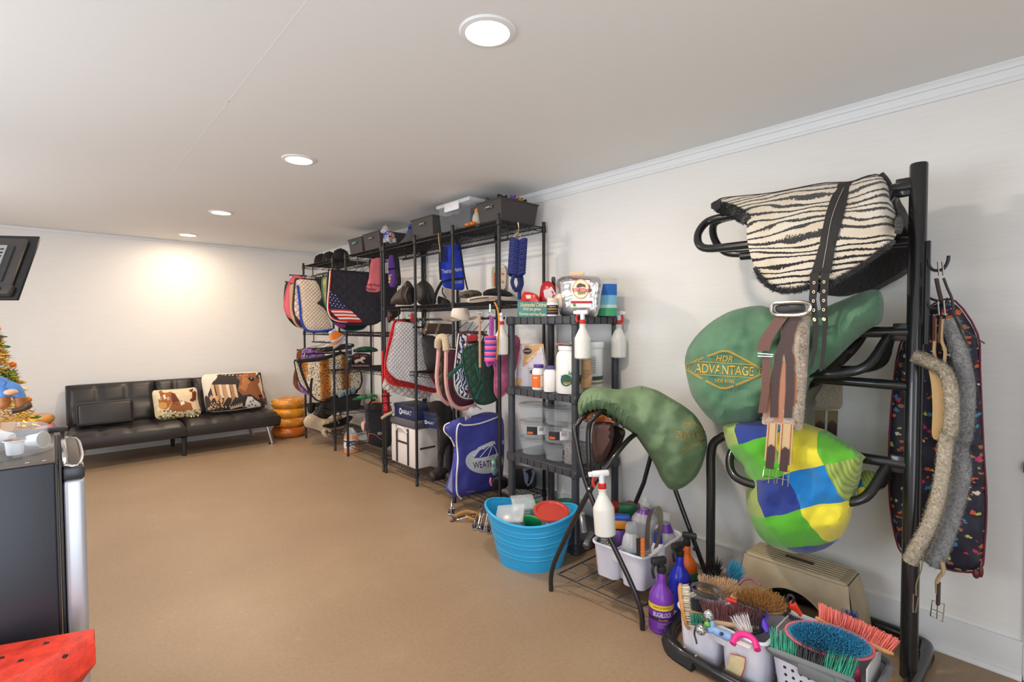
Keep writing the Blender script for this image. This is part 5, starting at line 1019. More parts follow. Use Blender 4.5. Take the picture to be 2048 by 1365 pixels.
def shoebox(label, x0, x1, y0, y1, z0, z1_, ang, words):
    t = T('boot_box', label, 'box', ((x0+x1)/2, (y0+y1)/2, z0), 'navy boot boxes'); c = Vector(((x0+x1)/2, (y0+y1)/2, 0)); mr = Matrix.Translation(c) @ Matrix.Rotation(ang, 4, 'Z') @ Matrix.Translation(-c)
    def a(fn): 
        def g(m): m.M = mr; fn(m)
        return g
    part('carton', NAV, t, a(lambda m: m.rbox(x0, x1, y0, y1, z0, z1_-.03, b=.003))); part('lid', NAV2, t, a(lambda m: m.rbox(x0-.004, x1+.004, y0-.004, y1+.004, z1_-.035, z1_, b=.003)))
    def w(m):
        m.M = mr
        for s, O, U, ww, hh_ in words: wtext(m, s, O, U, (0, 0, 1), ww, hh_, (228, 230, 236))
        for s, O, U, ww, hh_ in words:
            if s == 'ARIAT': O = Vector(O)-Vector(U).normalized()*ww*.64; U_ = Vector(U).normalized(); k = hh_*.85; V_ = Vector((0, 0, 1)); m.add([O+U_*k*math.sin(i*2*PI/8)*.8+V_*k*math.cos(i*2*PI/8) for i in range(8)], [tuple(range(8))[::-1]], col=S((228, 230, 236))); n_ = U_.cross(V_)*.0006; m.add([O+n_+U_*k*.6*math.sin(i*2*PI/8)*.8+V_*k*.6*math.cos(i*2*PI/8) for i in range(8)], [tuple(range(8))[::-1]], col=S((30, 42, 84)))
    part('lettering', VC, t, w, ang=None)
    return t
bz = tzt+.074
shoebox('navy boot box with white ARIAT lettering on its long side', 2.37, 2.62, 3.9, 4.26, bz, bz+.125, 0, [('ARIAT', (2.364, 4.03, bz+.06), (0, -1, 0), .17, .036)])
shoebox('smaller navy ARIAT box turned on the canvas tote', 2.44, 2.62, 3.66, 3.86, bz-.05, bz+.085, .1, [('ARIAT', (2.53, 3.654, bz-.005), (1, 0, 0), .1, .022), ('ARIAT', (2.434, 3.76, bz-.005), (0, -1, 0), .1, .022)])
# tall black boots
BL = mat('black_boot_leather', (46, 40, 38), .5, bump=.2, bs=120)
for k, (xx, yy) in enumerate(((2.44, 3.52), (2.52, 3.4))):
    t = T('riding_boot', ('black tall riding boot beside the canvas tote', 'second black riding boot beside the blue bag')[k], 'boot', (xx, yy, .13), 'tall riding boots'); z = .128
    part('shaft', BL, t, lambda m: m.tube([(xx+.02, yy, z+.06), (xx+.02, yy, z+.2), (xx+.02, yy, z+.34), (xx+.025, yy, z+.5)], [.05, .046, .058, .068], 18)); part('foot', BL, t, lambda m: (m.tube(cr([(xx+.06, yy, z+.045), (xx, yy, z+.05), (xx-.07, yy, z+.045), (xx-.13, yy, z+.032), (xx-.16, yy, z+.028)], 3), [.04]*4+[.046]*4+[.042]*3+[.028, .02], 14)))
    part('sole', BLK, t, lambda m: m.rbox(xx-.17, xx+.085, yy-.038, yy+.038, z, z+.014, b=.005)); part('zip', CHROME, t, lambda m: m.tube([(xx-.04, yy-.04, z+.09), (xx-.045, yy-.035, z+.3), (xx-.045, yy-.04, z+.48)], .003, 5)); part('buckle', CHROME, t, lambda m: m.rbox(xx-.055, xx-.04, yy-.03, yy-.005, z+.085, z+.105, b=.003))
lump('black_chaps', 'pair of black half chaps hanging over the boots', 'chaps', zc('G', [(640, 270), (760, 230), (900, 270), (950, 380), (950, 700), (850, 780), (820, 1080), (770, 1100), (760, 380), (690, 360)]), 3.3, mat('black_suede', (48, 43, 40), .9, bump=.3, bs=120), th=.05, puff=.02, pw=8, wr=.03)
# blue bag with white piping
BB = mat('royal_blue_nylon', (62, 66, 150), .55, bump=.12, bs=40)
wb, wbs = lump('blanket_bag', 'blue zipped blanket bag with white piping and silver logo', 'bag', zc('G', [(840, 520), (900, 480), (1020, 430), (1060, 440), (1160, 410), (1320, 360), (1520, 390), (1530, 800), (1500, 1240), (1330, 1280), (1100, 1320), (1010, 1350), (930, 1320), (860, 1260), (870, 1190), (930, 1000), (960, 760), (900, 640), (845, 590)]), 3.03, BB, th=.1, puff=.05, pw=14, wr=.03)
part('white_piping', mat('white_piping', (236, 228, 220), .6), wb, lambda m: (pline(m, zc('G', [(1040, 1355), (990, 1290), (985, 1100), (1000, 900), (985, 700), (990, 560), (1020, 500), (1070, 518), (1240, 500), (1440, 430), (1500, 400)]), 1, wbs, r=.006, eps=.004), pline(m, zc('G', [(905, 490), (850, 520), (845, 590), (920, 670), (960, 760)]), 1, wbs, r=.005, eps=.003)))
part('carry_handle', mat('grey_web', (190, 184, 190), .7), wb, lambda m: (pline(m, zc('G', [(1085, 440), (1130, 410), (1150, 330), (1200, 300), (1260, 330)]), 1, wbs, r=.018, flat=.25, eps=.02)))
part('clear_window', CLEARB, wb, lambda m: relief(m, zc('G', [(935, 1010), (935, 1290), (880, 1230)]), 1, 2.965, th=.004, sm=1))
def wlogo(m):
    E = [(1300+215*math.cos(a), 925+145*math.sin(a)) for a in [2*PI*i/28 for i in range(28)]]; patch(m, zc('G', E), 1, wbs, (196, 198, 206), .004, res=6)
    patch(m, zc('G', [(1180, 890), (1260, 790), (1400, 735), (1520, 735), (1520, 850), (1350, 870), (1250, 890)]), 1, wbs, (56, 60, 140), .006, res=6)
    for q in ([(1150, 870), (1230, 770), (1380, 700), (1520, 690), (1520, 730), (1390, 740), (1260, 800), (1190, 880)],): patch(m, zc('G', q), 1, wbs, (206, 208, 214), .007, res=6)
    for x in (1250, 1340, 1450): pline(m, zc('G', [(1390, 740), ((1390+x)/2+10, 790), (x, 885)]), 1, wbs, r=.003, eps=.007, col=(206, 208, 214))
    ptext(m, 'WEATHER', *z1('G', 1330, 958), 55, 13, 1, wbs, (30, 30, 60), -6, eps=.009)
    ptext(m, 'weatherbeeta', *z1('G', 1140, 1270), 17, 3, 1, wbs, (190, 190, 214), -6)
part('logo', VC, wb, wlogo, ang=None)
# things on the shelf right of the bag
lump('horse_print_bag', 'black drawstring bag with a grey horse head print', 'bag', zc('J', [(225, 960), (360, 980), (500, 1010), (530, 1050), (530, 1240), (330, 1250), (225, 1235)]), 2.66, NYL, th=.2, puff=.04, pw=10, parts=[('horse_print', VC, lambda m, s: (patch(m, zc('J', [(370, 1010), (420, 990), (525, 1030), (480, 1170), (430, 1215), (395, 1170)]), 1, s, (160, 168, 190), .004, res=5), patch(m, zc('J', [(400, 1045), (440, 1020), (490, 1020), (480, 1080), (450, 1180), (425, 1190), (440, 1110), (430, 1070)]), 1, s, (24, 24, 30), .007, res=5)))])
lump('print_pouch', 'black pouch with flower print beside the blue bag', 'pouch', zc('J', [(15, 880), (95, 850), (110, 1080), (20, 1100)]), 2.8, mat('flower_pouch', (90, 110, 106), .8, var=.7, vs=30), th=.06, puff=.02, pw=5, wr=0)
lump('black_jacket', 'black padded jacket heaped on the bottom shelf', 'jacket', zc('K', [(690, 110), (790, 60), (880, 90), (890, 200), (780, 240), (690, 240)]), 2.75, BLKC, th=.15, puff=.04, pw=10, wr=.06)
part('pink_trim', mat('pink_trim', (214, 110, 150), .7), bpy.data.objects['black_jacket'], lambda m: pline(m, zc('K', [(692, 90), (684, 140), (700, 180)]), 1, 2.72, r=.006))
# ================================================================ black plastic shelf unit
PSX0, PSX1, PSY0, PSY1 = 2.335, 2.775, 2.0, 2.62
PLS = mat('charcoal_resin', (56, 58, 64), .4, var=.08, vs=20, bump=.1, bs=80)
ps = T('plastic_shelf_unit', 'charcoal plastic four-tier shelf unit with ribbed edges', 'shelf unit', ((PSX0+PSX1)/2, (PSY0+PSY1)/2, 0))
TIER = [.06, .525, .982, 1.463]
for zt in TIER:
    def tier(m):
        m.rbox(PSX0-.012, PSX1+.012, PSY0-.012, PSY1+.012, zt-.05, zt, b=.018, seg=3)
        for k in range(9):
            y = PSY0+.06+(PSY1-PSY0-.12)*k/8; m.box(PSX0-.0165, PSX0-.008, y-.025, y+.025, zt-.046, zt-.006)
        for k in range(6):
            x = PSX0+.06+(PSX1-PSX0-.12)*k/5; m.box(x-.025, x+.025, PSY0-.0165, PSY0-.008, zt-.046, zt-.006)
        for x in (PSX0+.02, PSX1-.02):
            for y in (PSY0+.02, PSY1-.02): m.lathe([(.026, -.055), (.034, -.05), (.034, .0), (.026, .004)], 16, (x, y, zt), cap=False)
    part('shelf', PLS, ps, tier)
for x in (PSX0+.02, PSX1-.02):
    for y in (PSY0+.02, PSY1-.02):
        part('post', PLS, ps, lambda m: m.lathe([(.036, 0), (.036, .03), (.026, .045), (.024, .3), (.024, .5), (.024, 1.0), (.024, 1.42)], 18, (x, y, 0)))
# ---- spray bottles
MILK = mat('milky_plastic', (232, 230, 224), .35, alpha=.93); REDP = mat('red_plastic', (206, 44, 34), .4); LIQ = mat('pale_liquid', (226, 216, 176), .2)
def spray(label, at, yaw, tilt=0, roll=0, body=MILK, collar=REDP, head=WHITE, trig=REDP, s=1.0, liquid=0, tall=1, group='white trigger spray bottles'):
    t = T('spray_bottle', label, 'spray bottle', tuple(at), group); M = Matrix.Translation(at) @ Matrix.Rotation(yaw, 4, 'Z') @ Matrix.Rotation(tilt, 4, 'Y') @ Matrix.Rotation(roll, 4, 'X') @ Matrix.Scale(s, 4)
    def a(fn):
        def g(m): m.M = M; fn(m)
        return g
    b = part('body', body, t, a(lambda m: m.lathe([(0, .004), (.037, 0), (.044, .006), (.045, .108*tall), (.0435, .118*tall), (.0205, .165*tall), (.0165, .172*tall), (.0165, .19*tall), (.019, .192*tall), (.013, .2*tall)], 24, cap=False)))
    if liquid: part('liquid', LIQ, b, a(lambda m: m.lathe([(0, .006), (.042, .008), (.0425, liquid), (0, liquid)], 20, cap=False)))
    z = .195*tall
    part('collar', collar, t, a(lambda m: m.lathe([(.017, z), (.018, z+.002), (.018, z+.02), (.013, z+.024)], 20)))
    part('sprayer_head', head, t, a(lambda m: (m.rbox(-.034, .042, -.011, .011, z+.052, z+.078, b=.008), m.lathe([(.012, z+.02), (.013, z+.06)], 14), m.rbox(.038, .056, -.009, .009, z+.055, z+.074, b=.003))))
    part('trigger', trig, t, a(lambda m: m.tube(cr([(.03, 0, z+.056), (.04, 0, z+.035), (.034, 0, z+.01)], 4), .006, 8)))
    return t, M
V3 = lambda q: Vector(q)
p_ = PX(1165, 718, 0, 2.325); spray('white spray bottle hooked on the front corner post of the plastic shelf', (2.325, p_.y, p_.z), PI*.55, s=1.06, group=None)
p_ = PX(1003, 710, 0, 2.29); spray('white spray bottle hooked at the plastic shelf end beside the ropes', (2.29, p_.y+.0, p_.z), PI*.25, s=1.06, group=None)
p_ = PX(1237, 716, 0, 2.74); spray('white spray bottle with red trigger hanging next to the bare wall', (2.74, p_.y, p_.z), -PI*.6, s=1.12, group=None)
# ---- top tier: sign, treat bags, jar, wipes
zt = TIER[3]
sg = T('slogan_sign', 'teal wooden sign with hand-painted cream joke lettering', 'sign', tuple(PX(1065, 635, 0, 2.36))); sgx = 2.35
SIGN = [(270, 405), (595, 410), (560, 570), (260, 565)]
part('board', mat('teal_paint', (66, 124, 120), .6, var=.1, vs=15), sg, lambda m: relief(m, zc('I', SIGN), 0, sgx, th=.016, sm=1, res=12))
part('lettering', VC, sg, lambda m: (ptext(m, 'Unattended Children', *z1('I', 426, 437), 52, 8, 0, sgx, (236, 226, 190), 0, .1), ptext(m, 'Will be given', *z1('I', 408, 484), 36, 8, 0, sgx, (236, 226, 190), 0, .1), ptext(m, 'Espresso and free Puppy', *z1('I', 416, 533), 53, 8, 0, sgx, (236, 226, 190), 2, .1)), ang=None)
def tbag(name, label, pts, X, M, th=.05, puff=.03, pw=8, deco=None, cat='treat bag', wr=.02, sm=4):
    t = T(name, label, cat, tuple(PX(sum(p[0] for p in pts)/len(pts), max(p[1] for p in pts), 0, X))); h = [0]
    def f(m): h[0] = relief(m, pts, 0, X, th=th, puff=puff, pw=pw, wr=wr, ws=12, both=True, res=5, sm=sm)
    part('bag', M, t, f)
    if deco: part('print', VC, t, lambda m: deco(m, h[0]), ang=None)
    return t, h[0]
tbag('treat_bag', 'crumpled red treat bag behind the teal sign', zc('I', [(300, 405), (320, 310), (400, 315), (470, 345), (490, 405), (480, 440), (300, 440)]), 2.45, mat('red_foil_bag', (206, 56, 48), .3, bump=.3, bs=30), deco=lambda m, s: patch(m, zc('I', [(345, 345), (395, 340), (400, 375), (360, 380)]), 0, s, (226, 200, 190), .004))
tbag('treat_bag', 'upright red and silver candy bag between the sign and silver pouch', zc('I', [(478, 400), (490, 270), (520, 215), (580, 205), (620, 240), (645, 330), (650, 400), (640, 440), (480, 440)]), 2.5, mat('red_candy_bag', (176, 36, 44), .28, bump=.3, bs=30), deco=lambda m, s: (patch(m, zc('I', [(520, 300), (600, 260), (640, 330), (645, 390), (560, 390), (530, 360)]), 0, s, (204, 190, 196), .004), patch(m, zc('I', [(540, 380), (570, 385), (575, 405), (545, 400)]), 0, s, (70, 140, 60), .006)))
tbag('dark_strip_bag', 'black folded bag top standing behind the red candy bag', zc('I', [(597, 165), (640, 165), (640, 260), (645, 380), (615, 300), (600, 230)]), 2.53, BLK, th=.02, puff=.01, wr=0)
def jar(name, label, at, prof, cols, n=28, cat='jar', group=None, deco=None, capm=None):
    t = T(name, label, cat, tuple(at), group); m0 = [None]
    for nm, M, pr in cols: part(nm, M, t, lambda m: m.lathe(pr, n, tuple(at), cap=False))
    if deco: part('label', VC, t, lambda m: deco(m), ang=None)
    return t
def band(m, at, r, z0, z1_, c, a0, a1, n=16):
    for k in range(n):
        u, v = a0+(a1-a0)*k/n, a0+(a1-a0)*(k+1)/n
        m.add([(at[0]+r*math.cos(u), at[1]+r*math.sin(u), at[2]+z0), (at[0]+r*math.cos(v), at[1]+r*math.sin(v), at[2]+z0), (at[0]+r*math.cos(v), at[1]+r*math.sin(v), at[2]+z1_), (at[0]+r*math.cos(u), at[1]+r*math.sin(u), at[2]+z1_)], [(0, 1, 2, 3)], col=S(c))
def cyl_text(m, s, at, r, z, w, h, c, a):
    """lettering wrapped on a standing cylinder around direction a."""
    v, f = textmesh(s); m.add([Vector((at[0]+r*math.cos(a+q.x*w/r), at[1]+r*math.sin(a+q.x*w/r), at[2]+z+q.y*h)) for q in v], f, col=S(c))
ja = PX(1105, 633, 0, 2.36); ja = (2.36, ja.y, zt+.001); fa = math.atan2(-ja[1], -ja[0])
jar('supplement_jar', 'white lidded jar with a black label beside the teal sign', ja, None, [('jar', WHITE, [(0, 0), (.034, 0), (.036, .004), (.036, .085), (.03, .09)]), ('lid', mat('cream_cap', (222, 206, 186), .5), [(.034, .088), (.035, .092), (.034, .115), (0, .117)])],
    deco=lambda m: (band(m, ja, .0366, .01, .07, (32, 30, 32), fa-1.4, fa+1.4), cyl_text(m, 'Redmond', ja, .037, .06, .04, .008, (236, 230, 220), fa), band(m, ja, .0368, .042, .048, (200, 150, 60), fa-1, fa+1), band(m, ja, .0368, .026, .031, (190, 80, 50), fa-1, fa+1)))
part('cream_lump', mat('cream_cap', (222, 206, 186), .5), bpy.data.objects['supplement_jar'], lambda m: m.ball((2.42, ja[1]-.01, zt+.1), (.03, .04, .05), 12, 8))
def silv(m, s):
    patch(m, zc('I', [(778, 175), (978, 190), (992, 465), (785, 465)]), 0, s, (238, 232, 230), .004, res=8)
    patch(m, zc('I', [(778, 175), (980, 190), (980, 198), (778, 184)]), 0, s, (150, 40, 50), .006); patch(m, zc('I', [(787, 402), (990, 402), (991, 425), (787, 425)]), 0, s, (176, 44, 54), .006)
    patch(m, [z1('I', 885+82*math.cos(a), 285+98*math.sin(a)) for a in [2*PI*i/28 for i in range(28)]], 0, s, (206, 170, 120), .006, res=6); patch(m, [z1('I', 885+72*math.cos(a), 285+87*math.sin(a)) for a in [2*PI*i/28 for i in range(28)]], 0, s, (234, 220, 200), .008, res=6)
    patch(m, zc('I', [(840, 270), (850, 240), (880, 225), (900, 235), (925, 240), (935, 270), (900, 262), (870, 270)]), 0, s, (96, 74, 56), .010, res=4); patch(m, zc('I', [(850, 310), (925, 305), (935, 328), (860, 340)]), 0, s, (150, 130, 90), .010, res=6)
    patch(m, zc('I', [(800, 280), (885, 275), (972, 285), (965, 315), (885, 305), (808, 312)]), 0, s, (186, 34, 42), .012, res=6); ptext(m, 'BEST TREATS', *z1('I', 887, 295), 29, 5, 0, s, (245, 240, 236), 0, eps=.014)
    patch(m, [z1('I', 822+15*math.cos(a), 440+15*math.sin(a)) for a in [2*PI*i/12 for i in range(12)]], 0, s, (90, 150, 70), .006)
tbag('treat_pouch', 'large silver foil treat pouch with a white and red label', zc('I', [(640, 200), (700, 165), (800, 150), (950, 155), (1080, 165), (1105, 230), (1080, 350), (1070, 470), (1040, 560), (990, 562), (700, 558), (670, 500), (655, 350)]), 2.46, mat('silver_foil', (196, 196, 198), .22, .75, bump=.5, bs=16), th=.07, puff=.06, pw=18, deco=silv, wr=.012)
wa = (2.62, PX(1213, 620, 0, 2.62).y, zt+.001); fw_ = math.atan2(-wa[1], -wa[0])
jar('wipes_canister', 'tall clear-topped canister with blue, white and green label', wa, None, [('canister', WHITE, [(0, 0), (.062, 0), (.064, .004), (.064, .2)]), ('clear_cap', CLEARB, [(.064, .2), (.066, .205), (.064, .235), (0, .237)])],
    deco=lambda m: (band(m, wa, .0648, .13, .2, (40, 110, 196), fw_-1.5, fw_+1.5), band(m, wa, .0648, .07, .13, (130, 196, 226), fw_-1.5, fw_+1.5), band(m, wa, .0648, .0, .05, (70, 170, 120), fw_-1.5, fw_+1.5), band(m, wa, .0648, .05, .07, (200, 226, 216), fw_-1.5, fw_+1.5)))
tw = T('wooden_paddle', 'flat wooden stir paddle laid across the silver pouch', 'stick', tuple(PX(1160, 552, 0, 2.5))); part('paddle', mat('pale_wood', (222, 190, 150), .6), tw, lambda m: pline(m, zc('I', [(780, 135), (850, 132), (915, 138)]), 0, 2.5, r=.01, flat=.4)); 
# ---- second tier
zt = TIER[2]
def kraft(m, s):
    patch(m, zc('I', [(295, 820), (520, 822), (530, 900), (320, 1045)]), 0, s, (190, 148, 100), .002, res=8)
    patch(m, [z1('I', 362+42*math.cos(a), 890+30*math.sin(a)) for a in [2*PI*i/20 for i in range(20)]], 0, s, (36, 40, 60), .006); ptext(m, 'EQUINETY', *z1('I', 362, 890), 14, 4, 0, s, (210, 206, 200), 0, eps=.008)
    ptext(m, 'RAW MATTER', *z1('I', 420, 945), 32, 7, 0, s, (240, 234, 226), -38, eps=.006)
    for k in range(9): pline(m, zc('I', [(370, 1060+k*20), (420+(k*37) % 60, 1056+k*20)]), 0, s, r=.0007, k=1, n=4, eps=.004, col=(90, 84, 92))
    for k in range(14): pline(m, zc('I', [(290-k*3, 930+k*18), (312-k*1, 932+k*18)]), 0, s, r=.0012, k=1, n=4, eps=.003, col=(150, 144, 144))
    patch(m, zc('I', [(232, 1160), (310, 1160), (322, 1248), (215, 1235)]), 0, s, (206, 158, 104), .004, res=8)
    patch(m, zc('I', [(385, 1090), (410, 1070), (425, 1085), (415, 1115), (395, 1110)]), 0, s, (60, 56, 64), .005)
tbag('supplement_bag', 'tall kraft and lilac-grey supplement bag on the second tier', zc('I', [(295, 818), (520, 820), (545, 1000), (550, 1100), (440, 1240), (430, 1250), (330, 1250), (215, 1235), (235, 1120), (285, 960)]), 2.42, mat('lilac_grey_paper', (196, 190, 200), .6), th=.06, puff=.02, pw=6, deco=kraft, wr=.004, sm=1)
def pill(label, px__, w_m, h, X, cap_c, lab):
    p = PX(px__, 775, 0, X); at = (X, p.y, zt+.001); r = w_m/2; a = math.atan2(-at[1], -at[0])
    jar('supplement_bottle', label, at, None, [('bottle', mat('glossy_white', (236, 234, 232), .25), [(0, 0), (r*.95, 0), (r, .004), (r, h*.72), (r*.86, h*.82), (r*.66, h*.87), (r*.66, h*.9)]), ('cap', mat('cap_%d%d%d' % cap_c, cap_c, .4), [(r*.74, h*.87), (r*.76, h*.88), (r*.74, h), (0, h)])], deco=lambda m: lab(m, at, r, a), cat='bottle', group='supplement bottles on the second tier')
OR_ = (226, 110, 40)
pill('white supplement bottle with a wide orange label and purple cap', 1077, .086, .165, 2.375, (84, 60, 150), lambda m, at, r, a: (band(m, at, r+.0006, .015, .1, OR_, a-1.5, a+1.5), band(m, at, r+.001, .02, .095, (236, 226, 214), a+.3, a+.9), cyl_text(m, 'NOW', at, r+.0012, .08, .03, .012, (250, 246, 240), a-.5)))
pill('white supplement bottle with an orange triangle and slim purple cap', 1100, .082, .165, 2.352, (90, 80, 130), lambda m, at, r, a: [m.add([(at[0]+(r+.0006)*math.cos(a-.3), at[1]+(r+.0006)*math.sin(a-.3), at[2]+.015), (at[0]+(r+.0006)*math.cos(a+.8), at[1]+(r+.0006)*math.sin(a+.8), at[2]+.015), (at[0]+(r+.0006)*math.cos(a+.8), at[1]+(r+.0006)*math.sin(a+.8), at[2]+.075)], [(0, 1, 2)], col=S(OR_))])
ba = PX(1139, 785, 0, 2.40); ba = (2.40, ba.y, zt+.001); r_ = .085; fb_ = math.atan2(-ba[1], -ba[0])
GRN = (52, 84, 66)
jar('powder_jar', 'large white powder jar with green powder picture label', ba, None, [('jar', mat('glossy_white', (236, 234, 232), .25), [(0, 0), (r_*.96, 0), (r_, .006), (r_, .22), (r_*.9, .25), (r_*.78, .26), (r_*.78, .275)]), ('lid', WHITE, [(r_*.82, .268), (r_*.84, .27), (r_*.84, .295), (0, .297)])],
    deco=lambda m: (band(m, ba, r_+.0006, .075, .115, GRN, fb_-.7, fb_+1.5), band(m, ba, r_+.0008, .06, .075, (150, 140, 70), fb_-.7, fb_+1.5),
                    m.add([(ba[0]+(r_+.0016)*math.cos(fb_-.25+.52*math.cos(i*PI/12)), ba[1]+(r_+.0016)*math.sin(fb_-.25+.52*math.cos(i*PI/12)), ba[2]+.085+.046*math.sin(i*PI/12)) for i in range(24)], [tuple(range(24))], col=S((222, 226, 222))),
                    m.add([(ba[0]+(r_+.0024)*math.cos(fb_-.25+.42*math.cos(i*PI/12)), ba[1]+(r_+.0024)*math.sin(fb_-.25+.42*math.cos(i*PI/12)), ba[2]+.085+.037*math.sin(i*PI/12)) for i in range(24)], [tuple(range(24))], col=S((44, 92, 84))),
                    m.add([(ba[0]+(r_+.003)*math.cos(fb_+q), ba[1]+(r_+.003)*math.sin(fb_+q), ba[2]+z) for q, z in ((-.1, .12), (-.02, .15), (.04, .125))]+[(ba[0]+(r_+.003)*math.cos(fb_+q), ba[1]+(r_+.003)*math.sin(fb_+q), ba[2]+z) for q, z in ((0, .12), (.12, .14), (.16, .118))], [(0, 1, 2), (3, 4, 5)], col=S((70, 160, 70))),
                    [band(m, ba, r_+.001, .2-.012*k, .203-.012*k, (150, 150, 150), fb_+.75, fb_+1.2) for k in range(9)]))
pf = T('paper_stack', 'loose coloured leaflets lying on the powder jar lid', 'papers', (ba[0], ba[1], ba[2]+.298))
for k, (c, a) in enumerate((((206, 70, 60), .2), ((120, 180, 190), -.3), ((226, 150, 90), .5))): part('leaflet', mat('leaflet_%d' % k, c, .7), pf, lambda m: (setattr(m, 'M', Matrix.Translation((ba[0], ba[1], ba[2]+.299+.004*k)) @ Matrix.Rotation(a, 4, 'Z')), m.box(-.05, .05, -.075, .075, 0, .002)))
tbag('paper_bag', 'small brown paper bag with dark printing on the second tier', zc('I', [(885, 960), (995, 965), (1000, 1120), (985, 1240), (880, 1260)]), 2.42, KRAFT, th=.06, puff=.015, pw=5, wr=0, sm=1, cat='bag', deco=lambda m, s: [pline(m, zc('I', [(905, 1080+k*14), (970, 1078+k*14)]), 0, s, r=.001, k=1, n=4, eps=.003, col=(96, 72, 54)) for k in range(11)])
pa = (2.56, 2.1, zt+.001); fp = math.atan2(-pa[1], -pa[0])
jar('feed_pail', 'white lidded supplement pail with a green and gold band', pa, None, [('pail', WHITE, [(0, 0), (.098, 0), (.1, .004), (.104, .28)]), ('lid', WHITE, [(.108, .278), (.11, .282), (.11, .31), (.104, .318), (0, .316)])], n=32,
    deco=lambda m: (band(m, pa, .1026, .075, .1, GRN, fp-1.5, fp+1.5), band(m, pa, .1026, .05, .062, (150, 140, 70), fp-1.5, fp+1.5), [band(m, pa, .1045, .21-.011*k, .214-.011*k, (110, 110, 112), fp-.1, fp+.55) for k in range(9)], cyl_text(m, 'Smart & Simple', pa, .105, .225, .075, .009, (70, 70, 72), fp+.2)))
# ---- third tier: round tubs and tall containers
zt = TIER[1]
def rtub(label, x, y, z, lab=None):
    t = T('round_food_tub', label, 'food tub', (x, y, z), 'clear round tubs on the third tier'); at = (x, y, z)
    part('bowl', CLEAR, t, lambda m: m.lathe([(0, 0), (.075, 0), (.085, .006), (.104, .1), (.101, .1), (.082, .01), (0, .008)], 36, at, cap=False))
    part('lid', mat('smoky_lid', (140, 146, 150), .1, alpha=.38), t, lambda m: m.lathe([(.109, .098), (.111, .102), (.109, .112), (.09, .113), (.086, .108), (0, .109)], 36, at, cap=False))
    if lab:
        a = math.atan2(-y, -x); part('label', VC, t, lambda m: band(m, at, .1, .03, .085, (40, 32, 36), a-.85+lab, a-.1+lab, 8), ang=None); part('orange_stripe', VC, t, lambda m: band(m, at, .1006, .035, .05, (206, 96, 50), a-.8+lab, a-.4+lab, 6), ang=None); part('barcode_label', VC, t, lambda m: (band(m, at, .1, .03, .085, (232, 232, 234), a-.1+lab, a+.55+lab, 8), [band(m, at, .1006, .055, .08, (40, 40, 44), a+.02+lab+.05*k, a+.045+lab+.05*k, 1) for k in range(7)]), ang=None)
yA, yB = 2.47, 2.245
rtub('clear round tub with grey lid, topmost of the stack next to the blue bag', 2.45, yA, zt+.001+.232); rtub('clear round tub with barcode label, middle of the stack next to the blue bag', 2.45, yA-.005, zt+.001+.116, .25); rtub('clear round tub, lowest of the stack next to the blue bag', 2.45, yA, zt+.001)
rtub('clear round tub with grey lid, topmost of the stack beside the tall container', 2.45, yB, zt+.001+.232); rtub('clear round tub with barcode label, middle of the stack beside the tall container', 2.45, yB+.005, zt+.001+.116, .2); rtub('clear round tub with black sticker, lowest of the stack beside the tall container', 2.45, yB, zt+.001, 1.1)
def tall(label, x, y, z, h, w, fill=None):
    t = T('tall_food_container', label, 'food container', (x, y, z), 'tall clear containers'); part('box', CLEAR, t, lambda m: m.rbox(x-w, x+w, y-w*.7, y+w*.7, z, z+h, b=.01, taper=.06)); part('lid', CLEARB, t, lambda m: m.rbox(x-w-.003, x+w+.003, y-w*.7-.003, y+w*.7+.003, z+h, z+h+.014, b=.004))
    if fill: part('pellets', mat('grey_pellets', (112, 104, 104), .9, var=.4, vs=90, bump=.8, bs=120), t, lambda m: m.rbox(x-w*.9, x+w*.9, y-w*.62, y+w*.62, z+.006, z+fill, b=.008))
    return t
tall('tall clear container half full of grey pellets', 2.46, 2.085, zt+.001, .215, .085, .13); tall('empty narrow clear container stacked on the pellets container', 2.44, 2.088, zt+.232, .155, .05)
# ================================================================ floor things by the shelf
gj = (2.62, 2.33, TIER[0]+.001); jar('green_lid_jar', 'clear jar with bright green lid on the lowest shelf', gj, None, [('jar', CLEAR, [(0, 0), (.06, 0), (.062, .1)]), ('lid', mat('bright_green', (30, 140, 74), .35), [(.068, .1), (.07, .104), (.069, .122), (0, .124)]), ('seeds', mat('dark_seeds', (60, 70, 44), .9, var=.5, vs=80), [(0, .004), (.056, .004), (.058, .05), (0, .055)])])
# blue tub
TC = Vector((2.085, 2.135, 0)); TL = Vector((.56, -.83, 0)).normalized(); TS = Vector((.83, .56, 0)).normalized(); TUBM = mat('sky_blue_plastic', (44, 168, 226), .35)
def tubpt(a, v, inn=0):
    sl = .19+(.275-.19)*v-inn; ss = .145+(.205-.145)*v-inn; c = abs(math.cos(a)); H = .285+.055*c**2
    rib = 0
    for k in (.25, .29, .33, .5, .54, .58, .75, .79, .83): rib += .003*math.exp(-((v-k)/.012)**2)
    return TC+TL*math.cos(a)*(sl+(rib if not inn else 0))+TS*math.sin(a)*(ss+(rib if not inn else 0))+Vector((0, 0, max(.004 if inn else 0, H*v)))
tub = T('plastic_tub', 'oval sky blue flexible tub full of food containers', 'tub', tuple(TC))
part('bucket', TUBM, tub, lambda m: (m.grid(lambda u, v: tubpt(2*PI*u, v), 48, 60, True), m.grid(lambda u, v: tubpt(-2*PI*u, v, .005), 48, 12, True), m.add([tubpt(2*PI*i/32, 0) for i in range(32)], [tuple(range(32))[::-1]])))
part('rim', TUBM, tub, lambda m: m.tube([tubpt(2*PI*i/48, 1)+Vector((0, 0, -.002)) for i in range(48)], .008, 8, closed=True))
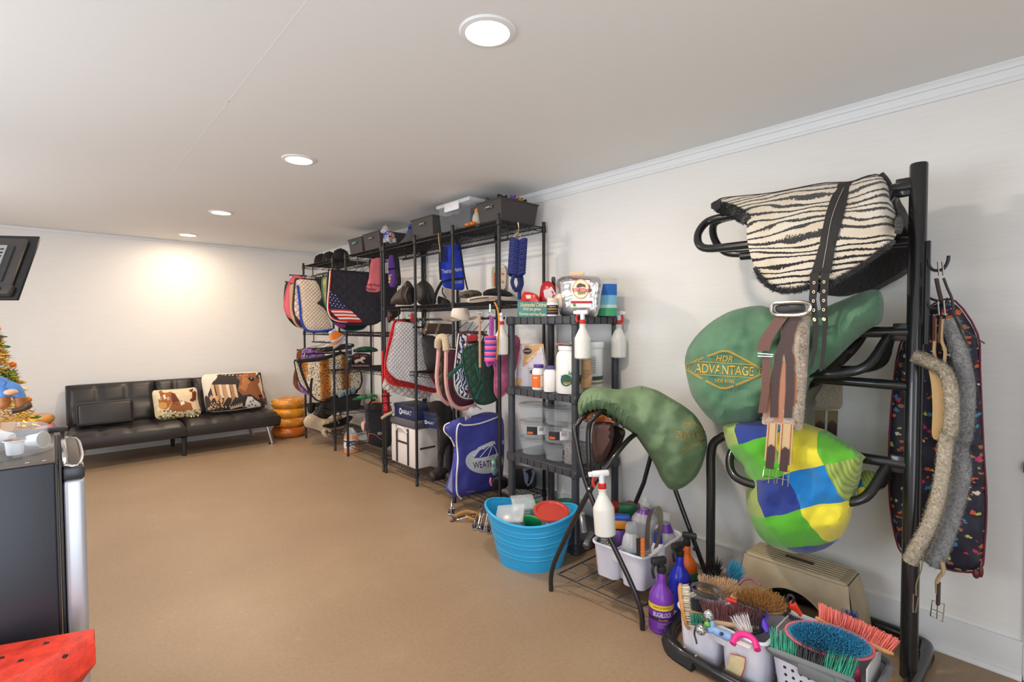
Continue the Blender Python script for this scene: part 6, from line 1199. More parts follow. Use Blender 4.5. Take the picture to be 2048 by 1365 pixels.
for sgn_ in (1, -1): part('grip_hole', mat('grip_shadow_blue', (120, 150, 172), .5), tub, lambda m: m.tube(cr([tubpt((0 if sgn_ > 0 else PI)+q, .88)+TL*sgn_*.003+Vector((0, 0, dz)) for q, dz in ((-.2, 0), (-.1, .014), (.1, .014), (.2, 0), (.1, -.014), (-.1, -.014))], 4, True), .004, 6, closed=True))
def boxy(label, c, size, rot, lab=None, name='food_box', M=None, lid=None):
    t = T(name, label, 'food container', tuple(c), 'food containers in the blue tub'); Mx = Matrix.Translation(c) @ rot
    def a(fn):
        def g(m): m.M = Mx; fn(m)
        return g
    w, d, h = size; part('box', M or CLEARB, t, a(lambda m: m.rbox(-w/2, w/2, -d/2, d/2, 0, h, b=.015, seg=3, taper=.08)))
    part('lid', lid or CLEARB, t, a(lambda m: m.rbox(-w/2-.006, w/2+.006, -d/2-.006, d/2+.006, h, h+.014, b=.006)))
    if lab: part('paper_label', mat('label_paper', (234, 230, 228), .7), t, a(lambda m: m.box(*lab)))
Rz, Rx, Ry = (lambda a: Matrix.Rotation(a, 4, 'Z')), (lambda a: Matrix.Rotation(a, 4, 'X')), (lambda a: Matrix.Rotation(a, 4, 'Y'))
boxy('frosted food container with a blank label leaning on the near tub side', (2.0, 2.19, .235), (.16, .115, .08), Rz(-.9) @ Rx(.55) @ Ry(-.2), lab=(-.03, .03, -.061, -.058, .02, .055))
boxy('frosted food container with torn label leaning on the far tub side', (2.12, 2.25, .24), (.13, .11, .09), Rz(-.5) @ Rx(.4), lab=(-.03, .03, -.058, -.055, .03, .065), M=mat('blue_frost', (190, 214, 220), .3, alpha=.6))
rl = T('red_lid_tub', 'round clear tub with red lid and handwritten label', 'food container', (2.17, 2.03, .22), 'food containers in the blue tub'); Mr = Matrix.Translation((2.155, 2.04, .2)) @ Rz(.3) @ Ry(-.18) @ Rx(.12)
def rr_(fn):
    def g(m): m.M = Mr; fn(m)
    return g
part('bowl', CLEARB, rl, rr_(lambda m: m.lathe([(0, 0), (.075, 0), (.085, .01), (.1, .115)], 36, cap=False))); part('lid', mat('translucent_red', (196, 72, 60), .25), rl, rr_(lambda m: m.lathe([(.104, .112), (.107, .116), (.105, .128), (.09, .129), (.086, .122), (0, .123)], 36, cap=False)))
def rlab(m):
    m.M = Mr; a = math.atan2(-2.04, -2.155)-.3+.2; band(m, (0, 0, 0), .0985, .06, .105, (236, 232, 230), a-.5, a+.55, 8); v, f = textmesh('Changes'); m.add([Vector((.0992*math.cos(a+q.x*.8), .0992*math.sin(a+q.x*.8), .083+q.y*.026)) for q in v], f, col=S((90, 110, 180)))
part('handwritten_label', VC, rl, rlab, ang=None)
gl = T('tub_cover', 'crinkled green plastic lid pushed into the blue tub', 'lid', (2.06, 2.1, .24), 'food containers in the blue tub'); part('lid', mat('bright_green', (30, 140, 74), .35), gl, lambda m: (setattr(m, 'M', Matrix.Translation((2.045, 2.075, .235)) @ Rz(.4) @ Ry(1.0)), m.lathe([(0, 0), (.07, 0), (.085, .006), (.088, .014), (.075, .016), (.07, .01), (0, .01)], 28, cap=False)))
gl2 = T('tub_cover', 'flat green container lid at the back of the blue tub', 'lid', (2.2, 2.16, .27), 'food containers in the blue tub'); part('lid', mat('bright_green', (30, 140, 74), .35), gl2, lambda m: (setattr(m, 'M', Matrix.Translation((2.21, 2.15, .275)) @ Rx(.25) @ Ry(.1)), m.lathe([(0, 0), (.08, 0), (.084, .012), (.076, .014), (.07, .008), (0, .008)], 28, cap=False)))
# stirrup irons on the floor
def stirrup(label, x, y, z, yaw, tilt):
    t = T('stirrup_iron', label, 'stirrup', (x, y, z), 'stirrup irons on the floor'); M = Matrix.Translation((x, y, z)) @ Rz(yaw) @ Rx(tilt)
    def a(fn):
        def g(m): m.M = M; fn(m)
        return g
    part('arch', CHROME, t, a(lambda m: m.tube(cr([(-.06, 0, .012), (-.066, 0, .05), (-.05, 0, .1), (-.018, 0, .125), (0, 0, .13), (.018, 0, .125), (.05, 0, .1), (.066, 0, .05), (.06, 0, .012)], 4), .0055, 8)))
    part('tread', CHROME, t, a(lambda m: (m.tube([(-.06, -.018, .008), (.06, -.018, .008), (.06, .018, .008), (-.06, .018, .008)], .005, 6, closed=True), m.rbox(-.055, .055, -.013, .013, .004, .012, b=.003))))
    part('eye_bar', CHROME, t, a(lambda m: m.tube([(-.022, 0, .135), (.022, 0, .135), (.022, 0, .148), (-.022, 0, .148)], .004, 6, closed=True)))
for k, (x, y, z, yw, ti, l) in enumerate(((2.19, 3.10, 0, .9, .1, 'chrome stirrup iron standing alone under the blue bag'), (2.17, 2.98, .004, .3, 1.25, 'chrome stirrup iron lying flat with tan leather'), (2.15, 2.76, 0, 1.0, .3, 'chrome stirrup iron, first of the leaning row by the tub'), (2.17, 2.71, 0, 1.05, .3, 'chrome stirrup iron, second of the leaning row by the tub'), (2.18, 2.65, 0, 1.1, .3, 'chrome stirrup iron, third of the leaning row by the tub'), (2.2, 2.59, 0, 1.1, .35, 'chrome stirrup iron, last of the leaning row by the tub'))): stirrup(l, x, y, z, yw, ti)
sl_ = T('stirrup_leather', 'tan stirrup leather folded among the stirrup irons', 'leather strap', (2.2, 2.9, 0)); part('strap', mat('tan_strap', (176, 128, 66), .6), sl_, lambda m: m.tube(cr([(2.12, 2.97, .02), (2.2, 2.93, .05), (2.26, 2.86, .03), (2.2, 2.82, .02), (2.16, 2.88, .04)], 5), .016, 8, flat=.4)); part('buckle', CHROME, sl_, lambda m: m.rbox(2.1, 2.13, 2.96, 2.99, .005, .03, b=.004))
part('foot', mat('rose_rubber', (150, 104, 92), .6), sl_, lambda m: m.ball((2.09, 2.955, .015), (.02, .016, .014), 10, 7))
# ================================================================ saddle stand with covered saddle
st = T('saddle_stand', 'black folding tubular saddle stand with wire bottom shelf', 'saddle stand', (2.2, 1.55, 0)); sr = .0125
def near_frame(fn, **k): part('leg', TUBE, st, fn, **k)
XN, XF = 1.955, 2.5
q1 = lambda x, y, X: PX(x, y, 0, X)
near_frame(lambda m: m.tube(cr([(1.926, 1.821, 0), (1.93, 1.8, .16), q1(1178, 985, 1.95), q1(1220, 925, 2.02), q1(1255, 882, 2.14), q1(1276, 866, 2.24), q1(1296, 856, 2.34), Vector((2.5, 1.5, .97))], 5), sr, 12))
near_frame(lambda m: m.tube(cr([(1.986, 1.299, 0), (1.975, 1.33, .16), q1(1178, 985, 1.95), q1(1150, 868, 1.95), q1(1156, 848, 1.97), Vector((2.06, 1.66, .95)), Vector((2.5, 1.66, .96))], 5), sr, 12))
near_frame(lambda m: m.tube(cr([q1(1180, 985, 1.965), q1(1178, 930, 1.965), q1(1177, 860, 1.97), q1(1190, 832, 1.99), Vector((2.1, 1.57, .985)), Vector((2.3, 1.57, .99))], 5), sr, 12))
for a, b, c in (((2.5, 1.5, .97), (2.5, 1.63, .5), (2.5, 1.84, 0)), ((2.5, 1.62, .96), (2.5, 1.43, .5), (2.52, 1.22, .0))): near_frame(lambda m: m.tube([a, b, c], sr, 12))
part('pivot_bolt', CHROME, st, lambda m: m.ball(q1(1178, 978, 1.935), .008, 10, 7))
def wshelf(m):
    zz = .085; C_ = [(1.96, 1.80, zz), (1.99, 1.33, zz), (2.5, 1.26, zz), (2.5, 1.8, zz)]; m.tube(C_, .005, 6, closed=True); 
    A = lambda u, v: Vector(C_[0]).lerp(Vector(C_[3]), u).lerp(Vector(C_[1]).lerp(Vector(C_[2]), u), v)
    for u in (.13, .35, .6, .8): m.tube([A(u, 0), A(u, 1)], .003, 5)
    for v in (.25, .5, .75): m.tube([A(0, v), A(1, v)], .003, 5)
part('wire_shelf', mat('grey_wire', (70, 70, 74), .4, .5), st, wshelf)
# saddle and its cover
GRNC = custom('green_cover_cloth', lambda t: (t.l(t.ramp(t.noise(t.crd(), 5, 4), [(.3, (70, 112, 84)), (.7, (92, 134, 104))]), t.b.inputs['Base Color']), t.bump(t.noise(t.crd(), 260, 2), .12, .003), setattr(t.b.inputs['Sheen Weight'], 'default_value', .2)))
sd = T('covered_saddle', 'saddle under a faded green elasticated cover on the folding stand', 'saddle', (2.25, 1.5, .95)); cs = [None]
def cov(m):
    cs[0] = relief(m, zc('W', [(200, 320), (205, 250), (240, 160), (330, 95), (450, 80), (560, 95), (640, 112), (760, 100), (900, 68), (960, 75), (1110, 120), (1230, 190), (1400, 290), (1530, 390), (1620, 520), (1675, 660), (1670, 800), (1610, 1000), (1540, 1120), (1420, 1220), (1310, 1262), (1230, 1240), (1150, 1130), (1090, 990), (1040, 900), (960, 780), (880, 660), (800, 590), (720, 540), (640, 470), (560, 430), (470, 390), (410, 360), (330, 365), (260, 410), (235, 470), (215, 420)]), 0, lambda x, y: 2.03+(x-1155)/260*.45+max(0, (y-860))*.0002, th=.16, puff=.13, pw=55, wr=.035, ws=9, both=True, res=7)
GRNF = custom('faded_green_cloth', lambda t: (t.l(t.ramp(t.noise(t.crd(), 4, 4), [(.3, (88, 110, 76)), (.7, (122, 146, 112))]), t.b.inputs['Base Color']), t.bump(t.noise(t.crd(), 260, 2), .12, .003)))
part('green_cover', GRNF, sd, cov)
part('gathered_edge', GRNF, sd, lambda m: [pline(m, zc('W', q), 0, cs[0], r=.007, eps=-.001) for q in ([(300, 380), (290, 300), (310, 200)], [(350, 365), (345, 270), (350, 180)], [(400, 360), (400, 250), (420, 160)], [(470, 390), (480, 330), (490, 270)], [(540, 425), (550, 340), (560, 240)], [(600, 455), (615, 380), (640, 300)], [(660, 490), (680, 420), (710, 330)], [(720, 540), (735, 480), (760, 400)], [(250, 410), (240, 330), (255, 240)])])
part('saddle_seat', mat('brown_saddle_leather', (134, 74, 34), .4), sd, lambda m: relief(m, zc('W', [(255, 460), (290, 400), (400, 360), (480, 390), (560, 440), (640, 500), (560, 480), (400, 480), (300, 490)]), 0, 2.03, th=.2, puff=.03, pw=8))
part('saddle_panel', mat('dark_brown_panel', (74, 48, 44), .55), sd, lambda m: relief(m, zc('W', [(370, 490), (480, 460), (600, 480), (620, 600), (590, 760), (520, 900), (470, 945), (400, 900), (365, 760)]), 0, 2.06, th=.1, puff=.05, pw=12))
part('saddle_flap', mat('black_brown_flap', (34, 26, 24), .5), sd, lambda m: relief(m, zc('W', [(360, 480), (620, 520), (760, 570), (700, 740), (640, 860), (560, 1000), (440, 960), (360, 940)]), 0, 2.16, th=.05, puff=.02, pw=8))
LOGOC = (196, 152, 76)
def hdr(m, K, s, cx, cy, W_, H_, ax, ang, col, mid=.0, cut=None):
    """double-line lozenge badge with HDR / ADVANTAGE / HDE RIVEL lettering."""
    ca, sa = math.cos(math.radians(ang)), math.sin(math.radians(ang)); P = lambda u, v: (cx+u*W_*ca-v*H_*sa, cy+u*W_*sa+v*H_*ca)
    def cl(q): return [p for p in q if cut is None or p[0] > cut]
    for k in (1, .94):
        L_ = [P(u*k, v*k) for u, v in ((-.5, -.03), (-.46, -.12), (-.1, -.46), (0, -.5), (.1, -.46), (.46, -.12), (.5, 0), (.46, .12), (.1, .46), (0, .5), (-.1, .46), (-.46, .12), (-.5, .03))]
        if cut is None: pline(m, L_, ax, s, r=.0016, closed=True, k=3, n=5, eps=.005, col=col)
        else: pline(m, [P(u*k, v*k) for u, v in ((-.5, -.2), (-.36, -.34), (-.1, -.46), (0, -.5), (.1, -.46), (.44, -.12)) if P(u*k, v*k)[0] > cut], ax, s, r=.0014, k=3, n=5, eps=.002, col=col); pline(m, [P(u*k, v*k) for u, v in ((.44, .12), (.1, .46), (0, .5), (-.1, .46), (-.36, .34)) if P(u*k, v*k)[0] > cut], ax, s, r=.0014, k=3, n=5, eps=.002, col=col)
    for v in (-.17, .17): pline(m, cl([P(u/10, v) for u in range(-4, 5)]), ax, s, r=.0013, k=2, n=5, eps=.002, col=col)
    ptext(m, 'HDR', *P(0, -.29), W_*.22, H_*.15, ax, s, col, ang, .2); ptext(m, 'HDE RIVEL', *P(.02, .3), W_*.26, H_*.085, ax, s, col, ang)
    ptext(m, 'ADVANTAGE' if cut is None else 'DVANTAGE', *P(0 if cut is None else .04, 0), W_*(.78 if cut is None else .66), H_*.24, ax, s, col, ang)
part('badge', VC, sd, lambda m: hdr(m, 'W', cs[0], *z1('W', 1455, 628), 80, 62, 0, 3, (176, 136, 66), cut=1350), ang=None)
p_ = PX(1212, 1070, 0, 1.93); spray('white spray bottle of pale liquid hung on the folding stand', (1.925, p_.y, p_.z+.0), PI*.8, tilt=0.05, roll=.07, s=1.12, liquid=.07, group=None)
# ================================================================ caddies
CADM = mat('white_caddy', (222, 220, 232), .35)
def caddy(label, cx, cy, z, lx, ly, h, yaw):
    t = T('cleaning_caddy', label, 'caddy', (cx, cy, z), 'white cleaning caddies'); M = Matrix.Translation((cx, cy, z)) @ Rz(yaw)
    def a(fn):
        def g(m): m.M = M; fn(m)
        return g
    def loop(w, d, r, zz, ox=0, oy=0): return [(x+ox, y+oy, zz) for x, y in rrect(w, d, r, 4)]
    for sg_ in (-1, 1):
        def bucket(m):
            w0, d0 = lx*.9, ly/2*.8; w1, d1 = lx, ly/2*.94; oy = sg_*ly/4
            R = [loop(w0, d0, .03, 0, 0, oy), loop(w1, d1, .035, h, 0, oy), loop(w1-.01, d1-.01, .033, h, 0, oy), loop(w0-.01, d0-.01, .028, .006, 0, oy)]; n = len(R[0]); vs = [p for r in R for p in r]
            fs = [tuple(range(n))[::-1]]+[(k*n+i, k*n+(i+1) % n, (k+1)*n+(i+1) % n, (k+1)*n+i) for k in range(3) for i in range(n)]+[tuple(range(3*n, 4*n))]; m.add(vs, fs)
        part('compartment', CADM, t, a(bucket))
    for e in (-lx/2, lx/2-.02): part('bridge', CADM, t, a(lambda m: m.rbox(e, e+.02, -ly*.1, ly*.1, h*.62, h, b=.008)))
    part('rim', CADM, t, a(lambda m: m.tube(loop(lx+.006, ly+.006, .045, h), .0075, 8, closed=True)))
    if ly > .35: part('handle', CADM, t, a(lambda m: (m.rbox(-lx*.42, lx*.42, -.014, .014, h*.7, h+.02, b=.008), m.tube(cr([(-lx*.3, 0, h+.01), (-lx*.2, 0, h+.045), (lx*.2, 0, h+.045), (lx*.3, 0, h+.01)], 4), .011, 8))))
    return t, M
caddy('white cleaning caddy of bottles on the wire shelf of the stand', 2.3, 1.535, .092, .42, .31, .175, .06)
caddy('white caddy packed with grooming brushes inside the rack base', 2.075, .925, .0, .25, .37, .2, -.03)
wc = T('cotton_glove', 'cream cotton glove label taped on the brush caddy', 'glove', tuple(PX(1473, 1335, 0, 1.94)))
gs = [0]
part('glove_cloth', mat('cream_glove', (226, 206, 160), .8, bump=.3, bs=60), wc, lambda m: gs.__setitem__(0, relief(m, zc('T', [(775, 1095), (915, 1130), (905, 1230), (870, 1320), (800, 1290), (720, 1240), (750, 1180)]), 0, 1.938, th=.008, puff=.006, pw=6, wr=.02)))
part('red_edge', REDP, wc, lambda m: pline(m, zc('T', [(770, 1092), (917, 1130), (905, 1235), (870, 1322)]), 0, 1.936, r=.0015, k=1))
# ================================================================ saddle rack
AX = 2.46; PY = .4
sk = T('saddle_rack', 'tall black tubular steel saddle rack with three arms', 'saddle rack', (AX, .75, 0))
part('upright', TUBE, sk, lambda m: m.lathe([(.029, .02), (.029, 2.012), (.026, 2.018), (0, 2.02)], 24, (AX, PY, 0)))
def arm_(zr, y1, brace=True, leg=False, ly=None):
    def rail(m):
        if leg: m.tube(cr([(AX, PY, zr), (AX, .7, zr), (AX, y1-.1, zr), (AX, y1-.02, zr-.02), (AX, y1+.02, zr-.09), (AX, y1+.02, zr-.3), (AX, y1+.02, .04)], 6), .022, 14)
        else: m.tube([(AX, PY, zr), (AX, .7, zr), (AX, y1, zr)], .022, 14)
    part('arm_rail', TUBE, sk, rail)
    if ly: y1 = ly
    for s_ in (-1, 1):
        part('side_loop', TUBE, sk, lambda m: m.tube(cr([(AX+s_*.01, y1-.06, zr), (AX+s_*.035, y1+.05, zr-.015), (AX+s_*.09, y1+.075, zr-.09), (AX+s_*.13, y1+.02, zr-.16), (AX+s_*.14, y1-.15, zr-.17), (AX+s_*.14, .75, zr-.17), (AX+s_*.14, .62, zr-.165), (AX+s_*.11, .53, zr-.13), (AX+s_*.03, .49, zr-.04), (AX, .48, zr-.01)], 6), .019, 12))
    if brace: part('brace', TUBE, sk, lambda m: m.tube([(AX, PY, zr-.21), (AX, y1-.1, zr-.2)], .02, 12))
    part('weld_gusset', TUBE, sk, lambda m: m.rbox(AX-.016, AX+.016, PY+.01, PY+.07, zr-.035, zr+.035, b=.006))
arm_(1.935, 1.17); arm_(1.374, 1.15); arm_(.855, 1.19, brace=False, leg=True, ly=1.0)
def basetube(m): m.tube(cr([(2.3, PY-.02, .03), (2.0, PY-.02, .03), (1.93, PY+.05, .03), (1.915, .6, .03), (1.915, .95, .03), (1.94, 1.1, .03), (2.02, 1.18, .03), (2.2, 1.21, .03), (2.45, 1.215, .03), (2.66, 1.19, .03), (2.745, 1.1, .03), (2.765, .95, .03), (2.765, .6, .03), (2.75, .42, .03), (2.68, PY-.02, .03), (2.3, PY-.02, .03)], 6), .026, 14)
part('base_tube', TUBE, sk, basetube)
part('base_gusset', mat('grey_gusset', (96, 98, 102), .4, .3), sk, lambda m: m.add([(AX+.02, PY-.004, .03), (AX+.2, PY-.004, .04), (AX+.02, PY-.004, .16), (AX+.02, PY+.004, .03), (AX+.2, PY+.004, .04), (AX+.02, PY+.004, .16)], [(0, 1, 2), (5, 4, 3), (0, 3, 4, 1), (1, 4, 5, 2), (2, 5, 3, 0)]))
for pts in (((1.905, 1.0, .012), (1.925, 1.11, .012), (1.985, 1.17, .012)), ((2.765, .5, .012), (2.765, .6, .012), (2.765, .7, .012)), ((2.6, PY-.02, .012), (2.7, PY-.02, .012), (2.75, PY, .012))): part('rubber_foot', mat('black_rubber', (30, 30, 32), .8), sk, lambda m: m.tube(cr(pts, 4), .03, 8, flat=.9))
for x, y in ((1.935, 1.06), (1.92, 1.0)): part('rust_spot', mat('rust_rub', (196, 150, 120), .7), sk, lambda m: m.ball((x-.003, y, .0535), (.008, .006, .003), 8, 5))
# ---- zebra bareback pad
def f_zebra(t):
    uv = t.n('ShaderNodeUVMap').outputs[0]; mp = t.n('ShaderNodeMapping'); mp.inputs['Scale'].default_value = (.33, 1, 1); mp.inputs['Rotation'].default_value = (0, 0, -.12); t.l(uv, mp.inputs[0])
    n1 = t.n('ShaderNodeTexNoise', i_Scale=9, i_Detail=2); t.l(mp.outputs[0], n1.inputs['Vector']); sp = t.n('ShaderNodeSeparateXYZ'); t.l(mp.outputs[0], sp.inputs[0])
    mq = t.n('ShaderNodeMapping'); mq.inputs['Scale'].default_value = (1.6, .7, 1); t.l(uv, mq.inputs[0]); fz_ = t.noise(mq.outputs[0], 90, 3, .7)
    ph = t.math('ADD', t.math('MULTIPLY', sp.outputs[1], 215), t.math('ADD', t.math('MULTIPLY', n1.outputs[0], 26), t.math('MULTIPLY', fz_, 3.4)))
    th_ = t.math('ADD', -.05, t.math('MULTIPLY', t.noise(mp.outputs[0], 20, 2), .95))
    blk = t.math('GREATER_THAN', t.math('SINE', ph), th_)
    base_ = t.ramp(t.noise(uv, 7, 3), [(.3, (228, 212, 184)), (.6, (240, 230, 212)), (.8, (246, 242, 236))])
    t.l(t.mix(blk, base_, (26, 22, 24)), t.b.inputs['Base Color']); t.bump(t.noise(uv, 200, 4, .75), .7, .01); t.b.inputs['Roughness'].default_value = .95; t.b.inputs['Sheen Weight'].default_value = .3
ZEB = custom('zebra_plush', f_zebra); BFUR = fleece('black_fleece', (34, 31, 33), 70)
zb = T('bareback_pad', 'zebra print plush bareback pad with black girth strap on the top arm', 'saddle pad', (AX, .8, 1.6)); zs = [0]
ZO = zc('O', [(195, 360), (225, 322), (265, 300), (420, 285), (640, 265), (800, 235), (1050, 185), (1160, 180), (1280, 178), (1400, 130), (1500, 112), (1560, 190), (1590, 330), (1640, 480), (1640, 560), (1600, 640), (1500, 720), (1350, 830), (1200, 920), (1090, 985), (1000, 1003), (930, 992), (850, 1022), (740, 1032), (640, 1000), (560, 930), (510, 850), (470, 740), (448, 620), (446, 520), (455, 460), (400, 420), (330, 390), (270, 390)])
part('near_flap', [ZEB, BFUR], zb, lambda m: zs.__setitem__(0, relief(m, ZO, 0, 2.46, th=.02, bmi=1, top=(.27, 120, .55), wr=.012, ws=5, res=7)))
part('far_flap', [BFUR, BFUR], zb, lambda m: relief(m, ZO, 0, 2.46, th=.02, bmi=1, top=(.32, 120, .5), mirror=2.47, wr=.012, res=10))
part('fleece_edge', BFUR, zb, lambda m: (pline(m, zc('O', [(200, 360), (260, 380), (330, 400), (400, 440), (455, 480)]), 0, zs[0], r=.022, eps=.0), pline(m, zc('O', [(510, 850), (560, 935), (640, 1005), (740, 1035), (850, 1025), (930, 1000), (1000, 1008), (1090, 990), (1200, 925), (1350, 835), (1500, 725), (1600, 645)]), 0, zs[0], r=.009), pline(m, zc('O', [(1500, 112), (1560, 190), (1592, 330), (1645, 490), (1640, 570)]), 0, zs[0], r=.012)))
WEB = mat('black_webbing', (44, 42, 42), .8, bump=.3, bs=300)
part('fleece_tufts', BFUR, zb, lambda m: [fluff(m, [PX(*q, 0, zs[0](*q)) for q in chaikin(zc('O', w_))[:-6]], r_, n_, .012, w=.002) for w_, r_, n_ in (([(200, 360), (260, 380), (330, 400), (400, 440), (455, 480)], .02, 1500), ([(510, 850), (560, 935), (640, 1005), (740, 1035), (850, 1025), (930, 1000), (1000, 1008), (1090, 990), (1200, 925), (1350, 835), (1500, 725), (1600, 645)], .008, 2500))], kind='stuff')
part('girth_band', WEB, zb, lambda m: relief(m, zc('O', [(1165, 188), (1278, 172), (1240, 300), (1215, 420), (1175, 570), (1140, 700), (1110, 895), (950, 905), (1000, 740), (1040, 560), (1070, 420), (1110, 300)]), 0, lambda x, y: zs[0](x, y)-.008, th=.004, sm=1, res=8))
for k, (pts) in enumerate(([(980, 890), (975, 1000), (965, 1100), (985, 1220), (992, 1330)], [(1065, 890), (1060, 1000), (1050, 1100), (1062, 1220), (1068, 1330)])):
    tail = zc('P', [(1172, 400), (1160, 560), (1132, 715)]) if k == 0 else zc('P', [(1240, 400), (1235, 560), (1208, 735)])
    part('billet', WEB, zb, lambda m: m.tube(cr([PX(*q, 0, 2.165) for q in zc('O', pts)+tail], 4), [.022]*22+[.015]*7, 4, flat=.12) if False else relief(m, [(q[0]-w, q[1]) for q, w in zip(zc('O', pts)+tail, (9, 8, 7.5, 6, 5.5, 5, 4.5, 3))]+[(q[0]+w, q[1]) for q, w in list(zip(zc('O', pts)+tail, (9, 8, 7.5, 6, 5.5, 5, 4.5, 3)))[::-1]], 0, 2.165, th=.005, sm=1, res=9))
    for i, q in enumerate(zc('O', [(978-3*i+(i > 2)*6*(i-2), 968+i*72) if k == 0 else (1056-1*i, 962+i*73) for i in range(5)])+zc('P', [(1162, 322)] if k == 0 else [(1240, 318)])): part('eyelet', BRASS, zb, lambda m: m.tube([PX(q[0]+2.2*math.cos(a), q[1]+2.8*math.sin(a), 0, 2.162) for a in [2*PI*j/10 for j in range(10)]], .0016, 5, closed=True))
part('stitching', mat('white_thread', (226, 220, 210), .8), zb, lambda m: pline(m, zc('O', [(1210, 220), (1160, 330), (1110, 480), (1075, 680), (1045, 850)]), 0, zs[0], r=.0007, eps=.012, n=4))
# ---- saddle under the green cover, second arm
s2 = T('covered_saddle', 'saddle in a bright green HDR ADVANTAGE cover on the middle arm', 'saddle', (AX, .85, 1.0)); c2 = [0]
part('green_cover', GRNC, s2, lambda m: c2.__setitem__(0, relief(m, zc('P', [(118, 690), (120, 620), (145, 540), (215, 440), (330, 335), (480, 250), (640, 212), (740, 206), (810, 230), (900, 300), (1010, 320), (1130, 275), (1280, 205), (1450, 135), (1590, 80), (1660, 78), (1700, 100), (1718, 180), (1712, 290), (1690, 355), (1640, 375), (1590, 400), (1480, 490), (1350, 620), (1220, 740), (1110, 830), (1085, 980), (980, 1080), (860, 1060), (740, 1090), (690, 1150), (600, 1160), (480, 1172), (380, 1165), (280, 1080), (170, 930), (140, 800)]), 0, 2.40, th=.1, puff=.17, pw=60, wr=.05, ws=7, both=True, res=8)))
part('badge', VC, s2, lambda m: hdr(m, 'P', c2[0], *z1('P', 436, 722), 151, 76, 0, 3.5, (226, 178, 72)), ang=None)
part('inner_panel', mat('black_brown_flap', (34, 26, 24), .5), s2, lambda m: relief(m, zc('P', [(1300, 600), (1620, 400), (1520, 560), (1380, 700), (1200, 850), (1110, 880), (1090, 980), (1130, 800)]), 0, 2.5, th=.05, puff=.03, pw=8))
# ---- leather girth over the second arm
LB = mat('chestnut_leather', (104, 66, 54), .45, bump=.15, bs=120); LT = mat('tan_girth_leather', (176, 122, 92), .5); LD = mat('dark_brown_leather', (66, 46, 44), .5, bump=.15, bs=150); FLC = fleece('girth_fleece', (226, 206, 186), 110)
g1 = T('leather_girth', 'brown leather girth with sheepskin lining and oval buckle', 'girth', tuple(PX(1570, 970, 0, 2.14))); gx = 2.175
part('sheepskin_tufts', FLC, g1, lambda m: fluff(m, [PX(*q, 0, gx+.012) for q in zc('P', [(1085, 300), (1075, 500), (1070, 640), (1055, 900), (1035, 1190)])], .016, 2600, .008), kind='stuff')
part('sheepskin', FLC, g1, lambda m: relief(m, zc('P', [(1030, 310), (1135, 265), (1122, 420), (1112, 640), (1090, 900), (1068, 1195), (1030, 1215), (1000, 1195), (740, 1165), (735, 1130), (820, 700), (900, 420)]), 0, gx+.012, th=.02, puff=.012, pw=5, wr=.006))
part('tan_base', LT, g1, lambda m: relief(m, zc('P', [(890, 330), (1045, 295), (1000, 440), (995, 560), (1020, 700), (1022, 1165), (760, 1130), (800, 860), (830, 640), (890, 500)]), 0, gx, th=.008, sm=1))
def strap(name, M, pts, w, X=gx-.006, th=.004, par=None): part(name, M, par or g1, lambda m: relief(m, [(x-w, y) for x, y in zc('P', pts)]+[(x+w, y) for x, y in zc('P', pts)[::-1]], 0, X, th=th, sm=1, res=9))
strap('dark_strap', LD, [(945, 300), (915, 480), (870, 620), (845, 800), (835, 950), (832, 1105)], 7.5); strap('dark_strap', LD, [(1010, 300), (955, 440), (945, 560), (962, 680), (960, 900), (945, 1110)], 8, X=gx-.009)
strap('outer_strap', LB, [(900, 295), (830, 390), (770, 480), (745, 570)], 13, X=gx-.016); strap('outer_strap', LB, [(772, 600), (772, 720), (765, 900), (738, 1070)], 8, X=gx-.012)
part('strap_buckle', CHROME, g1, lambda m: m.tube([PX(*z1('P', *q), 0, gx-.02) for q in ((705, 590), (830, 600), (825, 616), (706, 612))], .0022, 6, closed=True))
part('oval_buckle', mat('brushed_nickel', (190, 186, 180), .25, .9), g1, lambda m: m.tube(cr([PX(*z1('P', *q), 0, gx-.018) for q in ((815, 250), (830, 195), (900, 185), (1040, 180), (1115, 195), (1128, 225), (1105, 265), (1040, 285), (900, 288), (840, 280))], 4, True), .0075, 8, closed=True)); part('buckle_pad', BLK, g1, lambda m: relief(m, zc('P', [(845, 205), (960, 192), (1080, 195), (1092, 230), (1075, 262), (880, 272), (845, 250)]), 0, gx-.012, th=.01, puff=.006, pw=4))
BW = mat('beige_webbing', (206, 178, 134), .8, bump=.3, bs=250)
